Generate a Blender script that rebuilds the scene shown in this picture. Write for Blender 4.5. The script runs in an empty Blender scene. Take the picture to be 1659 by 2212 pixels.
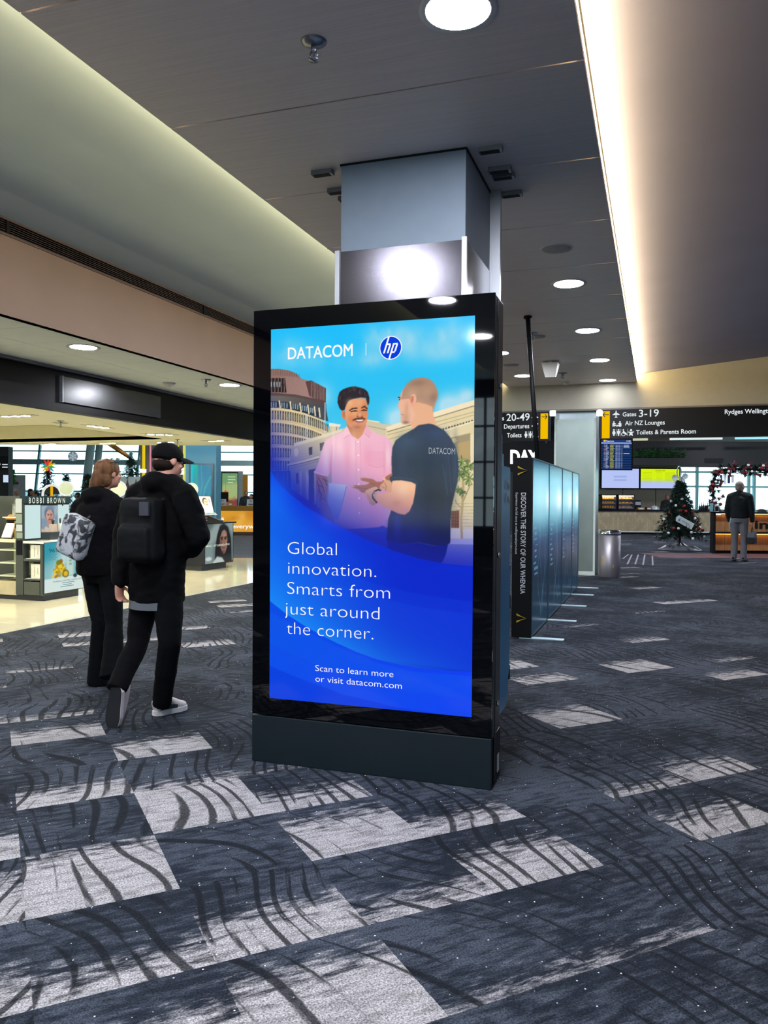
import bpy, bmesh, math, random
import numpy as np
from mathutils import Vector, Matrix

# ------------------------------------------------------------------ camera, world, exposure
SC = bpy.context.scene
COL = SC.collection
EYE = Vector((0, 0, 1.45))
YAW, PITCH, ROLL, FPX = .328359, -.0162368, .0066026, 1726.68

def cam_axes():
    f = Vector((-math.sin(YAW), math.cos(YAW), 0)); r = Vector((math.cos(YAW), math.sin(YAW), 0)); u = Vector((0, 0, 1))
    f2 = f*math.cos(PITCH)+u*math.sin(PITCH); u2 = u*math.cos(PITCH)-f*math.sin(PITCH)
    return r*math.cos(ROLL)+u2*math.sin(ROLL), u2*math.cos(ROLL)-r*math.sin(ROLL), f2
CR, CU, CF = cam_axes()
cd = bpy.data.cameras.new('camera'); cam = bpy.data.objects.new('camera', cd); COL.objects.link(cam)
cd.sensor_fit = 'VERTICAL'; cd.sensor_height = 36; cd.sensor_width = 27; cd.lens = FPX*36/2212
cd.clip_start = .05; cd.clip_end = 300
cam.matrix_world = Matrix(((CR.x, CU.x, -CF.x, EYE.x), (CR.y, CU.y, -CF.y, EYE.y), (CR.z, CU.z, -CF.z, EYE.z), (0, 0, 0, 1)))
SC.camera = cam

W = bpy.data.worlds.new('daylight'); SC.world = W; W.use_nodes = True
_bg = W.node_tree.nodes['Background']; _bg.inputs[0].default_value = (.86, .965, 1, 1); _bg.inputs[1].default_value = 3.4
SC.view_settings.view_transform = 'Standard'; SC.view_settings.look = 'None'
SC.view_settings.exposure = 0.0; SC.view_settings.gamma = 1; SC.view_settings.use_curve_mapping = False
SC.cycles.use_denoising = True
SC.cycles.max_bounces = 8; SC.cycles.diffuse_bounces = 4; SC.cycles.glossy_bounces = 4; SC.cycles.transparent_max_bounces = 8
SC.cycles.sample_clamp_indirect = 6; SC.cycles.caustics_reflective = False; SC.cycles.caustics_refractive = False
LAMP, COVE_L, COVE_R, SHOP_LAMP = 360, 21, 56, 540        # radiance of the light fittings

# ------------------------------------------------------------------ survey helpers
def ray(x, y): return CF+CR*((x-829.5)/FPX)-CU*((y-1106)/FPX)
def at(x, y, D):                                            # a surveyed point at horizontal distance D ahead
    d = ray(x, y); return EYE+d*(D/(d.y*math.cos(YAW)-d.x*math.sin(YAW)))
def onplane(x, y, axis, val):
    d = ray(x, y); return EYE+d*((val-EYE[axis])/d[axis])
def lerp(a, b, t): return a+(b-a)*t

# ------------------------------------------------------------------ materials
def lin(c):
    if isinstance(c, str):
        c = [int(c[i:i+2], 16)/255 for i in (0, 2, 4)]
    return tuple(x/12.92 if x <= .04045 else ((x+.055)/1.055)**2.4 for x in c)
MATS = {}
def mat(name, col, rough=.5, metal=0, spec=.5, var=.08, vscale=9, bump=0, bscale=60, stretch=(1, 1, 1), coat=0):
    if name in MATS: return MATS[name]
    m = bpy.data.materials.new(name); m.use_nodes = True; nt = m.node_tree; b = nt.nodes['Principled BSDF']
    c = lin(col)
    b.inputs['Roughness'].default_value = rough; b.inputs['Metallic'].default_value = metal
    b.inputs['Specular IOR Level'].default_value = spec; b.inputs['Coat Weight'].default_value = coat
    b.inputs['Coat Roughness'].default_value = .04
    tc = nt.nodes.new('ShaderNodeTexCoord'); mp = nt.nodes.new('ShaderNodeMapping'); mp.inputs['Scale'].default_value = stretch
    nt.links.new(tc.outputs['Object'], mp.inputs[0])
    n = nt.nodes.new('ShaderNodeTexNoise'); n.inputs['Scale'].default_value = vscale; n.inputs['Detail'].default_value = 4
    nt.links.new(mp.outputs[0], n.inputs['Vector'])
    r = nt.nodes.new('ShaderNodeValToRGB'); r.color_ramp.elements[0].position = .3; r.color_ramp.elements[1].position = .7
    r.color_ramp.elements[0].color = tuple(x*(1-var) for x in c)+(1,); r.color_ramp.elements[1].color = tuple(min(1, x*(1+var)) for x in c)+(1,)
    nt.links.new(n.outputs['Fac'], r.inputs[0]); nt.links.new(r.outputs[0], b.inputs['Base Color'])
    if bump:
        n2 = nt.nodes.new('ShaderNodeTexNoise'); n2.inputs['Scale'].default_value = bscale; nt.links.new(mp.outputs[0], n2.inputs['Vector'])
        bp = nt.nodes.new('ShaderNodeBump'); bp.inputs['Strength'].default_value = bump; bp.inputs['Distance'].default_value = .01
        nt.links.new(n2.outputs['Fac'], bp.inputs['Height']); nt.links.new(bp.outputs[0], b.inputs['Normal'])
    MATS[name] = m; return m
def glow(name, col, strength):
    if name in MATS: return MATS[name]
    m = bpy.data.materials.new(name); m.use_nodes = True; nt = m.node_tree; nt.nodes.clear()
    e = nt.nodes.new('ShaderNodeEmission'); e.inputs[0].default_value = lin(col)+(1,); e.inputs[1].default_value = strength
    o = nt.nodes.new('ShaderNodeOutputMaterial'); nt.links.new(e.outputs[0], o.inputs[0]); MATS[name] = m; return m
def picture(name, emit=1.0, rough=.12, base=True):
    """glossy screen or print whose image is the mesh's own colour attribute"""
    if name in MATS: return MATS[name]
    m = bpy.data.materials.new(name); m.use_nodes = True; nt = m.node_tree; b = nt.nodes['Principled BSDF']
    a = nt.nodes.new('ShaderNodeAttribute'); a.attribute_name = 'image'
    b.inputs['Roughness'].default_value = rough; b.inputs['Specular IOR Level'].default_value = .25
    if base: nt.links.new(a.outputs['Color'], b.inputs['Base Color'])
    else: b.inputs['Base Color'].default_value = (.004, .004, .006, 1)
    if emit:
        nt.links.new(a.outputs['Color'], b.inputs['Emission Color']); b.inputs['Emission Strength'].default_value = emit
    MATS[name] = m; return m
def glass(name, tint=(.9, .97, 1), k=.12):
    if name in MATS: return MATS[name]
    m = bpy.data.materials.new(name); m.use_nodes = True; nt = m.node_tree; nt.nodes.clear()
    t = nt.nodes.new('ShaderNodeBsdfTransparent'); t.inputs[0].default_value = tint+(1,)
    g = nt.nodes.new('ShaderNodeBsdfGlossy'); g.inputs['Roughness'].default_value = .03
    x = nt.nodes.new('ShaderNodeMixShader'); x.inputs[0].default_value = k
    o = nt.nodes.new('ShaderNodeOutputMaterial'); nt.links.new(t.outputs[0], x.inputs[1]); nt.links.new(g.outputs[0], x.inputs[2]); nt.links.new(x.outputs[0], o.inputs[0])
    MATS[name] = m; return m

# ------------------------------------------------------------------ mesh builder
class MB:
    def __init__(s): s.v = []; s.f = []; s.m = []; s.s = []
    def add(s, vs, fs, mi=0, smooth=False, M=None):
        o = len(s.v)
        s.v += [tuple(M @ Vector(p)) for p in vs] if M is not None else [tuple(p) for p in vs]
        for f in fs: s.f.append([i+o for i in f]); s.m.append(mi); s.s.append(smooth)
        return s
    def box(s, a, b, mi=0, M=None, bev=0):
        x0, y0, z0 = (min(a[i], b[i]) for i in range(3)); x1, y1, z1 = (max(a[i], b[i]) for i in range(3))
        V = [(x0, y0, z0), (x1, y0, z0), (x1, y1, z0), (x0, y1, z0), (x0, y0, z1), (x1, y0, z1), (x1, y1, z1), (x0, y1, z1)]
        F = [(0, 3, 2, 1), (4, 5, 6, 7), (0, 1, 5, 4), (1, 2, 6, 5), (2, 3, 7, 6), (3, 0, 4, 7)]
        if bev:
            bm = bmesh.new(); vv = [bm.verts.new(p) for p in V]
            for f in F: bm.faces.new([vv[i] for i in f])
            bmesh.ops.bevel(bm, geom=bm.edges[:]+bm.verts[:], offset=bev, segments=2, affect='EDGES', profile=.6)
            bm.verts.index_update(); V = [v.co[:] for v in bm.verts]; F = [[v.index for v in f.verts] for f in bm.faces]; bm.free()
        return s.add(V, F, mi, False, M)
    def prism(s, poly, w0, w1, axis=2, mi=0, M=None):
        """poly of 2D points, extruded along an axis (0: poly is y,z  1: poly is x,z  2: poly is x,y)"""
        n = len(poly)
        def P(p, w): return {0: (w, p[0], p[1]), 1: (p[0], w, p[1]), 2: (p[0], p[1], w)}[axis]
        V = [P(p, w0) for p in poly]+[P(p, w1) for p in poly]
        F = [list(range(n))[::-1], [n+i for i in range(n)]]+[(i, (i+1) % n, n+(i+1) % n, n+i) for i in range(n)]
        return s.add(V, F, mi, False, M)
    def quad(s, a, b, c, d, mi=0): return s.add([a, b, c, d], [(0, 1, 2, 3)], mi)
    def tube(s, pts, rad, n=12, mi=0, smooth=True, cap=True, M=None, ell=None):
        """swept tube; rad a number or list; ell = (xdir, list of (rx, ry)) for elliptical rings"""
        pts = [Vector(p) for p in pts]; k = len(pts)
        if ell is None: R = [(r, r) for r in (rad if isinstance(rad, (list, tuple)) else [rad]*k)]
        else: R = ell[1]
        V = []; ref = Vector(ell[0]) if ell else None; prev = None
        for i, p in enumerate(pts):
            t = (pts[min(i+1, k-1)]-pts[max(i-1, 0)]); t = t.normalized() if t.length > 1e-9 else Vector((0, 0, 1))
            if ref is not None: a = ref-t*ref.dot(t)
            elif prev is not None: a = prev-t*prev.dot(t)
            else: a = Vector((1, 0, 0)) if abs(t.x) < .9 else Vector((0, 1, 0)); a = a-t*a.dot(t)
            a = a.normalized() if a.length > 1e-6 else t.orthogonal().normalized(); prev = a; b = t.cross(a)
            for j in range(n):
                th = 2*math.pi*j/n; V.append(p+a*(R[i][0]*math.cos(th))+b*(R[i][1]*math.sin(th)))
        F = [(i*n+j, i*n+(j+1) % n, (i+1)*n+(j+1) % n, (i+1)*n+j) for i in range(k-1) for j in range(n)]
        if cap: F += [list(range(n))[::-1], [(k-1)*n+j for j in range(n)]]
        return s.add(V, F, mi, smooth, M)
    def lathe(s, prof, c=(0, 0, 0), n=20, mi=0, smooth=True, M=None):
        c = Vector(c); V = []; k = len(prof)
        for r, z in prof:
            for j in range(n):
                th = 2*math.pi*j/n; V.append(c+Vector((r*math.cos(th), r*math.sin(th), z)))
        F = [(i*n+j, i*n+(j+1) % n, (i+1)*n+(j+1) % n, (i+1)*n+j) for i in range(k-1) for j in range(n)]
        if prof[0][0] > 1e-6: F.append(list(range(n))[::-1])
        if prof[-1][0] > 1e-6: F.append([(k-1)*n+j for j in range(n)])
        return s.add(V, F, mi, smooth, M)
    def ball(s, c, r, n=12, mi=0, M=None):
        r = r if isinstance(r, (tuple, list)) else (r, r, r); c = Vector(c); m = max(6, n//2+2); V = []
        R = M if M is not None else Matrix.Identity(3)
        for i in range(m+1):
            ph = math.pi*i/m
            for j in range(n):
                th = 2*math.pi*j/n
                V.append(c+R @ Vector((r[0]*math.sin(ph)*math.cos(th), r[1]*math.sin(ph)*math.sin(th), -r[2]*math.cos(ph))))
        F = [(i*n+j, i*n+(j+1) % n, (i+1)*n+(j+1) % n, (i+1)*n+j) for i in range(m) for j in range(n)]
        return s.add(V, F, mi, True)
    def disc(s, c, r, up=(0, 0, 1), n=32, mi=0, ring=0):
        c = Vector(c); u = Vector(up).normalized(); a = u.orthogonal().normalized(); b = u.cross(a)
        P = [c+a*r*math.cos(2*math.pi*j/n)+b*r*math.sin(2*math.pi*j/n) for j in range(n)]
        if not ring: return s.add(P, [list(range(n))], mi)
        Q = [c+(p-c)*(ring/r) for p in P]
        return s.add(P+Q, [(j, (j+1) % n, n+(j+1) % n, n+j) for j in range(n)], mi)
    def text(s, body, o, right, up, w=None, h=None, mi=0, bold=0, lift=.002, depth=0, shear=0, font=None):
        """flat lettering: o = left end of the baseline; w = overall width, h = cap height"""
        V, F, bb, cap = glyphs(body, bold, shear)
        right = Vector(right).normalized(); up = Vector(up).normalized(); nrm = right.cross(up)
        sy = h/cap if h else w/(bb[1]-bb[0]); sx = w/(bb[1]-bb[0]) if w else sy
        o = Vector(o)
        P = [o+right*((x-bb[0])*sx)+up*(y*sy)+nrm*lift for x, y in V]
        return s.add(P, F, mi)
    def build(s, name, mats, parent=None, loc=None, clean=False):
        me = bpy.data.meshes.new(name)
        off = Vector(loc) if loc is not None else None
        me.from_pydata([tuple(Vector(p)-off) for p in s.v] if off is not None else s.v, [], s.f)
        for m in (mats if isinstance(mats, (list, tuple)) else [mats]): me.materials.append(m)
        me.polygons.foreach_set('material_index', s.m); me.polygons.foreach_set('use_smooth', s.s); me.update()
        o = bpy.data.objects.new(name, me); COL.objects.link(o)
        if off is not None: o.location = off
        if parent is not None: hang(o, parent)
        return o

GL = {}
def glyphs(body, bold=0, shear=0):
    k = (body, bold, shear)
    if k in GL: return GL[k]
    def tess(t):
        c = bpy.data.curves.new('t', 'FONT'); c.body = t; c.size = 1; c.offset = bold; c.resolution_u = 4; c.shear = shear; c.fill_mode = 'FRONT'
        o = bpy.data.objects.new('t', c); COL.objects.link(o); dg = bpy.context.evaluated_depsgraph_get()
        me = bpy.data.meshes.new_from_object(o.evaluated_get(dg)); V = [(v.co.x, v.co.y) for v in me.vertices]; F = [list(p.vertices) for p in me.polygons]
        bpy.data.objects.remove(o); bpy.data.curves.remove(c); bpy.data.meshes.remove(me); return V, F
    V, F = tess(body); xs = [p[0] for p in V]
    if 'cap' not in GL: GL['cap'] = max(p[1] for p in tess('H')[0])
    GL[k] = (V, F, (min(xs), max(xs)), GL['cap']); return GL[k]

def hang(o, p): o.parent = p; o.matrix_parent_inverse = world_of(p).inverted()
def world_of(o):
    m = o.matrix_basis.copy()
    return (world_of(o.parent) @ o.matrix_parent_inverse @ m) if o.parent else m

def tag(o, label=None, cat=None, group=None, kind=None):
    if label: o['label'] = label
    if cat: o['category'] = cat
    if group: o['group'] = group
    if kind: o['kind'] = kind
    return o
def thing(name, label, cat, loc, group=None):
    o = bpy.data.objects.new(name, None); COL.objects.link(o); o.location = loc; o.empty_display_size = .1
    return tag(o, label, cat, group)
def struct(name, mb, m, loc=None): return tag(mb.build(name, m, None, loc), kind='structure')
def copy_thing(o, loc, label=None, group=None):
    """a copy of a thing with its parts and sub-parts, shifted to loc"""
    def cp(x, par):
        c = x.copy(); COL.objects.link(c)
        if par is not None: c.parent = par
        for ch in x.children: cp(ch, c)
        return c
    c = cp(o, None); c.location = loc
    if label: c['label'] = label
    if group: c['group'] = group
    return c
rnd = random.Random(7)
# ------------------------------------------------------------------ the setting
def hall(a, d, z=0): return Vector((a*math.cos(YAW)-d*math.sin(YAW), a*math.sin(YAW)+d*math.cos(YAW), z))   # axes of the far halls
HM = Matrix.Rotation(YAW, 4, 'Z')
DEPTHN = Vector((-math.sin(YAW), math.cos(YAW), 0))

def node_floor():
    m = bpy.data.materials.new('patterned carpet'); m.use_nodes = True; nt = m.node_tree; N = nt.nodes; L = nt.links; b = N['Principled BSDF']
    b.inputs['Roughness'].default_value = .95; b.inputs['Specular IOR Level'].default_value = .12
    def nd(t, *ins, **kw):
        x = N.new(t)
        for k, v in kw.items(): setattr(x, k, v)
        for i, v in enumerate(ins):
            if v is None: continue
            if hasattr(v, 'is_output'): L.new(v, x.inputs[i])
            else: x.inputs[i].default_value = v
        return x
    def mth(op, a, b_=0, c_=0): return nd('ShaderNodeMath', a, b_, c_, operation=op).outputs[0]
    def sstep(x, lo, hi):
        q = N.new('ShaderNodeMapRange'); q.interpolation_type = 'SMOOTHSTEP'; L.new(x, q.inputs[0]); q.inputs[1].default_value = lo; q.inputs[2].default_value = hi; return q.outputs[0]
    def mix(f, A, B):
        q = N.new('ShaderNodeMix'); q.data_type = 'RGBA'
        L.new(f, q.inputs[0]) if hasattr(f, 'is_output') else setattr(q.inputs[0], 'default_value', f)
        for v, k in ((A, 6), (B, 7)):
            if hasattr(v, 'is_output'): L.new(v, q.inputs[k])
            else: q.inputs[k].default_value = tuple(v)+(1,)
        return q.outputs[2]
    at_ = N.new('ShaderNodeAttribute'); at_.attribute_name = 'tile'; sep = nd('ShaderNodeSeparateColor', at_.outputs['Color'])
    uv = N.new('ShaderNodeUVMap'); uv.uv_map = 'UVMap'; su = nd('ShaderNodeSeparateXYZ', uv.outputs[0]); lu, lv = su.outputs[0], su.outputs[1]
    tc = N.new('ShaderNodeTexCoord'); rot = N.new('ShaderNodeMapping'); rot.inputs['Rotation'].default_value = (0, 0, -math.pi/4); L.new(tc.outputs['Object'], rot.inputs[0])
    def noise(scale, stretch=(1, 1, 1), detail=3, rough=.55):
        mp = N.new('ShaderNodeMapping'); mp.inputs['Scale'].default_value = stretch; L.new(rot.outputs[0], mp.inputs[0])
        q = nd('ShaderNodeTexNoise', mp.outputs[0]); q.inputs['Scale'].default_value = scale; q.inputs['Detail'].default_value = detail; q.inputs['Roughness'].default_value = rough
        return q.outputs['Fac']
    wob = noise(.8, detail=1); brk = noise(3.2, (1, 2.6, 1), 4); ragged = noise(9, (.8, 3.2, 1), 5, .7); low = noise(1.3, detail=2)
    pile = noise(150, detail=2, rough=.8); grit = noise(420, detail=1)
    # swept arcs: rings about a centre of the tile's own, broken by noise
    cx = mth('MULTIPLY_ADD', sep.outputs[1], 2.4, -4.2); cy = mth('MULTIPLY_ADD', sep.outputs[2], 3.4, -1.6)
    dx = mth('SUBTRACT', lu, cx); dy = mth('SUBTRACT', lv, cy)
    d = mth('SQRT', mth('ADD', mth('MULTIPLY', dx, dx), mth('MULTIPLY', dy, dy)))
    d = mth('ADD', d, mth('MULTIPLY_ADD', wob, 1.5, -.75))
    ang = mth('ARCTAN2', dy, dx); pv = nd('ShaderNodeCombineXYZ', mth('MULTIPLY', ang, 2.2), mth('MULTIPLY', d, 4.5), mth('MULTIPLY', sep.outputs[1], 40))
    bk = nd('ShaderNodeTexNoise', pv.outputs[0]); bk.inputs['Scale'].default_value = 1.6; bk.inputs['Detail'].default_value = 3; brk = bk.outputs['Fac']
    ringw = mth('SINE', mth('MULTIPLY', d, mth('MULTIPLY_ADD', sep.outputs[2], 20, 28)))
    arcs = mth('MULTIPLY', sstep(mth('ADD', ringw, mth('MULTIPLY_ADD', ragged, 1.3, -.65)), .35, .75), sstep(mth('ADD', brk, mth('MULTIPLY_ADD', sep.outputs[2], .16, -.08)), .46, .54))
    # pale field of the tile, fading raggedly across it
    lit = mth('ADD', mth('SUBTRACT', mth('MULTIPLY', sep.outputs[0], 1.35), lv), mth('MULTIPLY_ADD', ragged, 1.3, -.80))
    pale = mth('MULTIPLY', sstep(lit, -.18, .2), sstep(sep.outputs[0], .02, .12))
    dark = mix(sstep(mth('ADD', low, mth('MULTIPLY_ADD', ragged, 1.5, -.75)), .32, .72), lin('1a1f27'), lin('3b414b'))
    field = mix(pale, dark, mix(sstep(ragged, .3, .6), lin('6a6868'), lin('979495')))
    field = mix(mth('MULTIPLY', arcs, .88), field, lin('111419'))
    pm = mth('MULTIPLY_ADD', sstep(pile, .3, .7), 1.3, .4)
    pm = mth('MULTIPLY', pm, mth('MULTIPLY_ADD', grit, .8, .6))
    col = nd('ShaderNodeVectorMath', field, operation='SCALE'); L.new(pm, col.inputs['Scale'])
    vo = N.new('ShaderNodeTexVoronoi'); vo.inputs['Scale'].default_value = 34; L.new(rot.outputs[0], vo.inputs['Vector'])
    spk = mth('MULTIPLY', sstep(vo.outputs['Distance'], .13, .06), sstep(nd('ShaderNodeSeparateColor', vo.outputs['Color']).outputs[0], .74, .76))
    col2 = mix(spk, col.outputs[0], lin('d2d4dc'))
    L.new(col2, b.inputs['Base Color'])
    bp = N.new('ShaderNodeBump'); bp.inputs['Strength'].default_value = .5; bp.inputs['Distance'].default_value = .004; L.new(pile, bp.inputs['Height']); L.new(bp.outputs[0], b.inputs['Normal'])
    return m
PALE_TILES = {(1, 2): 1.0, (0, 1): .78, (2, 1): .62, (1, 0): .42, (1, -1): .62, (0, -1): .5, (3, 0): .5, (5, 0): .42, (5, 1): .2, (6, 1): .4, (6, 3): .6, (9, 5): .6,
       (7, 5): .4, (1, 4): .5, (0, 5): .45, (0, 3): .4, (1, 3): .16, (-1, 2): .42, (-1, 1): .55, (-1, 0): .35, (2, 2): .36, (2, 0): .22, (3, 1): .3, (7, 6): .5, (1, 1): 0, (0, 2): 0, (0, 0): .25, (2, -1): .1,
       (4, 1): 0, (3, -1): .1, (4, 0): 0, (4, -1): 0, (5, -1): 0, (2, 3): .1, (1, 12): .4}  # how pale each carpet tile's own pattern is
def floor_carpet():
    V = []; F = []; UV = []; TL = []; r = random.Random(3); s2 = 2**-.5
    for i in range(-30, 66):
        for j in range(-34, 80):
            u, v = .105+.523*i, 2.44+.532*j
            c = [(u, v), (u+.523, v), (u+.523, v+.532), (u, v+.532)]
            P = [((a-b)*s2, (a+b)*s2, 0) for a, b in c]
            g1, g2, g3, g4 = r.random(), r.random(), r.random(), r.random()
            if not (-8 < P[0][0] < 11 and -14 < P[0][1] < 46): continue
            o = len(V); V += P; F.append((o, o+1, o+2, o+3)); UV += [(0, 0), (1, 0), (1, 1), (0, 1)]
            l = PALE_TILES.get((i, j)); 
            if l is None: l = (.14+.26*g3) if g4 < .10 else 0
            TL += [(l, g1, g2, 1)]*4
    me = bpy.data.meshes.new('floor'); me.from_pydata(V, [], F); me.materials.append(node_floor())
    uvl = me.uv_layers.new(name='UVMap'); uvl.data.foreach_set('uv', [x for p in UV for x in p])
    ca = me.color_attributes.new('tile', 'FLOAT_COLOR', 'CORNER'); ca.data.foreach_set('color', [x for p in TL for x in p]); me.update()
    o = bpy.data.objects.new('floor', me); COL.objects.link(o); tag(o, kind='structure')
floor_carpet()

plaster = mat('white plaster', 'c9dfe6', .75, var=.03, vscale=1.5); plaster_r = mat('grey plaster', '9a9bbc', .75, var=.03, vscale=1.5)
M_wood = mat('ceiling veneer', 'dad0d2', .42, spec=.35, var=.07, vscale=4, stretch=(.5, 22, 1))
M_dark = mat('dark void', '2a2624', .9); M_black = mat('black lacquer', '07070a', .22, spec=.35, var=.2); M_matblack = mat('matt black', '08090c', .6, spec=.25)
M_steel = mat('brushed stainless', '5c5a60', .2, 1, var=.05, vscale=6, stretch=(1, 1, 60), bump=.03, bscale=40)
M_alu = mat('anodised aluminium', 'b9bcc2', .32, .9, var=.03); M_grey = mat('grey paint', '6e6c70', .5, var=.04)

def clip(o, depth):                                         # cut a mesh where the far hall begins
    bm = bmesh.new(); bm.from_mesh(o.data)
    r = bmesh.ops.bisect_plane(bm, geom=bm.verts[:]+bm.edges[:]+bm.faces[:], plane_co=DEPTHN*depth, plane_no=DEPTHN, clear_outer=True)
    ed = [e for e in r['geom_cut'] if isinstance(e, bmesh.types.BMEdge)]
    bmesh.ops.holes_fill(bm, edges=bm.edges[:], sides=0); bm.to_mesh(o.data); bm.free()
# shop floor: pale polished tiles
m = mat('polished stone tile', 'c9c3a8', .07, spec=.6, var=.04, vscale=2)
b = MB()
for i in range(0, 34):
    for j in range(-5, 36): b.box((-6.52-.6*i, j*.6, -.02), (-6.52-.6*i-.597, j*.6+.597, .004))
o = struct('floor_shop', b, m); clip(o, 19.3)
b = MB().box((-48, -13.2, -.06), (-6.52, 48, -.012)); struct('floor_hall', b, mat('hall carpet', '4a4a50', .9, var=.2, vscale=2))
struct('trim_floor_edge', MB().box((-6.535, -3, 0), (-6.505, 20, .006)), M_alu)

# wood ceiling of separate panels with open joints, centred on x = -1.586
b = MB()
for k in range(-9, 10):
    y0 = 4.18+1.206*k+.006; y1 = min(y0+1.194, 15.74)
    if y0 < 15.7: b.box((-2.80, y0, 3.676), (-.372, y1, 3.706))
struct('ceiling', b, M_wood)
struct('ceiling_void', MB().box((-2.80, -7, 3.87), (-.372, 15.74, 3.9)), M_dark)
b = MB(); P = [(-2.80, 3.87), (-3.2, 3.866), (-3.7, 3.85), (-4.2, 3.82), (-4.7, 3.77), (-5.06, 3.715), (-5.06, 3.78), (-4.2, 3.9), (-2.8, 3.93)]
b.prism(P, -7, 15.74, 1); struct('ceiling_left', b, plaster)
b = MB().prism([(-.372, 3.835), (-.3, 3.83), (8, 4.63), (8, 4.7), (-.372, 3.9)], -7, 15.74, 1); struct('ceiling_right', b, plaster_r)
b = MB().box((-5.12, -7, 2.93), (-5.04, 16, 3.575)).box((-5.14, -7, 3.56), (-5.10, 16, 3.74)); struct('wall_left_upper', b, mat('brown render', '9c8880', .7, var=.04, vscale=2))
b = MB()
for i in range(2):
    x1 = -5.05-.725*i; x0 = x1-.719
    for k in range(-8, 20): b.box((x0, 5.0+.62*k, 2.93), (x1, 5.0+.62*k+.614, 2.95))
struct('ceiling_soffit', b, mat('ceiling tile', 'e6eeee', .8, var=.02)); struct('ceiling_soffit_back', MB().box((-6.5, -7, 2.953), (-5.05, 17, 2.97)), M_grey)
struct('trim_fascia_top', MB().box((-6.56, -7, 2.90), (-6.44, 17, 2.95)), mat('grey trim', '77737a', .5))
struct('wall_fascia', MB().box((-6.62, -7, 2.44), (-6.5, 17, 2.92)), mat('dark fascia laminate', '090807', .35, spec=.12, var=.25, vscale=.8))
# shop ceiling with a raised bay
m = mat('shop ceiling paint', 'd9d7bf', .6, var=.02)
b = MB(); z0, z1 = 2.5, 2.56; XA, YA, YB = -8.4, 9.5, 12.3
b.box((-6.78, -7, z0), (-40, YA, z1)).box((-6.78, YA, z0), (XA, YB, z1)).box((-6.78, YB, z0), (-40, 30, z1))
b.box((XA, YA, z0), (XA+.03, YB, 2.95)).box((XA, YB, z0), (-40, YB+.03, 2.95)).box((XA, YA-.03, z0), (-40, YA, 2.95)).box((XA, YA, 2.95), (-40, YB, 3))
o = struct('ceiling_shop', b, m); clip(o, 16.1)
struct('trim_shop_edge', MB().box((-6.70, -7, 2.455), (-6.62, 17, 2.50)), mat('cream trim', 'e4e2c8', .5)); struct('trim_shop_gap', MB().box((-6.78, -7, 2.49), (-6.70, 17, 2.53)), M_matblack)

# end wall above the opening, and what closes the place around and behind
b = MB().prism([(-6.6, 3.2), (8, 3.2), (8, 4.66), (-.3, 3.86), (-2.8, 3.88), (-5.04, 3.74), (-6.6, 3.74)], 15.75, 16.05, 1); struct('wall_front', b, mat('cream plaster', 'aaa698', .7, var=.03))
struct('trim_front', MB().box((-6.6, 15.735, 3.165), (8, 16.06, 3.2)), mat('soffit edge', '6d6a68', .5))
struct('ceiling_far', MB().box((-7, 16.05, 4.75), (26, 52, 4.85)), mat('far ceiling', '3c4448', .8))
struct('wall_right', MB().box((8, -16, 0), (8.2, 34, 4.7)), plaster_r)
b = MB().box((-20, -13.2, 0), (8, -13, .7)).box((-20, -13.2, 4.2), (8, -13, 5)).box((-20, -13.2, .7), (-9, -13, 4.2)).box((6.6, -13.2, .7), (8, -13, 4.2)); struct('wall_back', b, mat('dark wall', '38404a', .7))
struct('ceiling_back', MB().box((-20, -13.2, 4.6), (8.2, -7, 4.7)), plaster)
b = MB()
for i in range(11): b.box((-9+1.56*i-.03, -13.15, .7), (-9+1.56*i+.03, -13.05, 4.2))
for z in (.72, 1.5, 2.45, 3.4, 4.18): b.box((-9, -13.14, z-.03), (6.6, -13.06, z+.03))
w = struct('window_1', b, mat('window frame', '3b5560', .4)); MB().box((-9, -13.11, .7), (6.6, -13.095, 4.2)).build('pane', glass('clear glass'), w)
struct('wall_shop_left', MB().box((-26.2, -13, 0), (-26, 6, 5)), M_grey)

# far left glazed facade, on the far hall's axes
Mteal = mat('teal window frame', '86d2da', .35, var=.05); Mtw = mat('pale teal steel', 'c3e6e8', .4, var=.05)
F = 38
b = MB(); M = HM
for z in (1.72, 2.55, 3.62): b.box((-22, F-.05, z-.03), (-5.4, F+.05, z+.03), 0, M)
b.box((-22, F-.25, 2.98), (-5.4, F+.1, 3.22), 1, M)
for a in (-21.2, -16.75, -14.3, -12.0, -9.2, -6.35):
    b.prism([(a-.045, 0), (a+.045, 0), (a+.53, 4.6), (a+.44, 4.6)], F-.08, F+.08, 1, 0, M)
fac = struct('window_2', b, [Mteal, Mtw]); MB().box((-22, F-.01, 0), (-5.4, F+.01, 4.6), 0, M).build('pane', glass('facade glass', (.80, .97, 1), .06), fac)
struct('wall_hall_left', MB().box((-30, 28, 0), (-22, F, 6), 0, M).box((-22.0, 33.5, 0), (-17.05, 33.7, 3.05), 0, M), mat('teal grey wall', '5f7c80', .7, var=.04))
struct('wall_hall_middle', MB().box((-2.95, 20, 0), (-2.6, 46, 5.4), 0, M), mat('hall wall', '4d5b62', .7))
struct('wall_far_back', MB().box((-2.6, 36.9, 0), (8.8, 37.1, 4.75), 0, HM), mat('far back wall', '2a2f30', .7))
struct('ceiling_hall', MB().box((-45, 15.75, 5.4), (-5, 48, 5.6), 0, M), mat('hall ceiling', '7d9499', .8))
struct('wall_shop_end', MB().box((-34, 16.1, 2.5), (-6.7, 16.2, 5.6), 0, M), mat('bulkhead grey', '6a6f66', .7))
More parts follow.
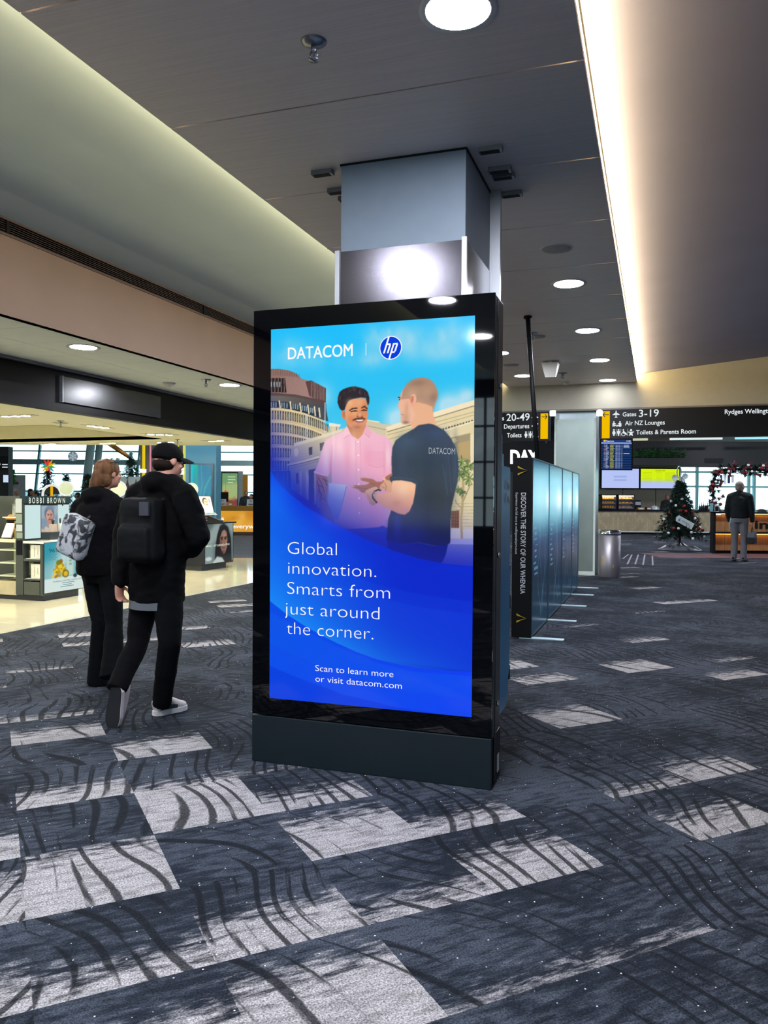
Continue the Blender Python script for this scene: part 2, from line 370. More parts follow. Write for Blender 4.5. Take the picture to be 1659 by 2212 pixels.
# pavement and airfield outside
struct('ground', MB().box((-90, 38.3, -.3), (70, 140, -.2), 0, M), mat('apron concrete', 'b9c4c4', .8, var=.08, vscale=.5))
struct('ground_terminal', MB().box((-60, 70, 0), (-20, 72, 1.9), 0, M).box((-60, 68, 1.9), (-20, 74, 2.1), 0, M), mat('far terminal', 'd9e4e4', .6))

# far right glazed wall beyond the cafe
G = 44
b = MB()
for z in (.95, 2.25, 3.05, 4.0): b.box((16.0, G-.06, z-.05), (27, G+.06, z+.05), 0, M)
for a in (16.05, 17.2, 20.05, 20.35, 23.6, 26.9): b.box((a-.07, G-.08, 0), (a+.07, G+.08, 4.05), 0, M)
w = struct('window_3', b, Mteal); MB().box((16, G-.01, 0), (27, G+.01, 4), 0, M).build('pane', glass('facade glass'), w)
struct('wall_cafe_right', MB().box((27, 30, 0), (27.3, 45, 4.8), 0, M), M_grey)
struct('wall_cafe_above', MB().box((14, G-.1, 4.05), (27.3, G+.1, 4.8), 0, M), M_dark)
# ------------------------------------------------------------------ pictures painted on screens and prints
class Paint:
    """a small raster painter; coordinates run 0..1000 across and 0..1000*h/w down"""
    def __init__(s, w, h, bg, ss=2):
        s.w, s.h, s.ss = w*ss, h*ss, ss; s.k = w*ss/1000
        s.a = np.zeros((s.h, s.w, 3), np.float32); s.a[:] = s.c(bg)
        s.X, s.Y = np.meshgrid((np.arange(s.w)+.5)/s.k, (np.arange(s.h)+.5)/s.k)
    @staticmethod
    def c(h): return np.array([int(h[i:i+2], 16)/255 for i in (0, 2, 4)], np.float32)
    def mask(s, pts):
        P = np.array(pts, float).reshape(-1, 2); x0, y0 = P.min(0); x1, y1 = P.max(0)
        i0, i1 = max(0, int(x0*s.k)-1), min(s.w, int(x1*s.k)+2); j0, j1 = max(0, int(y0*s.k)-1), min(s.h, int(y1*s.k)+2)
        if i1 <= i0 or j1 <= j0: return None
        X = s.X[j0:j1, i0:i1]; Y = s.Y[j0:j1, i0:i1]; m = np.zeros(X.shape, bool)
        for a, b in zip(P, np.roll(P, -1, 0)):
            if a[1] == b[1]: continue
            c = (Y >= min(a[1], b[1])) & (Y < max(a[1], b[1])); m ^= c & (X < a[0]+(Y-a[1])*(b[0]-a[0])/(b[1]-a[1]))
        return (slice(j0, j1), slice(i0, i1)), m.astype(np.float32)
    @staticmethod
    def blur(m, r):
        for ax in (0, 1):
            for _ in range(2):
                c = np.cumsum(np.pad(m, [(r+1, r) if i == ax else (0, 0) for i in (0, 1)], mode='edge'), ax, dtype=np.float64)
                m = ((c[2*r+1:]-c[:-2*r-1]) if ax == 0 else (c[:, 2*r+1:]-c[:, :-2*r-1])).astype(np.float32)/(2*r+1)
        return m
    def put(s, sl, m, col): s.a[sl] += (col-s.a[sl])*m[..., None]
    def poly(s, col, pts, al=1, soft=0, grad=None):
        """grad = (x0, y0, x1, y1, colour at the far end)"""
        r = s.mask(pts)
        if r is None: return
        sl, m = r
        if soft:
            f = np.zeros((s.h, s.w), np.float32); f[sl] = m; R = max(1, int(soft*s.k)); f = s.blur(f, R)
            sl = (slice(max(0, sl[0].start-3*R), sl[0].stop+3*R), slice(max(0, sl[1].start-3*R), sl[1].stop+3*R)); m = f[sl]
        c = s.c(col)
        if grad:
            x0, y0, x1, y1, c2 = grad; d = (x1-x0)**2+(y1-y0)**2
            t = np.clip(((s.X[sl]-x0)*(x1-x0)+(s.Y[sl]-y0)*(y1-y0))/d, 0, 1)[..., None]; c = c+(s.c(c2)-c)*t
        s.put(sl, m*al, c)
    def line(s, col, pts, w, al=1, soft=0):
        P = np.array(pts, float).reshape(-1, 2)
        for a, b in zip(P[:-1], P[1:]):
            d = b-a; L = np.hypot(*d) or 1; n = np.array([-d[1], d[0]])/L*w/2; e = d/L*w*.3
            s.poly(col, [*(a-e+n), *(b+e+n), *(b+e-n), *(a-e-n)], al, soft)
    def blob(s, col, cx, cy, rx, ry, al=1, rot=0, tex=0):
        c, n = math.cos(rot), math.sin(rot); dx, dy = s.X-cx, s.Y-cy
        q = ((dx*c+dy*n)/rx)**2+((dy*c-dx*n)/ry)**2; m = np.exp(-q*1.4)*al
        if tex: m = np.clip(m*(.25+2.8*s.noise(tex)), 0, .85)
        s.a += (s.c(col)-s.a)*m[..., None].astype(np.float32)
    def ell(s, col, cx, cy, rx, ry, al=1, soft=0, rot=0):
        s.poly(col, [v for t in np.linspace(0, 2*math.pi, 28, endpoint=False) for v in (cx+rx*math.cos(t)*math.cos(rot)-ry*math.sin(t)*math.sin(rot), cy+rx*math.cos(t)*math.sin(rot)+ry*math.sin(t)*math.cos(rot))], al, soft)
    def noise(s, f, seed=1):
        r = np.random.RandomState(seed); o = np.zeros((s.h, s.w), np.float32); amp, tot = 1, 0
        for k in range(5):
            n = max(2, int(f*2**k)); g = r.rand(n+2, n+2).astype(np.float32)
            x = s.X/1000*n*.999; y = np.clip(s.Y/(1000*s.h/s.w), 0, .999)*n; i, j = x.astype(int), y.astype(int); u, v = x-i, y-j; u = u*u*(3-2*u); v = v*v*(3-2*v)
            o += amp*((g[j, i]*(1-u)+g[j, i+1]*u)*(1-v)+(g[j+1, i]*(1-u)+g[j+1, i+1]*u)*v); tot += amp; amp *= .55
        return np.clip((o/tot-.2)/.6, 0, 1)
    def mesh(s, mb_name, o, right, down, w, h, material, parent=None, lift=0):
        """the picture as a fine grid of coloured points, o = its top left corner"""
        n = s.ss; A = s.a.reshape(s.h//n, n, s.w//n, n, 3).mean((1, 3)); H, Wd = A.shape[:2]
        A = np.where(A <= .04045, A/12.92, ((A+.055)/1.055)**2.4)
        C = np.zeros((H+1, Wd+1, 3), np.float32); q = np.zeros((H+1, Wd+1, 1), np.float32)
        for a in (0, 1):
            for b in (0, 1): C[a:a+H, b:b+Wd] += A; q[a:a+H, b:b+Wd] += 1
        C[1:-1, 1:-1] = A[1:, 1:]; q[1:-1, 1:-1] = 1; C /= q
        o, right, down = (np.array(Vector(x)) for x in (o, right, down)); nrm = np.cross(right, -down); o = o+nrm*lift
        U, V = np.meshgrid(np.linspace(0, w, Wd+1), np.linspace(0, h, H+1))
        P = (o[None, None]+U[..., None]*right+V[..., None]*down).reshape(-1, 3)
        idx = np.arange((H+1)*(Wd+1)).reshape(H+1, Wd+1)
        Q = np.stack([idx[1:, :-1], idx[1:, 1:], idx[:-1, 1:], idx[:-1, :-1]], -1).reshape(-1)
        me = bpy.data.meshes.new(mb_name); me.vertices.add(len(P)); me.vertices.foreach_set('co', P.astype(np.float32).ravel())
        nf = len(Q)//4; me.loops.add(len(Q)); me.loops.foreach_set('vertex_index', Q.astype(np.int32)); me.polygons.add(nf)
        me.polygons.foreach_set('loop_start', np.arange(0, nf*4, 4, dtype=np.int32)); me.update(calc_edges=True)
        ca = me.color_attributes.new('image', 'FLOAT_COLOR', 'POINT'); ca.data.foreach_set('color', np.concatenate([C.reshape(-1, 3), np.ones((len(P), 1), np.float32)], 1).ravel())
        me.materials.append(material); ob = bpy.data.objects.new(mb_name, me); COL.objects.link(ob)
        if parent is not None: hang(ob, parent)
        return ob
POSTER = [('p','10bcfb',[-46,-119,1028,-46,1033,860,-34,876],1,0.0,(505,5,510,502,'3cc4ec')),
 ('b','b8dcea',585,64,127,82,0.55,0,5),
 ('b','a9d9ea',730,93,218,91,0.4,0,5),
 ('b','b8dcea',902,71,145,73,0.5,0,5),
 ('b','a9d9ea',507,168,109,54,0.4,0,5),
 ('b','a9d9ea',80,115,109,91,0.3,0,5),
 ('b','a9d9ea',274,146,163,73,0.25,0,5),
 ('b','a9d9ea',276,323,54,73,0.35,0,5),
 ('b','b8dcea',644,451,73,73,0.55,0,5),
 ('b','b8dcea',915,405,91,73,0.75,0,5),
 ('b','b8dcea',978,355,54,45,0.7,0,5),
 ('b','b8dcea',947,448,73,54,0.5,0,5),
 ('b','a9d9ea',-68,198,109,91,0.3,0,5),
 ('b','a9d9ea',860,153,163,54,0.35,0,5),
 ('p','e9e4d2',[305,457,366,467,362,478,308,473],1,0.0,None),
 ('p','d9c79b',[310,473,357,478,353,504,313,499],1,0.0,None),
 ('l','8c7a58',[346,478,343,504],4.5,1,0.0),
 ('p','8a6c62',[-18,189,47,192,101,203,140,220,160,241,143,247,-17,225],1,0.0,None),
 ('l','5f4a45',[2,192,3,226],3.0,0.6,0.0),
 ('l','5f4a45',[15,193,15,226],3.0,0.6,0.0),
 ('l','5f4a45',[27,194,27,227],3.0,0.6,0.0),
 ('l','5f4a45',[39,195,40,227],3.0,0.6,0.0),
 ('l','5f4a45',[52,197,52,228],3.0,0.6,0.0),
 ('l','5f4a45',[64,199,64,228],3.0,0.6,0.0),
 ('l','5f4a45',[76,201,77,229],3.0,0.6,0.0),
 ('l','5f4a45',[89,204,89,229],3.0,0.6,0.0),
 ('l','5f4a45',[101,207,101,230],3.0,0.6,0.0),
 ('l','5f4a45',[113,210,114,230],3.0,0.6,0.0),
 ('l','5f4a45',[126,213,126,231],3.0,0.6,0.0),
 ('l','5f4a45',[138,217,138,231],3.0,0.6,0.0),
 ('l','5f4a45',[150,221,150,232],3.0,0.6,0.0),
 ('p','8d6c64',[-17,221,57,224,131,233,208,258,251,273,290,294,290,360,286,373,252,353,199,336,132,325,58,318,-16,316],1,0.0,(8,224,276,367,'a5837a')),
 ('l','b89a8e',[82,231,93,321],1.6,0.5,0.0),
 ('l','b89a8e',[90,233,101,323],1.6,0.5,0.0),
 ('l','b89a8e',[98,235,109,324],1.6,0.5,0.0),
 ('l','b89a8e',[106,236,117,325],1.6,0.5,0.0),
 ('l','b89a8e',[114,238,126,327],1.6,0.5,0.0),
 ('l','b89a8e',[122,240,134,328],1.6,0.5,0.0),
 ('l','b89a8e',[130,241,142,329],1.6,0.5,0.0),
 ('l','b89a8e',[138,243,151,331],1.6,0.5,0.0),
 ('l','b89a8e',[146,245,159,332],1.6,0.5,0.0),
 ('l','b89a8e',[154,246,167,334],1.6,0.5,0.0),
 ('l','b89a8e',[162,248,175,335],1.6,0.5,0.0),
 ('l','b89a8e',[170,249,184,336],1.6,0.5,0.0),
 ('l','b89a8e',[178,251,192,338],1.6,0.5,0.0),
 ('l','b89a8e',[186,253,200,339],1.6,0.5,0.0),
 ('l','b89a8e',[194,254,208,340],1.6,0.5,0.0),
 ('l','b89a8e',[202,256,216,342],1.6,0.5,0.0),
 ('l','b89a8e',[210,258,224,343],1.6,0.5,0.0),
 ('l','b89a8e',[218,259,233,344],1.6,0.5,0.0),
 ('p','1c1a1c',[-17,234,77,238,85,308,-16,300],1,0.0,None),
 ('l','8d6c5f',[5,231,6,307],3.6,1,0.0),
 ('l','8d6c5f',[23,231,23,308],3.6,1,0.0),
 ('l','8d6c5f',[40,232,41,308],3.6,1,0.0),
 ('l','8d6c5f',[57,233,58,309],3.6,1,0.0),
 ('l','8d6c5f',[72,233,73,309],3.6,1,0.0),
 ('p','aebfc4',[0,253,8,253,8,278,1,278],0.7,0.0,None),
 ('p','aebfc4',[15,254,23,254,23,279,16,278],0.7,0.0,None),
 ('p','aebfc4',[30,254,38,254,38,279,31,279],0.7,0.0,None),
 ('p','aebfc4',[45,255,52,255,53,280,45,279],0.7,0.0,None),
 ('p','5b3f3c',[184,258,213,254,290,294,286,362,219,336,204,327],1,0.0,None),
 ('l','94756d',[215,256,216,334],3.4,1,0.0),
 ('l','34262a',[219,259,220,334],2.7,1,0.0),
 ('l','94756d',[223,261,224,338],3.4,1,0.0),
 ('l','34262a',[227,263,228,338],2.7,1,0.0),
 ('l','94756d',[231,265,232,341],3.4,1,0.0),
 ('l','34262a',[235,267,236,341],2.7,1,0.0),
 ('l','94756d',[238,269,239,345],3.4,1,0.0),
 ('l','34262a',[243,271,243,345],2.7,1,0.0),
 ('l','94756d',[246,273,247,348],3.4,1,0.0),
 ('l','34262a',[250,275,251,348],2.7,1,0.0),
 ('l','94756d',[254,277,255,352],3.4,1,0.0),
 ('l','34262a',[258,279,259,352],2.7,1,0.0),
 ('l','94756d',[261,281,262,355],3.4,1,0.0),
 ('l','34262a',[266,283,266,355],2.7,1,0.0),
 ('l','94756d',[269,285,270,359],3.4,1,0.0),
 ('l','34262a',[273,287,274,359],2.7,1,0.0),
 ('l','94756d',[277,289,277,362],3.4,1,0.0),
 ('l','34262a',[281,291,282,362],2.7,1,0.0),
 ('l','94756d',[284,293,285,366],3.4,1,0.0),
 ('l','34262a',[288,295,289,366],2.7,1,0.0),
 ('p','5a4642',[-16,302,132,318,290,354,293,411,-16,358],1,0.0,None),
 ('p','6e6963',[-16,318,58,322,132,331,199,345,252,362,286,380,293,402,284,424,253,410,181,382,83,352,-16,343],1,0.0,(9,325,277,411,'4a4544')),
 ('p','454c54',[156,359,291,389,303,451,253,437,157,408],1,0.0,None),
 ('p','2a333c',[-16,345,83,352,169,377,258,408,253,430,157,401,71,383,-15,379],1,0.0,None),
 ('l','9fb4c2',[4,352,4,373],5.9,0.8,0.0),
 ('l','9fb4c2',[17,353,17,373],5.9,0.8,0.0),
 ('l','9fb4c2',[29,354,29,374],5.9,0.8,0.0),
 ('l','9fb4c2',[61,356,61,376],5.9,0.8,0.0),
 ('l','9fb4c2',[73,357,74,378],5.9,0.8,0.0),
 ('l','9fb4c2',[88,359,88,379],5.9,0.8,0.0),
 ('l','9fb4c2',[120,364,120,384],5.9,0.8,0.0),
 ('l','9fb4c2',[132,366,132,386],5.9,0.8,0.0),
 ('l','9fb4c2',[144,369,144,389],5.9,0.8,0.0),
 ('l','9fb4c2',[168,374,169,394],5.9,0.8,0.0),
 ('l','9fb4c2',[181,377,181,397],5.9,0.8,0.0),
 ('l','9fb4c2',[190,379,190,399],5.9,0.8,0.0),
 ('l','9fb4c2',[212,385,212,405],5.9,0.8,0.0),
 ('l','9fb4c2',[222,388,222,408],5.9,0.8,0.0),
 ('l','e8dcb8',[47,346,53,386],6.8,1,0.0),
 ('l','e8dcb8',[105,352,110,393],6.8,1,0.0),
 ('l','e8dcb8',[156,361,162,402],6.8,1,0.0),
 ('l','e8dcb8',[197,371,203,412],6.8,1,0.0),
 ('l','e8dcb8',[231,380,236,422],6.8,1,0.0),
 ('l','e8dcb8',[255,387,260,429],6.8,1,0.0),
 ('p','dcc48f',[-15,377,47,379,108,389,181,408,253,437,289,459,308,488,318,532,318,565,135,674,-12,696],1,0.0,(0,427,306,499,'cdb88f')),
 ('p','3d423f',[-8,390,1,391,1,433,-7,433],0.95,0.0,None),
 ('p','8a9488',[-6,402,0,402,0,429,-6,429],0.6,0.0,None),
 ('p','3d423f',[7,391,16,391,16,434,8,433],0.95,0.0,None),
 ('p','8a9488',[9,402,15,402,15,429,9,429],0.6,0.0,None),
 ('p','3d423f',[22,391,30,392,30,434,22,434],0.95,0.0,None),
 ('p','8a9488',[23,403,29,403,29,430,24,430],0.6,0.0,None),
 ('p','3d423f',[36,392,44,393,45,435,37,435],0.95,0.0,None),
 ('p','8a9488',[38,404,43,404,43,431,38,430],0.6,0.0,None),
 ('p','3d423f',[50,394,58,394,58,436,51,436],0.95,0.0,None),
 ('p','8a9488',[52,405,57,405,57,432,52,432],0.6,0.0,None),
 ('p','3d423f',[64,395,72,395,72,438,64,437],0.95,0.0,None),
 ('p','8a9488',[65,406,71,406,71,433,66,433],0.6,0.0,None),
 ('p','3d423f',[77,397,85,397,85,439,78,439],0.95,0.0,None),
 ('p','8a9488',[79,408,84,408,84,435,79,434],0.6,0.0,None),
 ('p','3d423f',[90,399,98,399,98,441,91,441],0.95,0.0,None),
 ('p','8a9488',[92,410,97,410,97,436,92,436],0.6,0.0,None),
 ('p','3d423f',[103,401,111,401,111,443,104,443],0.95,0.0,None),
 ('p','8a9488',[105,412,110,412,110,438,105,438],0.6,0.0,None),
 ('p','3d423f',[116,403,123,404,124,445,117,445],0.95,0.0,None),
 ('p','8a9488',[118,415,122,415,123,440,118,440],0.6,0.0,None),
 ('p','3d423f',[129,406,136,406,136,447,129,447],0.95,0.0,None),
 ('p','8a9488',[130,417,135,417,135,443,130,443],0.6,0.0,None),
 ('p','3d423f',[141,409,148,409,148,450,141,450],0.95,0.0,None),
 ('p','8a9488',[142,420,147,420,147,445,143,445],0.6,0.0,None),
 ('p','3d423f',[153,412,159,412,160,452,153,452],0.95,0.0,None),
 ('p','8a9488',[154,423,159,423,159,448,154,448],0.6,0.0,None),
 ('p','3d423f',[164,415,171,415,171,455,165,455],0.95,0.0,None),
 ('p','8a9488',[166,426,170,426,170,451,166,450],0.6,0.0,None),
 ('p','3d423f',[176,418,182,418,183,458,176,458],0.95,0.0,None),
 ('p','8a9488',[177,429,182,429,182,453,178,453],0.6,0.0,None),
 ('p','3d423f',[187,421,193,421,194,461,187,461],0.95,0.0,None),
 ('p','8a9488',[189,432,193,432,193,456,189,456],0.6,0.0,None),
 ('p','3d423f',[198,425,204,425,205,464,199,464],0.95,0.0,None),
 ('p','8a9488',[200,436,204,436,204,459,200,459],0.6,0.0,None),
 ('p','3d423f',[209,428,215,428,215,467,209,467],0.95,0.0,None),
 ('p','8a9488',[210,439,214,439,215,463,211,463],0.6,0.0,None),
 ('p','3d423f',[219,432,226,432,226,470,220,470],0.95,0.0,None),
 ('p','8a9488',[221,443,225,443,225,466,221,466],0.6,0.0,None),
 ('p','3d423f',[230,436,236,436,236,474,230,474],0.95,0.0,None),
 ('p','8a9488',[231,447,235,447,235,469,232,469],0.6,0.0,None),
 ('p','3d423f',[240,439,246,440,246,477,240,477],0.95,0.0,None),
 ('p','8a9488',[242,450,245,451,245,473,242,473],0.6,0.0,None),
 ('p','3d423f',[250,443,256,443,256,481,250,481],0.95,0.0,None),
 ('p','8a9488',[252,454,255,454,255,476,252,476],0.6,0.0,None),
 ('p','3d423f',[260,447,265,447,266,484,260,484],0.95,0.0,None),
 ('p','8a9488',[261,458,265,458,265,480,262,480],0.6,0.0,None),
 ('p','3d423f',[269,451,275,451,275,488,270,488],0.95,0.0,None),
 ('p','8a9488',[271,462,274,462,274,483,271,483],0.6,0.0,None),
 ('p','3d423f',[279,455,284,456,285,492,279,491],0.95,0.0,None),
 ('p','8a9488',[280,466,284,467,284,487,281,487],0.6,0.0,None),
 ('p','3d423f',[288,460,293,460,294,495,288,495],0.95,0.0,None),
 ('p','8a9488',[290,471,293,471,293,491,290,491],0.6,0.0,None),
 ('p','3d423f',[297,464,302,464,303,499,297,499],0.95,0.0,None),
 ('p','8a9488',[299,475,302,475,302,495,299,495],0.6,0.0,None),
 ('l','f0dcae',[-8,384,17,384,42,386,66,389,91,392,115,397,140,402,164,408,188,415,212,423,236,431,260,441,284,451],5.4,0.7,0.0),
 ('p','3d423f',[-7,451,2,451,2,494,-7,494],0.95,0.0,None),
 ('p','8a9488',[-5,462,0,463,1,490,-5,489],0.6,0.0,None),
 ('p','3d423f',[8,451,16,452,17,494,8,494],0.95,0.0,None),
 ('p','8a9488',[9,463,15,463,16,490,10,490],0.6,0.0,None),
 ('p','3d423f',[22,452,31,452,31,495,23,495],0.95,0.0,None),
 ('p','8a9488',[24,463,30,463,30,490,24,490],0.6,0.0,None),
 ('p','3d423f',[37,453,45,453,45,496,37,496],0.95,0.0,None),
 ('p','8a9488',[38,464,44,464,44,491,39,491],0.6,0.0,None),
 ('p','3d423f',[51,454,59,454,59,497,51,497],0.95,0.0,None),
 ('p','8a9488',[52,465,58,466,58,492,53,492],0.6,0.0,None),
 ('p','3d423f',[64,456,72,456,73,498,65,498],0.95,0.0,None),
 ('p','8a9488',[66,467,71,467,72,494,66,494],0.6,0.0,None),
 ('p','3d423f',[78,457,86,458,86,500,78,500],0.95,0.0,None),
 ('p','8a9488',[80,469,85,469,85,495,80,495],0.6,0.0,None),
 ('p','3d423f',[91,459,99,460,99,501,92,501],0.95,0.0,None),
 ('p','8a9488',[93,471,98,471,98,497,93,497],0.6,0.0,None),
 ('p','3d423f',[104,462,111,462,112,503,105,503],0.95,0.0,None),
 ('p','8a9488',[106,473,111,473,111,499,106,499],0.6,0.0,None),
 ('p','3d423f',[117,464,124,464,124,506,117,505],0.95,0.0,None),
 ('p','8a9488',[118,475,123,475,123,501,119,501],0.6,0.0,None),
 ('p','3d423f',[129,467,136,467,137,508,130,508],0.95,0.0,None),
 ('p','8a9488',[131,478,135,478,136,503,131,503],0.6,0.0,None),
 ('p','3d423f',[141,469,148,470,149,510,142,510],0.95,0.0,None),
 ('p','8a9488',[143,481,147,481,148,506,143,506],0.6,0.0,None),
 ('p','3d423f',[153,472,160,473,161,513,154,513],0.95,0.0,None),
 ('p','8a9488',[155,484,159,484,160,509,155,508],0.6,0.0,None),
 ('p','3d423f',[165,476,172,476,172,516,165,516],0.95,0.0,None),
 ('p','8a9488',[167,487,171,487,171,511,167,511],0.6,0.0,None),
 ('p','3d423f',[176,479,183,479,183,519,177,519],0.95,0.0,None),
 ('p','8a9488',[178,490,182,490,182,514,178,514],0.6,0.0,None),
 ('p','3d423f',[188,482,194,482,195,522,188,522],0.95,0.0,None),
 ('p','8a9488',[189,493,193,493,194,517,190,517],0.6,0.0,None),
 ('p','3d423f',[199,486,205,486,205,525,199,525],0.95,0.0,None),
 ('p','8a9488',[200,497,204,497,204,520,201,520],0.6,0.0,None),
 ('p','3d423f',[210,489,216,490,216,528,210,528],0.95,0.0,None),
 ('p','8a9488',[211,501,215,501,215,524,211,524],0.6,0.0,None),
 ('p','3d423f',[220,493,226,493,227,532,221,531],0.95,0.0,None),
 ('p','8a9488',[222,504,225,504,226,527,222,527],0.6,0.0,None),
 ('p','3d423f',[231,497,236,497,237,535,231,535],0.95,0.0,None),
 ('p','8a9488',[232,508,236,508,236,531,232,531],0.6,0.0,None),
 ('p','3d423f',[241,501,246,501,247,539,241,538],0.95,0.0,None),
 ('p','8a9488',[242,512,246,512,246,534,242,534],0.6,0.0,None),
 ('p','3d423f',[251,505,256,505,257,542,251,542],0.95,0.0,None),
 ('p','8a9488',[252,516,256,516,256,538,252,538],0.6,0.0,None),
 ('p','3d423f',[260,509,266,509,266,546,261,546],0.95,0.0,None),
 ('p','8a9488',[262,520,265,520,266,541,262,541],0.6,0.0,None),
 ('p','3d423f',[270,513,276,514,276,550,270,550],0.95,0.0,None),
 ('p','8a9488',[272,524,275,525,275,545,272,545],0.6,0.0,None),
 ('p','3d423f',[279,518,285,518,285,553,280,553],0.95,0.0,None),
 ('p','8a9488',[281,529,284,529,284,549,281,549],0.6,0.0,None),
 ('p','3d423f',[289,522,294,522,294,557,289,557],0.95,0.0,None),
 ('p','8a9488',[290,533,293,533,294,553,290,553],0.6,0.0,None),
 ('p','3d423f',[298,526,303,526,303,561,298,561],0.95,0.0,None),
 ('p','8a9488',[299,537,302,537,302,557,299,557],0.6,0.0,None),
 ('p','3d423f',[307,531,312,531,312,565,307,565],0.95,0.0,None),
 ('p','8a9488',[308,542,311,542,311,561,308,561],0.6,0.0,None),
 ('l','f0dcae',[-7,444,18,445,42,447,67,449,92,453,116,457,140,463,165,469,189,476,213,484,237,493,261,503,285,514,308,525],5.4,0.7,0.0),
 ('p','3d423f',[-6,510,2,510,3,553,-6,552],0.95,0.0,None),
 ('p','8a9488',[-5,521,1,521,1,548,-4,548],0.6,0.0,None),
 ('p','3d423f',[8,510,17,510,17,553,9,553],0.95,0.0,None),
 ('p','8a9488',[10,521,16,521,16,548,10,548],0.6,0.0,None),
 ('p','3d423f',[23,510,31,511,32,553,24,553],0.95,0.0,None),
 ('p','8a9488',[25,522,30,522,31,549,25,549],0.6,0.0,None),
 ('p','3d423f',[37,511,46,511,46,554,38,554],0.95,0.0,None),
 ('p','8a9488',[39,522,45,522,45,549,39,549],0.6,0.0,None),
 ('p','3d423f',[51,512,59,512,60,555,52,554],0.95,0.0,None),
 ('p','8a9488',[53,523,58,523,59,550,53,550],0.6,0.0,None),
 ('p','3d423f',[65,513,73,513,73,556,66,555],0.95,0.0,None),
 ('p','8a9488',[67,524,72,524,72,551,67,551],0.6,0.0,None),
 ('p','3d423f',[79,515,86,515,87,557,79,557],0.95,0.0,None),
 ('p','8a9488',[80,526,85,526,86,552,80,552],0.6,0.0,None),
 ('p','3d423f',[92,516,99,516,100,558,92,558],0.95,0.0,None),
 ('p','8a9488',[93,527,98,527,99,554,94,554],0.6,0.0,None),
 ('p','3d423f',[105,518,112,518,113,560,105,559],0.95,0.0,None),
 ('p','8a9488',[106,529,111,529,111,555,107,555],0.6,0.0,None),
 ('p','3d423f',[117,520,125,520,125,561,118,561],0.95,0.0,None),
 ('p','8a9488',[119,531,124,531,124,557,119,557],0.6,0.0,None),
 ('p','3d423f',[130,522,137,522,137,563,130,563],0.95,0.0,None),
 ('p','8a9488',[131,533,136,533,136,558,132,558],0.6,0.0,None),
 ('p','3d423f',[142,524,149,524,149,565,142,565],0.95,0.0,None),
 ('p','8a9488',[144,535,148,535,148,560,144,560],0.6,0.0,None),
 ('p','3d423f',[154,526,161,526,161,567,154,567],0.95,0.0,None),
 ('p','8a9488',[155,537,160,537,160,562,156,562],0.6,0.0,None),
 ('p','3d423f',[166,528,172,528,173,569,166,569],0.95,0.0,None),
 ('p','8a9488',[167,539,171,539,172,564,167,564],0.6,0.0,None),
 ('p','3d423f',[177,531,184,531,184,571,177,571],0.95,0.0,None),
 ('p','8a9488',[179,542,183,542,183,567,179,567],0.6,0.0,None),
 ('p','3d423f',[188,533,195,533,195,573,189,573],0.95,0.0,None),
 ('p','8a9488',[190,544,194,545,194,569,190,569],0.6,0.0,None),
 ('p','3d423f',[199,536,206,536,206,576,200,576],0.95,0.0,None),
 ('p','8a9488',[201,547,205,547,205,571,201,571],0.6,0.0,None),
 ('p','3d423f',[210,539,216,539,217,578,210,578],0.95,0.0,None),
 ('p','8a9488',[212,550,215,550,216,574,212,574],0.6,0.0,None),
 ('p','3d423f',[221,542,227,542,227,581,221,581],0.95,0.0,None),
 ('p','8a9488',[222,553,226,553,226,576,222,576],0.6,0.0,None),
 ('p','3d423f',[231,545,237,545,237,584,231,583],0.95,0.0,None),
 ('p','8a9488',[233,556,236,556,236,579,233,579],0.6,0.0,None),
 ('p','3d423f',[241,548,247,548,247,586,242,586],0.95,0.0,None),
 ('p','8a9488',[243,559,246,559,247,582,243,582],0.6,0.0,None),
 ('p','3d423f',[251,551,257,551,257,589,252,589],0.95,0.0,None),
 ('p','8a9488',[253,562,256,562,256,585,253,585],0.6,0.0,None),
 ('l','f0dcae',[-7,503,18,504,43,505,68,507,92,509,117,513,141,517,165,522,189,527,213,533,237,540],5.4,0.7,0.0),
 ('p','3d423f',[-6,570,3,571,3,616,-5,615],0.95,0.0,None),
 ('p','8a9488',[-4,582,2,582,2,611,-4,611],0.6,0.0,None),
 ('p','3d423f',[9,571,18,571,18,616,10,616],0.95,0.0,None),
 ('p','8a9488',[11,582,17,582,17,611,11,611],0.6,0.0,None),
 ('p','3d423f',[24,571,32,571,33,616,24,616],0.95,0.0,None),
 ('p','8a9488',[25,582,31,582,31,611,26,611],0.6,0.0,None),
 ('p','3d423f',[38,571,46,571,47,616,39,616],0.95,0.0,None),
 ('p','8a9488',[40,583,45,583,46,612,40,612],0.6,0.0,None),
 ('p','3d423f',[52,572,60,572,61,617,53,617],0.95,0.0,None),
 ('p','8a9488',[54,583,59,583,59,612,54,612],0.6,0.0,None),
 ('p','3d423f',[66,573,74,573,74,617,66,617],0.95,0.0,None),
 ('p','8a9488',[67,584,73,584,73,613,68,613],0.6,0.0,None),
 ('p','3d423f',[79,574,87,574,87,618,80,618],0.95,0.0,None),
 ('p','8a9488',[81,585,86,585,86,614,81,614],0.6,0.0,None),
 ('p','3d423f',[92,574,100,575,100,619,93,619],0.95,0.0,None),
 ('p','8a9488',[94,586,99,586,99,614,94,614],0.6,0.0,None),
 ('p','3d423f',[105,576,113,576,113,620,106,620],0.95,0.0,None),
 ('p','8a9488',[107,587,112,587,112,615,107,615],0.6,0.0,None),
 ('l','f0dcae',[-6,564,19,564,44,565,68,566,93,568],5.4,0.7,0.0),
 ('p','3d423f',[-5,633,4,633,4,678,-4,678],0.95,0.0,None),
 ('p','8a9488',[-3,645,3,645,3,674,-3,674],0.6,0.0,None),
 ('p','3d423f',[10,634,18,634,19,678,10,678],0.95,0.0,None),
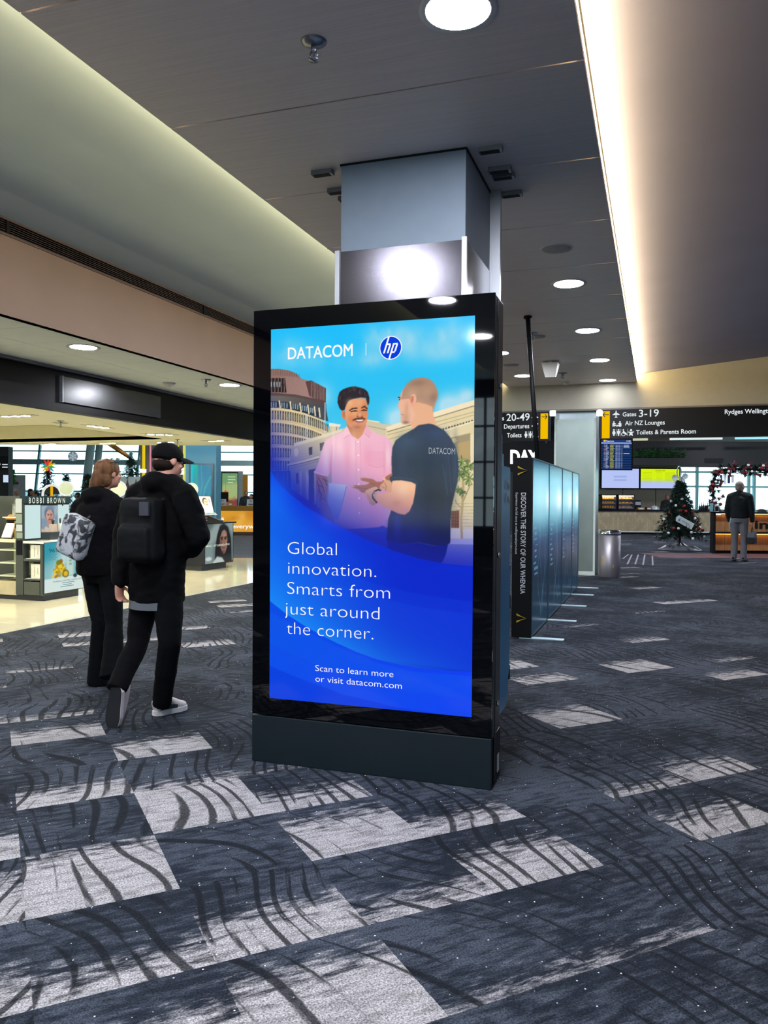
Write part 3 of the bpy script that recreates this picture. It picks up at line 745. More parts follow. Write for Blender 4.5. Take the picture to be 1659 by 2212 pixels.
 ('p','8a9488',[12,645,17,645,18,674,12,674],0.6,0.0,None),
 ('p','3d423f',[25,634,33,634,33,679,25,679],0.95,0.0,None),
 ('p','8a9488',[26,645,32,645,32,674,26,674],0.6,0.0,None),
 ('p','3d423f',[39,634,47,634,47,679,39,679],0.95,0.0,None),
 ('p','8a9488',[40,645,46,645,46,674,41,674],0.6,0.0,None),
 ('p','3d423f',[53,634,61,635,61,679,53,679],0.95,0.0,None),
 ('p','8a9488',[54,646,60,646,60,675,55,675],0.6,0.0,None),
 ('p','3d423f',[67,635,74,635,75,680,67,680],0.95,0.0,None),
 ('p','8a9488',[68,646,73,646,74,675,68,675],0.6,0.0,None),
 ('p','3d423f',[80,636,88,636,88,680,80,680],0.95,0.0,None),
 ('p','8a9488',[82,647,87,647,87,676,82,676],0.6,0.0,None),
 ('p','3d423f',[93,636,101,636,101,681,94,681],0.95,0.0,None),
 ('p','8a9488',[95,647,100,648,100,676,95,676],0.6,0.0,None),
 ('p','3d423f',[106,637,113,637,114,681,107,681],0.95,0.0,None),
 ('p','8a9488',[108,648,112,648,113,677,108,677],0.6,0.0,None),
 ('l','f0dcae',[-5,627,20,627,44,627,69,628,94,630],5.4,0.7,0.0),
 ('p','4b4a58',[-12,683,111,683,113,885,-11,786],1,0.0,None),
 ('l','8c89a0',[38,692,40,853],6.8,0.8,0.0),
 ('l','8c89a0',[72,692,74,852],6.8,0.8,0.0),
 ('l','8c89a0',[92,692,94,852],6.8,0.8,0.0),
 ('p','cdc0a0',[106,652,110,576,134,547,192,535,285,510,418,475,568,469,667,477,670,887,281,893,137,785,109,719],1,0.0,(254,520,257,784,'958c8e')),
 ('l','a89a7c',[110,581,325,532],1.6,0.5,0.0),
 ('l','a89a7c',[110,593,325,544],1.6,0.5,0.0),
 ('l','a89a7c',[110,605,325,556],1.6,0.5,0.0),
 ('l','a89a7c',[110,617,325,568],1.6,0.5,0.0),
 ('l','a89a7c',[111,630,325,580],1.6,0.5,0.0),
 ('l','a89a7c',[111,642,326,592],1.6,0.5,0.0),
 ('l','a89a7c',[111,654,326,604],1.6,0.5,0.0),
 ('l','a89a7c',[111,666,326,616],1.6,0.5,0.0),
 ('l','a89a7c',[111,679,326,628],1.6,0.5,0.0),
 ('l','a89a7c',[111,691,326,641],1.6,0.5,0.0),
 ('l','a89a7c',[111,703,326,653],1.6,0.5,0.0),
 ('l','a89a7c',[112,715,326,665],1.6,0.5,0.0),
 ('l','a89a7c',[112,727,326,677],1.6,0.5,0.0),
 ('l','a89a7c',[112,740,327,689],1.6,0.5,0.0),
 ('l','a89a7c',[112,752,327,701],1.6,0.5,0.0),
 ('l','a89a7c',[112,764,327,713],1.6,0.5,0.0),
 ('p','e1d6b8',[124,552,192,535,285,510,371,487,371,500,285,525,192,550,125,567],0.9,0.0,None),
 ('p','4f4c48',[202,573,221,568,221,606,205,610],1,0.0,None),
 ('p','4f4c48',[259,553,283,547,278,582,262,591],1,0.0,None),
 ('l','e0d3b2',[91,654,171,639,255,617],9.1,1,0.0),
 ('l','5d5346',[96,661,171,645,255,626],3.6,0.8,0.0),
 ('l','8e8168',[106,672,255,637],3.4,0.7,0.0),
 ('p','55505c',[136,694,150,692,151,745,139,745],1,0.0,None),
 ('p','3a3a4e',[203,679,246,670,248,872,205,851],0.85,0.0,None),
 ('l','cfc6b8',[162,687,164,840],11.3,0.8,0.0),
 ('l','8b8594',[169,687,171,840],3.4,0.8,0.0),
 ('l','cfc6b8',[194,687,195,840],11.3,0.8,0.0),
 ('l','8b8594',[201,687,202,840],3.4,0.8,0.0),
 ('l','cfc6b8',[237,687,238,839],11.3,0.8,0.0),
 ('l','8b8594',[244,687,245,839],3.4,0.8,0.0),
 ('e','e6d8b6',137,594,11.3,20.4,0.8,2.3,0),
 ('l','d5dbe6',[192,415,193,537],3.2,1,0.0),
 ('l','d5dbe6',[286,362,285,510],3.6,1,0.0),
 ('l','cfd3e4',[201,705,200,851],3.6,1,0.0),
 ('p','cfc2a0',[486,450,500,448,555,458,568,469,636,477,689,467,690,654,488,653],1,0.0,None),
 ('l','9d8f70',[498,476,622,504],4.5,0.7,0.0),
 ('l','efe4c6',[496,450,555,460],4.5,1,0.0),
 ('p','e2cf9f',[589,485,635,470,815,423,1009,371,1013,1024,582,1037],1,0.0,(862,404,866,966,'d8c9a0')),
 ('p','f0dfba',[589,485,635,470,815,423,1009,371,1010,393,815,447,600,504],1,0.0,None),
 ('l','9c8356',[596,506,815,449,1010,397],5.0,1,0.0),
 ('l','b59c69',[596,521,815,470,1010,424],3.2,1,0.0),
 ('l','b09968',[596,542,841,481,1010,437],2.7,1,0.0),
 ('p','443b2c',[843,500,852,498,852,505,843,507],0.9,0.0,None),
 ('p','443b2c',[857,496,865,494,865,502,857,504],0.9,0.0,None),
 ('p','443b2c',[870,493,878,491,878,498,870,500],0.9,0.0,None),
 ('p','443b2c',[883,489,891,487,892,495,883,497],0.9,0.0,None),
 ('p','443b2c',[896,486,905,484,905,491,896,493],0.9,0.0,None),
 ('p','443b2c',[909,483,918,481,918,488,909,490],0.9,0.0,None),
 ('p','443b2c',[922,479,931,477,931,485,922,486],0.9,0.0,None),
 ('p','443b2c',[935,476,944,474,944,481,936,483],0.9,0.0,None),
 ('p','443b2c',[949,472,957,471,957,478,949,480],0.9,0.0,None),
 ('p','443b2c',[962,469,970,467,970,474,962,476],0.9,0.0,None),
 ('p','443b2c',[974,466,983,464,983,471,975,473],0.9,0.0,None),
 ('p','443b2c',[987,462,996,461,996,468,987,470],0.9,0.0,None),
 ('p','443b2c',[1000,459,1009,457,1009,464,1000,466],0.9,0.0,None),
 ('l','f0e2bd',[841,514,1010,465],5.7,1,0.0),
 ('p','8d7a55',[888,540,985,519,986,655,917,623],0.8,2.3,None),
 ('p','b89a5c',[916,567,981,552,982,634,927,623],0.9,0.0,None),
 ('e','d9bd83',912,551,11.3,11.3,1,0.0,0),
 ('p','e9d7ad',[985,527,1010,523,1011,675,986,675],1,0.0,None),
 ('l','a89468',[897,833,1004,832],1.8,0.9,0.0),
 ('l','a89468',[897,847,1004,846],1.8,0.9,0.0),
 ('l','a89468',[897,862,1004,860],1.8,0.9,0.0),
 ('l','a89468',[897,876,1004,875],1.8,0.9,0.0),
 ('l','a89468',[897,891,1004,889],1.8,0.9,0.0),
 ('l','a89468',[897,905,1004,903],1.8,0.9,0.0),
 ('l','a89468',[897,920,1004,918],1.8,0.9,0.0),
 ('l','a89468',[897,934,1004,932],1.8,0.9,0.0),
 ('l','a89468',[897,949,1004,946],1.8,0.9,0.0),
 ('p','8a4e1c',[899,866,937,863,938,942,900,941],1,0.0,None),
 ('l','4f2a0e',[910,866,910,940],2.5,1,0.0),
 ('l','4f2a0e',[920,866,921,940],2.5,1,0.0),
 ('l','4f2a0e',[929,866,929,940],2.5,1,0.0),
 ('l','4f2a0e',[899,883,937,882],2.5,1,0.0),
 ('l','4f2a0e',[899,897,937,896],2.5,1,0.0),
 ('l','4f2a0e',[899,912,937,911],2.5,1,0.0),
 ('l','4f2a0e',[899,926,937,925],2.5,1,0.0),
 ('p','d9d3d2',[895,945,1013,944,1013,987,896,988],0.85,0.0,None),
 ('p','b9b7dc',[896,990,1013,987,1013,1014,896,1011],1,0.0,None),
 ('p','7d80c6',[823,1013,1013,1014,1014,1116,824,1113],1,0.0,(930,1016,930,1113,'3a47cf')),
 ('l','b79d6a',[950,985,946,902,952,830,955,779,953,727,955,696],11.3,1,0.0),
 ('l','a88f60',[956,820,974,778,987,747],5.7,1,0.0),
 ('l','a88f60',[945,851,924,831,918,816],4.5,1,0.0),
 ('l','a88f60',[949,810,939,775,930,754],5.7,1,0.0),
 ('l','4f6b1c',[948,648,984,643],3.4,0.9,0.0),
 ('l','6e8426',[948,648,971,666],3.4,0.9,0.0),
 ('l','2e4a18',[948,648,945,622],3.4,0.9,0.0),
 ('l','4f6b1c',[948,648,948,675],3.4,0.9,0.0),
 ('l','8d9a3c',[948,648,928,642],3.4,0.9,0.0),
 ('l','3c5a1e',[948,648,925,627],3.4,0.9,0.0),
 ('l','8d9a3c',[948,648,977,644],3.4,0.9,0.0),
 ('l','4f6b1c',[948,648,911,652],3.4,0.9,0.0),
 ('l','8d9a3c',[948,648,924,679],3.4,0.9,0.0),
 ('l','6e8426',[948,648,916,668],3.4,0.9,0.0),
 ('l','4f6b1c',[948,648,925,644],3.4,0.9,0.0),
 ('l','3c5a1e',[948,648,959,672],3.4,0.9,0.0),
 ('l','3c5a1e',[948,648,910,650],3.4,0.9,0.0),
 ('l','8d9a3c',[948,648,964,684],3.4,0.9,0.0),
 ('l','2e4a18',[948,648,944,618],3.4,0.9,0.0),
 ('l','8d9a3c',[948,648,955,628],3.4,0.9,0.0),
 ('l','8d9a3c',[948,648,967,680],3.4,0.9,0.0),
 ('l','2e4a18',[948,648,934,633],3.4,0.9,0.0),
 ('l','2e4a18',[948,648,974,640],3.4,0.9,0.0),
 ('l','8d9a3c',[948,648,933,630],3.4,0.9,0.0),
 ('l','3c5a1e',[948,648,929,678],3.4,0.9,0.0),
 ('l','6e8426',[948,648,943,626],3.4,0.9,0.0),
 ('l','6e8426',[948,648,981,641],3.4,0.9,0.0),
 ('l','8d9a3c',[948,648,971,632],3.4,0.9,0.0),
 ('l','3c5a1e',[948,648,935,686],3.4,0.9,0.0),
 ('l','3c5a1e',[948,648,921,642],3.4,0.9,0.0),
 ('l','6e8426',[978,665,957,657],3.4,0.9,0.0),
 ('l','3c5a1e',[978,665,953,671],3.4,0.9,0.0),
 ('l','2e4a18',[978,665,1001,649],3.4,0.9,0.0),
 ('l','6e8426',[978,665,972,637],3.4,0.9,0.0),
 ('l','3c5a1e',[978,665,998,669],3.4,0.9,0.0),
 ('l','6e8426',[978,665,964,651],3.4,0.9,0.0),
 ('l','3c5a1e',[978,665,963,640],3.4,0.9,0.0),
 ('l','6e8426',[978,665,993,686],3.4,0.9,0.0),
 ('l','4f6b1c',[978,665,996,663],3.4,0.9,0.0),
 ('l','6e8426',[978,665,1001,677],3.4,0.9,0.0),
 ('l','4f6b1c',[978,665,968,652],3.4,0.9,0.0),
 ('l','4f6b1c',[978,665,1009,674],3.4,0.9,0.0),
 ('l','6e8426',[978,665,963,683],3.4,0.9,0.0),
 ('l','4f6b1c',[978,665,975,643],3.4,0.9,0.0),
 ('l','6e8426',[978,665,963,681],3.4,0.9,0.0),
 ('l','2e4a18',[978,665,989,684],3.4,0.9,0.0),
 ('l','4f6b1c',[978,665,1005,659],3.4,0.9,0.0),
 ('l','2e4a18',[978,665,972,694],3.4,0.9,0.0),
 ('l','4f6b1c',[978,665,947,679],3.4,0.9,0.0),
 ('l','3c5a1e',[978,665,1004,652],3.4,0.9,0.0),
 ('l','6e8426',[978,665,970,645],3.4,0.9,0.0),
 ('l','4f6b1c',[978,665,1003,685],3.4,0.9,0.0),
 ('l','6e8426',[978,665,1010,674],3.4,0.9,0.0),
 ('l','8d9a3c',[978,665,946,666],3.4,0.9,0.0),
 ('l','2e4a18',[978,665,957,667],3.4,0.9,0.0),
 ('l','8d9a3c',[978,665,976,697],3.4,0.9,0.0),
 ('l','6e8426',[961,688,944,670],3.4,0.9,0.0),
 ('l','6e8426',[961,688,951,674],3.4,0.9,0.0),
 ('l','6e8426',[961,688,971,707],3.4,0.9,0.0),
 ('l','4f6b1c',[961,688,928,690],3.4,0.9,0.0),
 ('l','8d9a3c',[961,688,982,691],3.4,0.9,0.0),
 ('l','6e8426',[961,688,978,700],3.4,0.9,0.0),
 ('l','2e4a18',[961,688,939,672],3.4,0.9,0.0),
 ('l','3c5a1e',[961,688,960,715],3.4,0.9,0.0),
 ('l','8d9a3c',[961,688,961,673],3.4,0.9,0.0),
 ('l','4f6b1c',[961,688,945,702],3.4,0.9,0.0),
 ('l','6e8426',[961,688,962,710],3.4,0.9,0.0),
 ('l','4f6b1c',[961,688,961,674],3.4,0.9,0.0),
 ('l','2e4a18',[961,688,936,689],3.4,0.9,0.0),
 ('l','6e8426',[961,688,938,687],3.4,0.9,0.0),
 ('l','3c5a1e',[961,688,958,669],3.4,0.9,0.0),
 ('l','8d9a3c',[961,688,988,695],3.4,0.9,0.0),
 ('l','4f6b1c',[961,688,985,681],3.4,0.9,0.0),
 ('l','4f6b1c',[961,688,948,672],3.4,0.9,0.0),
 ('l','3c5a1e',[961,688,929,688],3.4,0.9,0.0),
 ('l','2e4a18',[961,688,942,712],3.4,0.9,0.0),
 ('l','8d9a3c',[961,688,950,720],3.4,0.9,0.0),
 ('l','4f6b1c',[961,688,979,704],3.4,0.9,0.0),
 ('l','8d9a3c',[961,688,968,676],3.4,0.9,0.0),
 ('l','3c5a1e',[961,688,930,699],3.4,0.9,0.0),
 ('l','2e4a18',[961,688,981,701],3.4,0.9,0.0),
 ('l','6e8426',[961,688,951,718],3.4,0.9,0.0),
 ('l','3c5a1e',[938,704,939,692],3.4,0.9,0.0),
 ('l','6e8426',[938,704,921,725],3.4,0.9,0.0),
 ('l','4f6b1c',[938,704,938,689],3.4,0.9,0.0),
 ('l','3c5a1e',[938,704,938,724],3.4,0.9,0.0),
 ('l','6e8426',[938,704,952,690],3.4,0.9,0.0),
 ('l','8d9a3c',[938,704,933,695],3.4,0.9,0.0),
 ('l','8d9a3c',[938,704,942,685],3.4,0.9,0.0),
 ('l','6e8426',[938,704,931,734],3.4,0.9,0.0),
 ('l','3c5a1e',[938,704,944,692],3.4,0.9,0.0),
 ('l','8d9a3c',[938,704,955,691],3.4,0.9,0.0),
 ('l','2e4a18',[938,704,962,698],3.4,0.9,0.0),
 ('l','3c5a1e',[938,704,925,718],3.4,0.9,0.0),
 ('l','4f6b1c',[938,704,937,728],3.4,0.9,0.0),
 ('l','4f6b1c',[938,704,915,696],3.4,0.9,0.0),
 ('l','3c5a1e',[938,704,954,715],3.4,0.9,0.0),
 ('l','4f6b1c',[938,704,951,724],3.4,0.9,0.0),
 ('l','4f6b1c',[938,704,946,684],3.4,0.9,0.0),
 ('l','6e8426',[938,704,952,721],3.4,0.9,0.0),
 ('l','2e4a18',[938,704,931,684],3.4,0.9,0.0),
 ('l','4f6b1c',[938,704,917,716],3.4,0.9,0.0),
 ('l','8d9a3c',[938,704,954,731],3.4,0.9,0.0),
 ('l','3c5a1e',[938,704,957,720],3.4,0.9,0.0),
 ('l','8d9a3c',[938,704,937,734],3.4,0.9,0.0),
 ('l','2e4a18',[938,704,956,703],3.4,0.9,0.0),
 ('l','6e8426',[938,704,943,687],3.4,0.9,0.0),
 ('l','3c5a1e',[938,704,914,713],3.4,0.9,0.0),
 ('l','8d9a3c',[982,721,961,743],3.4,0.9,0.0),
 ('l','8d9a3c',[982,721,957,723],3.4,0.9,0.0),
 ('l','8d9a3c',[982,721,982,752],3.4,0.9,0.0),
 ('l','3c5a1e',[982,721,975,702],3.4,0.9,0.0),
 ('l','4f6b1c',[982,721,968,749],3.4,0.9,0.0),
 ('l','6e8426',[982,721,984,696],3.4,0.9,0.0),
 ('l','8d9a3c',[982,721,962,721],3.4,0.9,0.0),
 ('l','4f6b1c',[982,721,1010,721],3.4,0.9,0.0),
 ('l','8d9a3c',[982,721,972,747],3.4,0.9,0.0),
 ('l','4f6b1c',[982,721,964,702],3.4,0.9,0.0),
 ('l','3c5a1e',[982,721,965,736],3.4,0.9,0.0),
 ('l','4f6b1c',[982,721,957,706],3.4,0.9,0.0),
 ('l','6e8426',[982,721,962,741],3.4,0.9,0.0),
 ('l','3c5a1e',[982,721,978,755],3.4,0.9,0.0),
 ('l','6e8426',[982,721,993,751],3.4,0.9,0.0),
 ('l','8d9a3c',[982,721,1011,726],3.4,0.9,0.0),
 ('l','8d9a3c',[982,721,982,750],3.4,0.9,0.0),
 ('l','4f6b1c',[982,721,974,695],3.4,0.9,0.0),
 ('l','3c5a1e',[982,721,964,749],3.4,0.9,0.0),
 ('l','3c5a1e',[982,721,997,702],3.4,0.9,0.0),
 ('l','2e4a18',[982,721,954,727],3.4,0.9,0.0),
 ('l','8d9a3c',[982,721,952,732],3.4,0.9,0.0),
 ('l','2e4a18',[982,721,1001,728],3.4,0.9,0.0),
 ('l','8d9a3c',[982,721,996,749],3.4,0.9,0.0),
 ('l','6e8426',[982,721,982,751],3.4,0.9,0.0),
 ('l','8d9a3c',[982,721,1006,733],3.4,0.9,0.0),
 ('l','2e4a18',[953,783,948,777],3.4,0.9,0.0),
 ('l','2e4a18',[953,783,936,781],3.4,0.9,0.0),
 ('l','3c5a1e',[953,783,971,790],3.4,0.9,0.0),
 ('l','2e4a18',[953,783,936,793],3.4,0.9,0.0),
 ('l','3c5a1e',[953,783,942,787],3.4,0.9,0.0),
 ('l','2e4a18',[953,783,950,775],3.4,0.9,0.0),
 ('l','2e4a18',[953,783,959,776],3.4,0.9,0.0),
 ('l','4f6b1c',[953,783,945,776],3.4,0.9,0.0),
 ('l','3c5a1e',[953,783,941,786],3.4,0.9,0.0),
 ('l','3c5a1e',[953,783,936,784],3.4,0.9,0.0),
 ('l','6e8426',[953,783,944,778],3.4,0.9,0.0),
 ('l','3c5a1e',[953,783,968,782],3.4,0.9,0.0),
 ('l','4f6b1c',[953,783,950,804],3.4,0.9,0.0),
 ('l','2e4a18',[953,783,945,772],3.4,0.9,0.0),
 ('l','2e4a18',[953,783,956,799],3.4,0.9,0.0),
 ('l','8d9a3c',[953,783,942,790],3.4,0.9,0.0),
 ('l','6e8426',[953,783,963,777],3.4,0.9,0.0),
 ('l','6e8426',[953,783,966,780],3.4,0.9,0.0),
 ('l','4f6b1c',[953,783,965,781],3.4,0.9,0.0),
 ('l','2e4a18',[953,783,964,778],3.4,0.9,0.0),
 ('l','6e8426',[953,783,958,797],3.4,0.9,0.0),
 ('l','8d9a3c',[953,783,955,803],3.4,0.9,0.0),
 ('l','2e4a18',[953,783,939,797],3.4,0.9,0.0),
 ('l','3c5a1e',[953,783,950,802],3.4,0.9,0.0),
 ('l','2e4a18',[953,783,937,787],3.4,0.9,0.0),
 ('l','2e4a18',[953,783,952,771],3.4,0.9,0.0),
 ('l','4f6b1c',[936,768,921,770],3.4,0.9,0.0),
 ('l','6e8426',[936,768,927,782],3.4,0.9,0.0),
 ('l','8d9a3c',[936,768,936,790],3.4,0.9,0.0),
 ('l','6e8426',[936,768,918,775],3.4,0.9,0.0),
 ('l','4f6b1c',[936,768,931,784],3.4,0.9,0.0),
 ('l','4f6b1c',[936,768,946,779],3.4,0.9,0.0),
 ('l','8d9a3c',[936,768,952,764],3.4,0.9,0.0),
 ('l','3c5a1e',[936,768,950,773],3.4,0.9,0.0),
 ('l','6e8426',[936,768,927,780],3.4,0.9,0.0),
 ('l','8d9a3c',[936,768,929,781],3.4,0.9,0.0),
 ('l','6e8426',[936,768,946,778],3.4,0.9,0.0),
 ('l','2e4a18',[936,768,931,782],3.4,0.9,0.0),
 ('l','6e8426',[936,768,937,785],3.4,0.9,0.0),
 ('l','4f6b1c',[936,768,932,757],3.4,0.9,0.0),
 ('l','3c5a1e',[936,768,930,783],3.4,0.9,0.0),
 ('l','4f6b1c',[936,768,947,776],3.4,0.9,0.0),
 ('l','6e8426',[936,768,921,780],3.4,0.9,0.0),
 ('l','4f6b1c',[936,768,930,786],3.4,0.9,0.0),
 ('l','3c5a1e',[936,768,928,786],3.4,0.9,0.0),
 ('l','4f6b1c',[936,768,948,769],3.4,0.9,0.0),
 ('l','3c5a1e',[936,768,925,781],3.4,0.9,0.0),
 ('l','3c5a1e',[936,768,947,762],3.4,0.9,0.0),
 ('l','3c5a1e',[936,768,924,764],3.4,0.9,0.0),
 ('l','8d9a3c',[936,768,929,761],3.4,0.9,0.0),
 ('l','8d9a3c',[936,768,944,761],3.4,0.9,0.0),
 ('l','4f6b1c',[936,768,926,781],3.4,0.9,0.0),
 ('p','5560b0',[-37,674,137,785,281,872,284,1177,-56,1192],1,0.0,(38,674,138,918,'2236c8')),
 ('p','2c3ea6',[319,915,621,909,623,1142,322,1154],1,0.0,(422,913,423,1085,'1a2ab8')),
 ('l','4a5cc4',[387,961,514,967,581,959],4.5,0.5,0.0),
 ('l','16208c',[473,968,459,1009],4.5,0.6,0.0),
 ('p','2a2326',[349,364,350,342,358,316,374,304,393,297,416,292,444,294,462,298,483,305,499,319,508,347,507,369,502,382,495,373,490,347,463,344,426,351,403,361,394,379,384,400,373,404,359,391],1,1.4,None),
 ('l','5b4a48',[423,314,431,297],3.0,0.7,0.0),
 ('l','5b4a48',[457,325,455,308],3.0,0.7,0.0),
 ('l','3d3336',[424,315,416,298],3.0,0.7,0.0),
 ('l','5b4a48',[407,313,406,295],3.0,0.7,0.0),
 ('l','17131a',[504,356,503,338],3.0,0.7,0.0),
 ('l','5b4a48',[485,339,484,322],3.0,0.7,0.0),
 ('l','17131a',[439,308,440,291],3.0,0.7,0.0),
 ('l','5b4a48',[361,352,367,334],3.0,0.7,0.0),
 ('l','5b4a48',[434,315,427,297],3.0,0.7,0.0),
 ('l','5b4a48',[429,307,424,290],3.0,0.7,0.0),
 ('l','17131a',[425,316,420,299],3.0,0.7,0.0),
 ('l','3d3336',[412,317,419,300],3.0,0.7,0.0),
 ('l','17131a',[463,323,457,306],3.0,0.7,0.0),
 ('l','17131a',[370,347,378,330],3.0,0.7,0.0),
 ('l','3d3336',[380,330,379,313],3.0,0.7,0.0),
 ('l','3d3336',[419,312,425,295],3.0,0.7,0.0),
 ('l','3d3336',[440,313,440,296],3.0,0.7,0.0),
 ('l','3d3336',[428,309,432,292],3.0,0.7,0.0),
 ('l','5b4a48',[460,324,462,306],3.0,0.7,0.0),
 ('l','3d3336',[468,323,470,306],3.0,0.7,0.0),
 ('l','17131a',[452,319,448,301],3.0,0.7,0.0),
 ('l','17131a',[464,324,469,307],3.0,0.7,0.0),
 ('l','17131a',[479,339,476,322],3.0,0.7,0.0),
 ('l','5b4a48',[459,327,461,310],3.0,0.7,0.0),
 ('l','5b4a48',[437,309,445,292],3.0,0.7,0.0),
 ('l','3d3336',[491,345,499,328],3.0,0.7,0.0),
 ('l','3d3336',[378,334,384,316],3.0,0.7,0.0),
 ('l','3d3336',[433,307,436,289],3.0,0.7,0.0),
 ('l','5b4a48',[359,350,361,333],3.0,0.7,0.0),
 ('l','5b4a48',[466,331,460,313],3.0,0.7,0.0),
 ('l','3d3336',[405,319,406,301],3.0,0.7,0.0),
 ('l','3d3336',[468,331,473,314],3.0,0.7,0.0),
 ('l','3d3336',[460,325,466,308],3.0,0.7,0.0),
 ('l','17131a',[502,354,497,337],3.0,0.7,0.0),
 ('e','cf8560',380,422,11.3,21.6,1,0.0,-0.2),
 ('e','a45c44',382,420,4.5,13.6,0.6,1.1,0),
 ('p','c57f54',[394,453,399,501,423,527,451,538,478,519,494,489,491,468,455,495],1,0.0,(418,490,476,534,'d9935f')),
 ('p','e8a273',[394,374,410,355,430,349,463,346,486,349,495,366,500,394,501,423,498,448,489,474,473,491,455,496,432,493,411,477,397,459,390,440,387,413,387,392],1,1.1,(398,392,500,416,'dd8f60')),
 ('b','f3bf93',410,366,20,20,0.55,0,0),
 ('b','c9733f',417,447,25,27,0.55,0,0),
 ('b','f0b184',440,415,23,20,0.4,0,0),
 ('b','b9643a',486,394,14,32,0.4,0,0),
 ('b','8a5138',445,482,32,14,0.55,0,0),
 ('b','f1b78c',458,367,27,18,0.4,0,0),
 ('l','35211c',[410,403,424,394,447,393],5.9,0.95,0.9),
 ('l','35211c',[470,392,484,386,497,397],5.9,0.95,0.9),
 ('l','3b2019',[417,409,431,405,447,406],5.0,1,0.0),
 ('l','3b2019',[470,405,481,402,495,405],5.0,1,0.0),
 ('e','120c0c',436,406,4.1,3.6,1,0.0,0),
 ('e','120c0c',481,403,4.1,3.6,1,0.0,0),
 ('p','c97c50',[456,402,468,402,479,429,473,435,445,434,440,428],0.55,1.8,None),
 ('b','f2bb92',461,422,8,11,0.6,0,0),
 ('e','6b3322',450,433,5.4,2.7,0.8,1.1,0),
 ('e','6b3322',473,433,4.5,2.5,0.8,1.1,0),
 ('l','3a211a',[427,449,438,443,454,441,470,439,486,444],6.8,0.85,1.4),
 ('p','8c4034',[431,448,454,445,486,445,477,457,461,461,443,456],1,0.7,None),
 ('p','f6efe2',[437,449,459,447,481,447,473,453,454,454],1,0.0,None),
 ('p','c8706a',[438,455,457,457,477,453,471,462,454,465,443,460],0.9,0.9,None),
 ('p','f3bacb',[397,475,374,502,325,519,292,538,276,569,262,619,246,663,229,690,241,698,256,698,280,707,298,712,308,701,319,674,322,729,313,784,323,849,334,925,357,951,404,955,450,953,514,949,559,944,586,933,607,845,622,696,623,632,625,579,614,549,589,527,544,512,507,490,496,468,491,494,473,519,453,538,427,525,402,501],1,0.7,(325,543,513,932,'e08fae')),
 ('b','fbd9df',290,620,23,91,0.6,0,0),
 ('b','f9d2dc',360,565,23,68,0.55,0,0),
 ('b','e893ac',401,653,18,91,0.45,0,0),
 ('b','dd7f9c',315,674,9,68,0.6,0,0),
 ('b','e68fae',499,621,27,68,0.5,0,0),
 ('b','f8cdd9',430,566,18,68,0.5,0,0),
 ('b','f9d3dd',601,621,18,68,0.6,0,0),
 ('b','d98aa6',583,653,7,91,0.5,0,0),
 ('b','eea0b4',374,761,45,68,0.4,0,0),
 ('b','d890b4',539,782,41,91,0.4,0,0),
 ('b','fbdfe5',330,561,7,91,0.4,0,0),
 ('p','f5c3d0',[397,475,374,505,383,531,411,514,423,525],1,0.0,None),
 ('l','d98aa2',[383,531,411,514],2.3,1,0.0),
 ('p','eda9bd',[496,468,507,492,523,511,510,530,487,513,473,519],1,0.0,None),
 ('l','d07f9a',[487,513,510,530],2.3,1,0.0),
 ('l','dc8ba5',[441,545,444,653,450,953],2.3,0.8,0.0),
 ('l','dc8ba5',[464,536,468,653,473,952],2.3,0.7,0.0),
 ('l','d98ba6',[319,674,323,565],2.7,0.6,0.0),
 ('e','f6eef2',453,549,3.9,3.9,1,0.0,0),
 ('e','f6eef2',455,612,3.9,3.9,1,0.0,0),
 ('e','f6eef2',456,679,3.9,3.9,1,0.0,0),
 ('e','f6eef2',458,746,3.9,3.9,1,0.0,0),
 ('e','f6eef2',460,811,3.9,3.9,1,0.0,0),
 ('e','f6eef2',461,880,3.9,3.9,1,0.0,0),
 ('p','e796b2',[504,591,581,596,579,660,545,670,504,657],0.3,0.0,None),
 ('l','cc7b99',[504,657,545,670,581,662],1.8,0.7,0.0),
 ('l','f9d8e2',[232,687,256,696,298,709],5.7,0.7,0.0),
 ('p','d794b6',[571,824,625,849,626,955,577,939],0.9,2.3,None),
 ('p','b87258',[239,698,298,709,304,751,297,806,302,838,319,867,333,910,331,923,315,926,296,913,274,898,262,861,255,817,242,762],1,0.7,(256,718,293,893,'7a4a78')),
 ('l','4a3038',[251,714,270,740,285,784,288,810],5.0,0.75,0.0),
 ('l','4a3038',[256,751,280,762],5.0,0.75,0.0),
 ('l','4a3038',[252,773,271,795,266,810],5.0,0.75,0.0),
 ('l','4a3038',[287,729,299,751],5.0,0.75,0.0),
 ('l','4a3038',[247,731,256,762,269,817],5.0,0.75,0.0),
 ('l','4a3038',[275,718,299,731],5.0,0.75,0.0),
 ('l','4a3038',[262,824,278,810,293,823],5.0,0.75,0.0),
 ('l','d07a58',[256,714,278,744,290,784,285,810],4.5,0.7,0.0),
 ('p','cfd0dc',[306,741,390,748,399,755,397,768,361,905,350,914,329,910,331,888,319,862,302,836,306,784],1,0.0,(362,751,329,903,'5a6cc0')),
 ('l','8c8fa8',[396,757,357,909],5.0,1,0.0),
 ('p','b4704a',[619,696,593,709,571,735,546,735,525,722,496,718,466,715,464,722,475,731,505,737,512,741,489,750,432,752,420,758,430,763,455,770,471,785,501,791,539,786,571,765,598,747,620,722],1,0.7,(432,750,613,717,'a05c3a')),
 ('l','7a3f24',[443,763,501,767],2.3,0.8,0.0),
 ('l','7a3f24',[462,774,508,778],2.3,0.8,0.0),
 ('l','7a3f24',[512,741,539,748],2.3,0.7,0.0),
 ('e','e7b596',430,757,6.8,3.6,0.8,0.0,0),
 ('e','dca486',471,718,6.8,3.4,0.7,0.0,0),
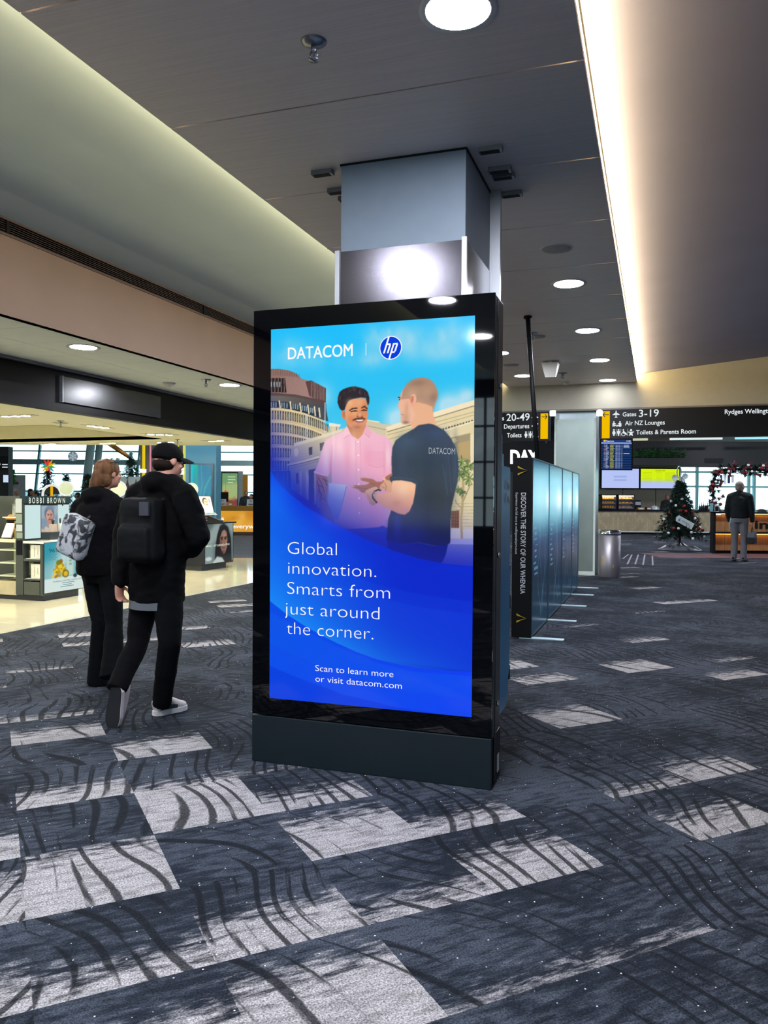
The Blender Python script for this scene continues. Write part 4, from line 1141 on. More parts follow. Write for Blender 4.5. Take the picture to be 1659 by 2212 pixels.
 ('p','1c2b45',[717,497,739,479,763,467,787,468,815,476,841,491,867,506,893,536,916,576,929,623,933,675,928,737,915,789,901,852,897,924,897,1003,896,1011,870,1024,823,1024,750,1011,671,1022,600,1009,595,1001,603,909,625,845,618,781,615,717,609,724,610,715,620,709,617,632,621,579,636,547,671,522],1,0.5,(777,549,780,989,'0f1526')),
 ('b','2f4763',689,558,57,45,0.6,0,0),
 ('b','24396a',820,518,68,27,0.5,0,0),
 ('b','12242f',745,654,91,91,0.5,0,0),
 ('b','27405a',917,655,14,136,0.7,0,0),
 ('b','263a58',875,738,11,182,0.4,0,0),
 ('b','27384f',668,632,27,91,0.5,0,0),
 ('b','101218',833,821,91,136,0.6,0,0),
 ('b','232a78',648,929,23,91,0.7,0,0),
 ('b','161d66',725,970,68,45,0.5,0,0),
 ('l','0c1424',[737,496,711,527,698,535],2.7,0.8,0.0),
 ('l','0c1424',[734,654,748,728],3.4,0.6,0.0),
 ('l','3a5470',[857,654,886,800],2.7,0.5,0.0),
 ('l','3a5470',[885,623,901,779],2.7,0.5,0.0),
 ('p','f0b78e',[622,728,664,726,713,734,735,745,731,785,722,833,705,869,683,886,652,881,614,864,580,848,549,831,540,812,553,786,584,790,609,783,616,760],1,0.7,(647,749,625,877,'e0926a')),
 ('b','f8d0aa',673,770,32,36,0.5,0,0),
 ('b','c87a4e',643,834,27,18,0.4,0,0),
 ('b','d98c8c',687,865,23,18,0.5,0,0),
 ('p','1a2a40',[609,724,613,713,637,712,691,714,724,721,745,732,743,747,735,747,713,736,664,728,624,730,615,739],1,0.5,None),
 ('l','3a4f6a',[615,717,668,716,724,726],2.3,0.6,0.0),
 ('p','eab088',[487,791,492,776,512,767,526,761,544,758,557,769,564,777,548,786,540,812,549,831,538,842,526,846,513,836,506,821,496,808],1,0.7,(512,765,531,846,'b87a5a')),
 ('l','a86c4a',[503,799,515,819],2.3,0.6,0.0),
 ('l','a86c4a',[494,787,510,804],2.3,0.6,0.0),
 ('l','1b1d26',[547,831,528,810,526,795,537,778,553,772,566,775],7.3,1,0.0),
 ('l','b9bfca',[530,803,528,791,537,778],2.7,0.9,0.0),
 ('p','dfa074',[577,720,584,716,593,726,609,730,620,739,618,781,598,788,584,775,571,773,560,765,564,750,575,741,582,732],1,0.7,None),
 ('l','8a4e30',[584,739,593,756,589,777],3.0,0.7,0.0),
 ('l','8a4e30',[571,756,584,764],2.3,0.7,0.0),
 ('e','f2cdb0',582,722,4.5,5.4,0.8,0.0,0),
 ('p','e6aa80',[702,453,715,485,720,497,739,480,770,467,809,475,835,483,819,455,812,424,810,394,775,372,732,362,706,379,697,421],1,0.7,(710,421,815,445,'f0b68c')),
 ('p','eab091',[661,331,674,310,696,291,722,277,742,327,743,401,732,432,711,470,702,471,671,471,662,460,660,441,662,428,653,407,647,386,652,364,648,351,655,347,659,341],1,0.9,(655,377,743,401,'e09a72')),
 ('p','b98e70',[657,373,670,318,687,293,716,273,757,264,796,274,823,304,834,340,825,378,813,424,798,455,711,468,666,452],1,0.9,None),
 ('p','e6aa80',[710,383,741,375,780,385,810,398,813,434,828,474,798,472,744,479,717,497,702,453],1,1.8,None),
 ('p','eab091',[659,360,701,357,715,400,728,432,711,470,675,471,662,460,660,441,662,428,653,407,648,386],1,1.8,None),
 ('p','b08a70',[670,318,687,293,716,273,744,266,764,264,790,271,814,289,827,311,834,336,833,353,827,367,817,382,812,394,793,385,769,372,749,359,734,362,725,339,707,328,688,336,674,348],1,2.7,None),
 ('b','8d6c5a',742,287,45,18,0.6,0,0),
 ('b','cba489',716,332,32,23,0.55,0,0),
 ('b','8a6850',814,356,23,27,0.6,0,0),
 ('b','c39c7e',786,328,32,27,0.4,0,0),
 ('b','a9825f',684,442,20,27,0.55,0,0),
 ('b','c58a62',688,399,14,32,0.5,0,0),
 ('b','6e4a3a',684,465,18,9,0.7,0,0),
 ('e','eaa183',719,366,14.8,29.5,1,0.7,0.15),
 ('e','b5664a',714,362,5.9,15.9,0.7,1.4,0.15),
 ('l','f3bea2',[708,343,723,340,730,358,725,379],3.6,0.7,0.0),
 ('e','eaa888',706,391,7.9,9.1,0.9,0.9,0),
 ('l','3a2a26',[648,349,657,352],5.4,1,0.0),
 ('e','241a1c',654,360,3.0,3.6,1,0.0,0),
 ('l','8a4a3a',[660,427,673,431],2.7,0.6,0.0),
 ('p','0a1464',[600,1007,671,1020,750,1011,823,1024,887,1016,877,1061,862,1095,824,1117,605,1126],1,0.9,None),
 ('wash',[-37,640,3,683,48,743,113,799,186,851,282,902,376,950,491,1001,627,1051,748,1083,867,1103,1014,1112]),
 ('p','0037dc',[-37,640,3,683,48,743,113,799,186,851,282,902,376,950,491,1001,627,1051,748,1083,867,1103,1014,1112,1039,1877,-47,1907],0.93,0.0,(39,831,738,1137,'0024cc')),
 ('b','0c62f4',39,786,91,136,0.5,0,0),
 ('p','0a2fd0',[137,829,282,902,491,1001,748,1083,749,1242,423,1085],0.0,0.0,None),
 ('band',[-37,640,3,683,48,743,113,799,186,851,282,902,376,950,491,1001,627,1051,748,1083,867,1103,1014,1112],[-29,1293,1,1312,95,1374,187,1423,275,1463,355,1495,450,1529,553,1557,675,1575,786,1584,902,1584,1016,1579]),
 ('p','004ae6',[-29,1293,1,1312,95,1374,187,1423,275,1463,355,1495,450,1529,553,1557,675,1575,786,1584,902,1584,1016,1579,1039,1877,-47,1907],1,0.0,(46,1410,913,1686,'0a3df0')),
 ('p','0460ec',[-29,1352,144,1426,335,1505,542,1571,741,1602,1017,1599,1017,1707,742,1695,520,1668,289,1617,97,1557,-27,1503],0.35,0.0,None),
 ('p','0038da',[-25,1619,146,1672,383,1734,655,1772,1018,1788,1039,1877,-47,1907],0.55,0.0,None),
 ('p','0a5aee',[-27,1503,97,1557,289,1617,520,1668,742,1695,1017,1707,1018,1788,655,1772,383,1734,146,1672,-25,1619],0.25,0.0,None),
 ('p','1a70ff',[-2,1077,141,1150,332,1214,562,1272,782,1307,1015,1327,1016,1579,553,1557,187,1423,1,1312],0.1,0.0,None),
 ('p','1a70ff',[-3,988,140,1057,331,1143,561,1213,782,1250,1015,1269,1016,1579,553,1557,187,1423,1,1312],0.1,0.0,None)]
# ------------------------------------------------------------------ the advertising kiosk
def run_paint(p, ops):
    for o in ops:
        k = o[0]
        if k == 'p': p.poly(o[1], o[2], o[3], o[4], o[5])
        elif k == 'l': p.line(o[1], o[2], o[3], o[4], o[5])
        elif k == 'b': p.blob(*o[1:])
        elif k == 'e': p.ell(*o[1:])
        elif k == 'wash':                                   # blue wash that deepens towards the sweeping edge
            c1 = np.array(o[1], float).reshape(-1, 2); cy = np.interp(p.X, c1[:, 0], c1[:, 1])
            t = np.clip((p.Y-(cy-430+.16*p.X))/370, 0, 1)**1.2*.88
            p.a += (p.c('1420a8')-p.a)*t[..., None].astype(np.float32)
        elif k == 'band':                                   # light blue glow along the lower sweep
            c = np.array(o[2], float).reshape(-1, 2); yl = np.interp(p.X, c[:, 0], c[:, 1]); d = yl-p.Y
            c1 = np.array(o[1], float).reshape(-1, 2); yu = np.interp(p.X, c1[:, 0], c1[:, 1])
            m = (d > 0) & (p.Y > yu); g = np.exp(-d/(210-.13*p.X))*np.clip(1.05-p.X/1050, .03, 1)
            col = p.c('18a4f2'); p.a += (col-p.a)*(m*g*.95)[..., None].astype(np.float32)
            g2 = np.clip(1-p.X/620, 0, 1)*np.clip((p.Y-yu)/120, 0, 1); p.a += (p.c('0a78f4')-p.a)*(m*g2*.5)[..., None].astype(np.float32)

K = thing('digital_kiosk', 'tall black double-sided advertising kiosk with a bright blue lit poster standing on the carpet', 'digital billboard', (-1.43, 4.05, 0))
M_bezel = mat('black glass', '020204', .02, spec=.5, var=0); M_case = mat('slate powder coat', '39424a', .45, var=.08); M_plinth = mat('dark plinth paint', '0e1a21', .5, spec=.3, var=.05, bump=.03, bscale=300)
KX0, KX1, KY0, KY1, KZ = -2.1, -.765, 3.93, 4.17, 2.475
b = MB().box((KX0+.012, KY0+.012, .262), (KX1-.004, KY1, KZ), bev=.006); b.box((KX1-.012, KY0+.03, .01), (KX1, KY0+.06, KZ-.01)); b.box((KX1-.006, KY0+.085, .03), (KX1+.002, KY0+.09, KZ-.02)); b.build('housing', M_case, K)
b = MB().box((KX0, KY0, .262), (KX1, KY0+.012, KZ)); b.build('bezel', M_bezel, K)
b = MB().box((KX0, KY0-.004, .0), (KX1, KY1, .256), bev=.004); b.build('plinth', M_plinth, K)
MB().box((KX0+.03, KY0+.02, -.005), (KX1-.02, KY1-.02, .01)).build('foot', M_matblack, K)
DW, DH = 1.128, 2.01; DX, DZ = -1.994, 2.367
p = Paint(400, 713, '18c0f8'); run_paint(p, POSTER)
disp = p.mesh('display', (DX, KY0-.002, DZ), (1, 0, 0), (0, 0, -1), DW, DH, picture('lit display', 1.0, .08, base=False), K)
white = glow('lit white', 'fcfcff', 1.0); S = DW/1000
def D(u, v): return (DX+u*S, KY0-.004, DZ-v*S)
b = MB()
for s_, u, v, w, h, bd in (('DATACOM', 91.8, 148.8, 330, 55, 0), ('Global', 95.7, 1079.4, 254, 58.8, -.017), ('innovation.', 98.5, 1174.7, 447.9, 58.8, -.017), ('Smarts from', 94.7, 1271.7, 519.5, 58.8, -.017),
                           ('just around', 83.1, 1369.8, 480.4, 58.8, -.017), ('the corner.', 92.5, 1464.4, 441.7, 58.8, -.017), ('Scan to learn more', 243.3, 1631.8, 390.1, 28.7, -.008), ('or visit datacom.com', 243.9, 1681.9, 430.4, 28.7, -.008)):
    b.text(s_, D(u, v), (1, 0, 0), (0, 0, 1), w*S, h*S, 0, bd)
b.text('DATACOM', D(93.6, 148.8), (1, 0, 0), (0, 0, 1), 330*S, 55*S).text('DATACOM', D(92.7, 147.6), (1, 0, 0), (0, 0, 1), 330*S, 55*S); b.quad(D(487, 150), D(489.5, 150), D(489.5, 93), D(487, 93)); b.build('lettering', white, disp)
b = MB(); b.text('DATACOM', D(794, 607), (1, 0, -.04), (0, 0, 1), 122*S, 27*S, 0, 0); b.build('shirt_lettering', glow('dim white', 'b9c3cc', .8), disp)
# round logo: white ring, blue disc, two slanted letters cut by the rim
b = MB(); c = Vector(D(609.2, 121.1)); R = 54*S
b.disc(c, R, (0, -1, 0), 48, 0); b.disc(c+Vector((0, -.001, 0)), R*.93, (0, -1, 0), 48, 1)
def LP(pts): return [tuple(c+Vector((x*R, -.002, y*R))) for x, y in pts]
sl = .32
def bar(x0, x1, y0, y1): return [(x0+sl*y0, y0), (x1+sl*y0, y0), (x1+sl*y1, y1), (x0+sl*y1, y1)]
for poly in (bar(-.53, -.38, -.45, .93), bar(-.20, -.05, -.45, .27), bar(-.44, -.10, .25, .38), bar(.10, .25, -.97, .38), bar(.18, .52, .25, .38), bar(.42, .57, -.33, .30), bar(.18, .50, -.45, -.32)):
    P = LP(poly); b.add(P, [(0, 1, 2, 3)], 0)
b.build('logo', [white, glow('logo blue', '0a40dd', 1)], disp)
for z in (2.03, 1.165, .40): MB().tube([(KX1-.004, 4.075, z), (KX1+.008, 4.075, z)], .014, 14).build('lock', mat('chrome', 'c9c9cc', .15, 1), K)
MB().box((KX1, 4.085, .04), (KX1+.0025, 4.13, .13)).build('sticker', mat('white label', 'e8e8e8', .5), K)

# ------------------------------------------------------------------ clad column behind the kiosk
b = MB().box((-2.012, 4.98, 0), (-1.165, 5.754, 3.676)); col = struct('column', b, mat('column paint', '7c8a98', .5, var=.03))
b = MB().box((-2.016, 4.966, 0), (-1.178, 4.985, 3.093)).box((-1.172, 4.985, 0), (-1.155, 5.75, 3.093)); b.build('cladding', M_steel, col)
b = MB()
b.box((-2.045, 4.955, 0), (-2.014, 4.99, 3.10)); b.box((-1.182, 4.958, 0), (-1.150, 4.99, 3.11)); b.box((-1.16, 5.735, 0), (-1.085, 5.775, 3.676)); b.box((-1.15, 5.73, 0), (-1.14, 5.74, 3.3))
b.build('corner_trim', M_alu, col)
MB().box((-2.02, 4.972, 3.664), (-1.157, 5.76, 3.676)).build('shadow_gap', M_matblack, col)

# ------------------------------------------------------------------ cash machine between kiosk and column
A = thing('cash_machine', 'bright blue cash machine standing just behind the advertising kiosk', 'cash machine', (-1.35, 4.55, 0))
M_blue = mat('cash machine blue', '12a0e4', .4, var=.05); M_bluel = mat('cash machine pale blue', '5fb4dc', .35)
prof = [(4.30, .20), (4.80, .20), (4.875, .27), (4.88, .36), (4.915, .40), (4.925, 1.0), (4.895, 1.06), (4.895, 1.62), (4.88, 1.648), (4.30, 1.648)]
MB().prism(prof, -1.86, -.85, 0).build('body', M_blue, A)
MB().box((-1.84, 4.30, 1.648), (-.86, 4.68, 1.835), bev=.008).box((-1.84, 4.60, 1.648), (-.856, 4.70, 1.72)).build('header', M_bluel, A)
MB().box((-1.80, 4.36, 0), (-1.15, 4.78, .20)).build('plinth', M_matblack, A)
MB().box((-1.80, 4.905, 1.0), (-.852, 4.95, 1.05), bev=.004).build('keypad_shelf', M_black, A)
for z in (.78, .34): MB().box((-.86, 4.915, z), (-.848, 4.935, z+.085)).build('hinge', M_matblack, A)
b = MB(); b.text('ATM', (-.848, 4.71, 1.505), (0, 1, 0), (0, 0, 1), .145, .062, 0, .01); b.text('ATM', (-.848, 4.71, 1.425), (0, 1, 0), (0, 0, 1), .145, .062, 0, .03); b.build('lettering', mat('white vinyl', 'eef2f2', .5), A)

# ------------------------------------------------------------------ free-standing story wall
E_ = thing('exhibition_wall', 'freestanding black and blue lit story wall of four panels on flat steel feet', 'display wall', (-1.3, 10.5, 0))
X0, X1, WH = -1.425, -1.222, 1.89
b = MB().box((X0, 8.35, .012), (X1, 8.395, WH)); endp = b.build('end_panel', M_matblack, E_)
b = MB(); R, U, FN = Vector((0, 0, -1)), Vector((1, 0, 0)), 8.348
# vertical lettering reads downwards: right = -z, up = +x
b.text('DISCOVER THE STORY OF OUR WHENUA', (-1.335, 8.348, 1.525), R, U, 1.055, .05, 0, .012)
b.text('Experience the full story at wellingtonairport.co.nz', (-1.392, 8.348, 1.525), R, U, .64, .024, 0, 0)
b.build('lettering', mat('pale lettering', 'dde2e6', .5), endp)
b = MB()
for zc in (1.755, .215):
    for sgn in (1, -1):
        b.prism([(-1.372, zc+sgn*.05), (-1.372, zc+sgn*.028), (-1.27, zc-.0), (-1.325, zc+sgn*.022)], 8.344, 8.349, 1)
b.build('chevron', mat('gold vinyl', 'c9a92c', .45), endp)
# four backlit blue panels along the side
Ys = [8.41, 9.735, 11.158, 12.529, 13.60]; r = random.Random(4)
for k in range(4):
    pp = Paint(120, 170, '7fb9c6', 1)
    yy = pp.Y/1416; base = np.stack([np.interp(yy, [0, .25, .32, .5, .7, 1], q) for q in ([.16, .42, .40, .10, .05, .08], [.45, .75, .74, .26, .15, .2], [.58, .84, .84, .42, .24, .28])], -1); pp.a[:] = base
    for t in range(9): pp.line('8fc0d0', [r.uniform(60, 140)+40*(t % 2), 560+48*t, r.uniform(200, 330), 560+48*t], 18 if t > 3 else 10, .55)
    for t in range(4):
        x = r.uniform(300, 900); pp.line('8fd0de', [x+q*60*math.sin(t+q/3) for q in (0,)]+[900], 1, 0)
        pts = []
        for q in range(14): pts += [x+170*math.sin(q*.42+t*1.9)*(q/13), 520+q*62]
        pp.line('7cc6d6', pts, 10, .55, 3)
    pp.blob('d8f6f6', 500, 330, 700, 230, .5); pp.blob('ffffff', 760 if k else 1020, 330, 230, 120, .95); pp.poly('0a1c26', [0, 0, 1000, 0, 1000, 60, 0, 60], .35, 60)
    MB().box((X0+.02, Ys[k]+.012, .03), (X1-.002, Ys[k+1]-.012, WH-.012)).build('panel_core', M_matblack, E_)
    pp.mesh('light_panel', (X1-.001, Ys[k]+.012, WH-.015), (0, 1, 0), (0, 0, -1), Ys[k+1]-Ys[k]-.024, WH-.05, picture('backlit panel', .62, .22), E_)
b = MB().box((X0, 8.395, WH-.012), (X1+.004, 13.60, WH+.004)).box((X1-.01, 8.395, .012), (X1+.004, 13.60, .03))
for y in Ys[1:]: b.box((X1-.012, y-.011, .02), (X1+.006, y+.011, WH))
b.build('frame', mat('satin frame', '4b6470', .35, .6), E_)
for y in (8.40, 9.75, 11.18, 12.54, 13.56):
    MB().box((X1-.12, y-.05, 0), (X1+.335, y+.05, .012), bev=.003).build('foot', mat('pale steel foot', 'b9d3dc', .35, .3), E_)
c_ = thing('cable_pole', 'thin black ceiling-to-wall cable pole rising from the lit story wall', 'pole', (-1.345, 9.6, 1.88))
MB().tube([(-1.345, 9.6, 1.894), (-1.50, 9.75, 3.676)], .028, 12).build('pole_tube', M_matblack, c_); MB().tube([(-1.499, 9.75, 3.65), (-1.502, 9.75, 3.676)], .05, 16).build('ceiling_collar', M_matblack, c_)

# ------------------------------------------------------------------ far column, bin, end wall signs
b = MB().box((-1.905, 15.93, 0), (-1.116, 16.75, 3.2)); fc = struct('column_far', b, mat('far column side', '8a9497', .3, .7))
MB().box((-1.865, 15.915, .07), (-1.15, 15.93, 3.03)).build('cladding', mat('pale stainless', '8a9691', .36, .7, var=.06, vscale=3), fc)
MB().box((-1.908, 15.905, 0), (-1.112, 15.935, .075)).box((-1.150, 15.91, .07), (-1.112, 15.935, 3.04)).box((-1.908, 15.91, .07), (-1.868, 15.935, 3.04)).build('trim', mat('pale trim', 'c9d6cf', .4), fc)
B_ = thing('litter_bin', 'round stainless steel litter bin standing beside the far column', 'bin', (-.835, 15.72, 0))
MB().lathe([(.20, 0), (.205, .01), (.205, .80)], (-.835, 15.72, 0), 32).build('body', mat('bin steel', '9b98a0', .4, .75, var=.1, vscale=3, stretch=(1, 1, .1)), B_)
MB().lathe([(.207, .80), (.209, .81), (.209, .878), (.203, .885), (.19, .88), (.185, .87), (0, .868)], (-.835, 15.72, 0), 32).build('rim', mat('polished steel', 'd0d4da', .1, 1), B_)
for a, z in ((-2.15, .33), (-1.15, .22)):
    q = Vector((-.835+.2065*math.cos(a), 15.72+.2065*math.sin(a), z)); MB().box((-.014, -.001, -.03), (.014, .001, .03), 0, Matrix.Translation(q) @ Matrix.Rotation(a+math.pi/2, 4, 'Z')).build('sticker', mat('worn orange sticker', 'b98a3a', .6), B_)

yel = glow('lit yellow', 'f7c100', .95); wht = glow('sign white', 'e8f1f4', .95); M_sign = mat('sign black', '0b0b10', .4, spec=.2, var=.05)
SY = 15.70
def sign_text(b, s, px, py, pw, cap, bold=0):
    """lettering surveyed by its left end, baseline, width and cap height"""
    a = onplane(px, py, 1, SY-.012); c = onplane(px+pw, py-pw*.03, 1, SY-.012); t = onplane(px, py-cap, 1, SY-.012)
    b.text(s, (a.x, SY-.012, a.z), (1, 0, 0), (0, 0, 1), c.x-a.x, t.z-a.z, 0, bold)
def picto(b, px, py, u, shape):
    """pictograms drawn on a u-metre grid, base at px, py"""
    o = onplane(px, py, 1, SY-.012)
    def PL(pts): b.add([(o.x+x*u, SY-.014, o.z+y*u) for x, y in pts], [list(range(len(pts)))])
    def CI(x, y, r, ring=0): b.disc((o.x+x*u, SY-.014, o.z+y*u), r*u, (0, -1, 0), 16, 0, ring*u)
    if shape == 'plane':
        PL([(-.06, 0), (.06, 0), (.08, .9), (0, 1.05), (-.08, .9)]); PL([(-.5, .36), (.5, .36), (.5, .44), (.08, .72), (-.08, .72), (-.5, .44)]); PL([(-.2, -.02), (.2, -.02), (.2, .05), (.05, .16), (-.05, .16), (-.2, .05)])
    elif shape == 'takeoff':
        PL([(-.5, .5), (.4, .85), (.52, .82), (.5, .72), (-.42, .36)]); PL([(-.1, .6), (.05, .66), (.1, .2), (.02, .2)]); PL([(-.3, .98), (-.2, 1.0), (.1, .72), (0, .68)]); PL([(-.1, -.0), (.45, -.0), (.45, .1), (-.1, .1)])
    elif shape in ('woman', 'man'):
        CI(0, .9, .13)
        if shape == 'man': PL([(-.2, .74), (.2, .74), (.2, .36), (.12, .36), (.1, 0), (-.1, 0), (-.12, .36), (-.2, .36)])
        else: PL([(-.13, .74), (.13, .74), (.26, .38), (.16, .34), (.2, .24), (.11, .24), (.1, 0), (-.1, 0), (-.11, .24), (-.2, .24), (-.16, .34), (-.26, .38)])
    elif shape == 'wheelchair':
        CI(0, .92, .1); PL([(-.06, .8), (.06, .8), (.08, .42), (.34, .42), (.46, .1), (.56, .14), (.42, .5), (.1, .5), (-.06, .4)]); CI(.02, .26, .3, .22)
    elif shape == 'baby':
        CI(0, .86, .16); PL([(-.46, .55), (-.4, .66), (-.12, .62), (.12, .62), (.4, .66), (.46, .55), (.2, .46), (.22, .2), (.3, .1), (.2, 0), (.06, .12), (-.06, .12), (-.2, 0), (-.3, .1), (-.22, .2), (-.2, .46)])
    elif shape in ('sitl', 'sitr'):
        m = 1 if shape == 'sitl' else -1
        for pts in ([(-.2, .7), (.05, .7), (.35, .5), (.33, .42), (.08, .5), (.12, .3), (.42, .3), (.5, 0), (.4, 0), (.32, .16), (-.2, .16)], [(-.3, .6), (-.24, .6), (-.24, 0), (.2, 0), (.2, .06), (-.3, .06)]): PL([(x*m, y) for x, y in (pts if m == 1 else pts[::-1])])
        CI(-.05*m, .86, .13)
    elif shape == 'bar': PL([(-.02, -.02), (.02, -.02), (.02, 1), (-.02, 1)])
def arrow(o, u, d):
    b = MB(); y = SY-.02
    def q(p0, p1, w):
        p0, p1 = Vector(p0), Vector(p1); n = (p1-p0).normalized(); n = Vector((-n.y, n.x))*w/2
        b.add([(o.x+p.x*u*d, y, o.z+p.y*u) for p in (p0-n, p1-n, p1+n, p0+n)], [(0, 1, 2, 3)])
    q((-.5, 0), (.5, 0), .13); q((.12, .42), (.52, -.04), .13); q((.12, -.42), (.52, .04), .13); return b
g = thing('wayfinding_sign', 'black hanging sign with yellow left arrow panel, reading Gates 3-19 and Air NZ Lounges', 'sign', (.5, 15.72, 3.165))
MB().box((-1.03, SY-.01, 2.617), (3.6, SY+.03, 3.165)).build('board', M_sign, g)
a = onplane(1300, 947, 1, SY); c = onplane(1317.5, 888, 1, SY); MB().box((a.x, SY-.016, a.z), (c.x, SY-.01, c.z)).build('arrow_panel', yel, g)
o = onplane(1309, 896, 1, SY); arrow(o, .11, -1).build('arrow', M_sign, g)
b = MB(); sign_text(b, 'Gates', 1345, 899.5, 29.5, 8.6, .012); sign_text(b, '3-19', 1380, 900.5, 43, 15, .008); sign_text(b, 'Air NZ Lounges', 1350, 918.8, 86, 9.2, .012); sign_text(b, 'Toilets & Parents Room', 1374, 938.6, 129.5, 9.2, .012); sign_text(b, 'Rydges Wellington Airport', 1565.5, 894.5, 158, 9.6, .012); b.build('lettering', wht, g)
b = MB(); picto(b, 1330.7, 902, .13, 'plane'); picto(b, 1326.5, 921.8, .105, 'sitl'); picto(b, 1338.5, 921.8, .105, 'sitr')
for x, s_ in ((1326, 'woman'), (1331, 'bar'), (1336, 'man'), (1341, 'bar'), (1346.3, 'wheelchair'), (1356, 'bar'), (1363, 'baby')): picto(b, x, 941.6, .125 if s_ != 'bar' else .13, s_)
b.build('pictogram', wht, g)
g = thing('wayfinding_sign', 'black hanging sign with yellow right arrow panel, reading 20-49, Departures and Toilets', 'sign', (-3.2, 15.72, 3.165))
MB().box((-4.7, SY-.01, 2.60), (-1.955, SY+.03, 3.165)).build('board', M_sign, g)
a = onplane(1167.5, 948, 1, SY); c = onplane(1184, 893, 1, SY); MB().box((a.x, SY-.016, a.z), (c.x, SY-.01, c.z)).build('arrow_panel', yel, g)
o = onplane(1176, 900.5, 1, SY); arrow(o, .11, 1).build('arrow', M_sign, g)
b = MB(); sign_text(b, 'Gates', 1057, 908.5, 32, 8.6, .012); sign_text(b, '20-49', 1094, 909.3, 50, 15, .008); sign_text(b, 'Departures', 1088.7, 926, 54.5, 9.2, .012); sign_text(b, 'Toilets', 1095, 945, 31.5, 9.2, .012); b.build('lettering', wht, g)
b = MB(); picto(b, 1155.5, 908, .13, 'plane'); picto(b, 1155, 927, .13, 'takeoff')
for x, s_ in ((1136, 'woman'), (1141, 'bar'), (1145.5, 'man'), (1150, 'bar'), (1155.5, 'wheelchair')): picto(b, x, 946, .125 if s_ != 'bar' else .13, s_)
b.build('pictogram', wht, g)
for px, l, x0 in ((1194, 'small bright white floodlight between the right-arrow sign and the far column', -1.86), (1295, 'small bright white floodlight between the far column and the left-arrow sign', -1.07)):
    q = onplane(px, 893, 1, 15.62); f = thing('floodlight', l, 'light', (q.x, 15.62, q.z), 'floodlights beside the far column')
    MB().box((q.x-.055, 15.60, q.z-.05), (q.x+.055, 15.66, q.z+.055), bev=.01).build('lamp_face', glow('flood white', 'f4ffff', 2.2), f); MB().box((q.x-.03, 15.62, q.z+.055), (q.x+.03, 15.70, 3.17)).build('bracket', M_alu, f)
# ------------------------------------------------------------------ people
from mathutils import noise as mnoise
def fuse(mb, name, m, parent, voxel=.01, smooth=4, wrinkle=0, wf=9, wseed=0):
    """overlapping volumes grown together into one continuous skin"""
    me = bpy.data.meshes.new('t'); me.from_pydata(mb.v, [], mb.f); me.update()
    o = bpy.data.objects.new('t', me); COL.objects.link(o)
    md = o.modifiers.new('r', 'REMESH'); md.mode = 'VOXEL'; md.voxel_size = voxel
    sm = o.modifiers.new('s', 'SMOOTH'); sm.iterations = smooth; sm.factor = .5
    out = bpy.data.meshes.new_from_object(o.evaluated_get(bpy.context.evaluated_depsgraph_get())); bpy.data.objects.remove(o); bpy.data.meshes.remove(me)
    if wrinkle:
        for v in out.vertices:
            p = v.co*wf+Vector((wseed, 0, 0)); v.co += v.normal*wrinkle*(mnoise.noise(Vector((p.x, p.y, p.z*.7)))+.6*mnoise.noise(Vector((p.x*2, p.y*2, p.z*3.4))))
    out.polygons.foreach_set('use_smooth', [True]*len(out.polygons)); out.name = name; out.materials.clear(); out.materials.append(m)
    r = bpy.data.objects.new(name, out); COL.objects.link(r)
    if parent is not None: hang(r, parent)
    return r
def capsule(b, pts, rad, n=12, ell=None):
    b.tube(pts, rad, n, ell=ell)
    if ell is None:
        rad = rad if isinstance(rad, (list, tuple)) else [rad]*len(pts)
        for p, r in zip(pts, rad): b.ball(p, r*.985, 10)
def add_hand(b, w, hd, pn, th, curl=.45, s=1):
    hd = Vector(hd).normalized(); th = Vector(th); th = (th-hd*th.dot(hd)).normalized(); n = Vector(pn); n = (n-hd*n.dot(hd)-th*n.dot(th)).normalized(); w = Vector(w)
    b.tube([w-hd*.02*s, w+hd*.02*s, w+hd*.06*s, w+hd*.092*s], 0, 12, ell=(th, [(.027*s, .02*s), (.036*s, .018*s), (.042*s, .016*s), (.040*s, .013*s)]))
    for k, (o, L) in enumerate(((.031, .070), (.010, .079), (-.011, .074), (-.031, .058))):
        p = w+hd*.085*s+th*o*s; a = .15; P = [p]
        for q, fr in enumerate((.45, .32, .25)):
            a += curl*(1+.12*k); P.append(P[-1]+(hd*math.cos(a)+n*math.sin(a))*L*fr*s+th*o*.10*s*fr)
        capsule(b, P, [.0092*s, .0088*s, .008*s, .007*s], 8)
    p = w+hd*.022*s+th*.030*s; q = p+(hd*.62+th*.66+n*.3).normalized()*.042*s; capsule(b, [p, q, q+(hd*.85+th*.2+n*.45).normalized()*.034*s], [.0125*s, .0105*s, .0085*s], 8)
def add_head(b, c, f, up, s=1, chin=1):
    f = Vector(f).normalized(); up = Vector(up).normalized(); r = f.cross(up).normalized(); R = Matrix((r, f, up)).transposed(); c = Vector(c)
    def L(x, y, z): return c+R @ Vector((x*s, y*s, z*s))
    def B(x, y, z, rx, ry, rz): b.ball(L(x, y, z), (rx*s, ry*s, rz*s), 14, M=R)
    B(0, -.012, .03, .077, .098, .088); B(0, .022, -.03, .064, .070, .082); B(0, .052, -.078, .036, .034, .030)
    B(0, .088, .028, .05, .014, .012); capsule(b, [L(0, .092, .025), L(0, .112, -.012), L(0, .100, -.022)], [.009*s, .012*s, .012*s], 8)
    B(0, .090, -.05, .026, .012, .007); B(0, .088, -.061, .022, .012, .008)
    for q in (1, -1): B(.078*q, -.008, .0, .010, .020, .032); B(.045*q, .066, -.02, .02, .016, .018)
    return L, R
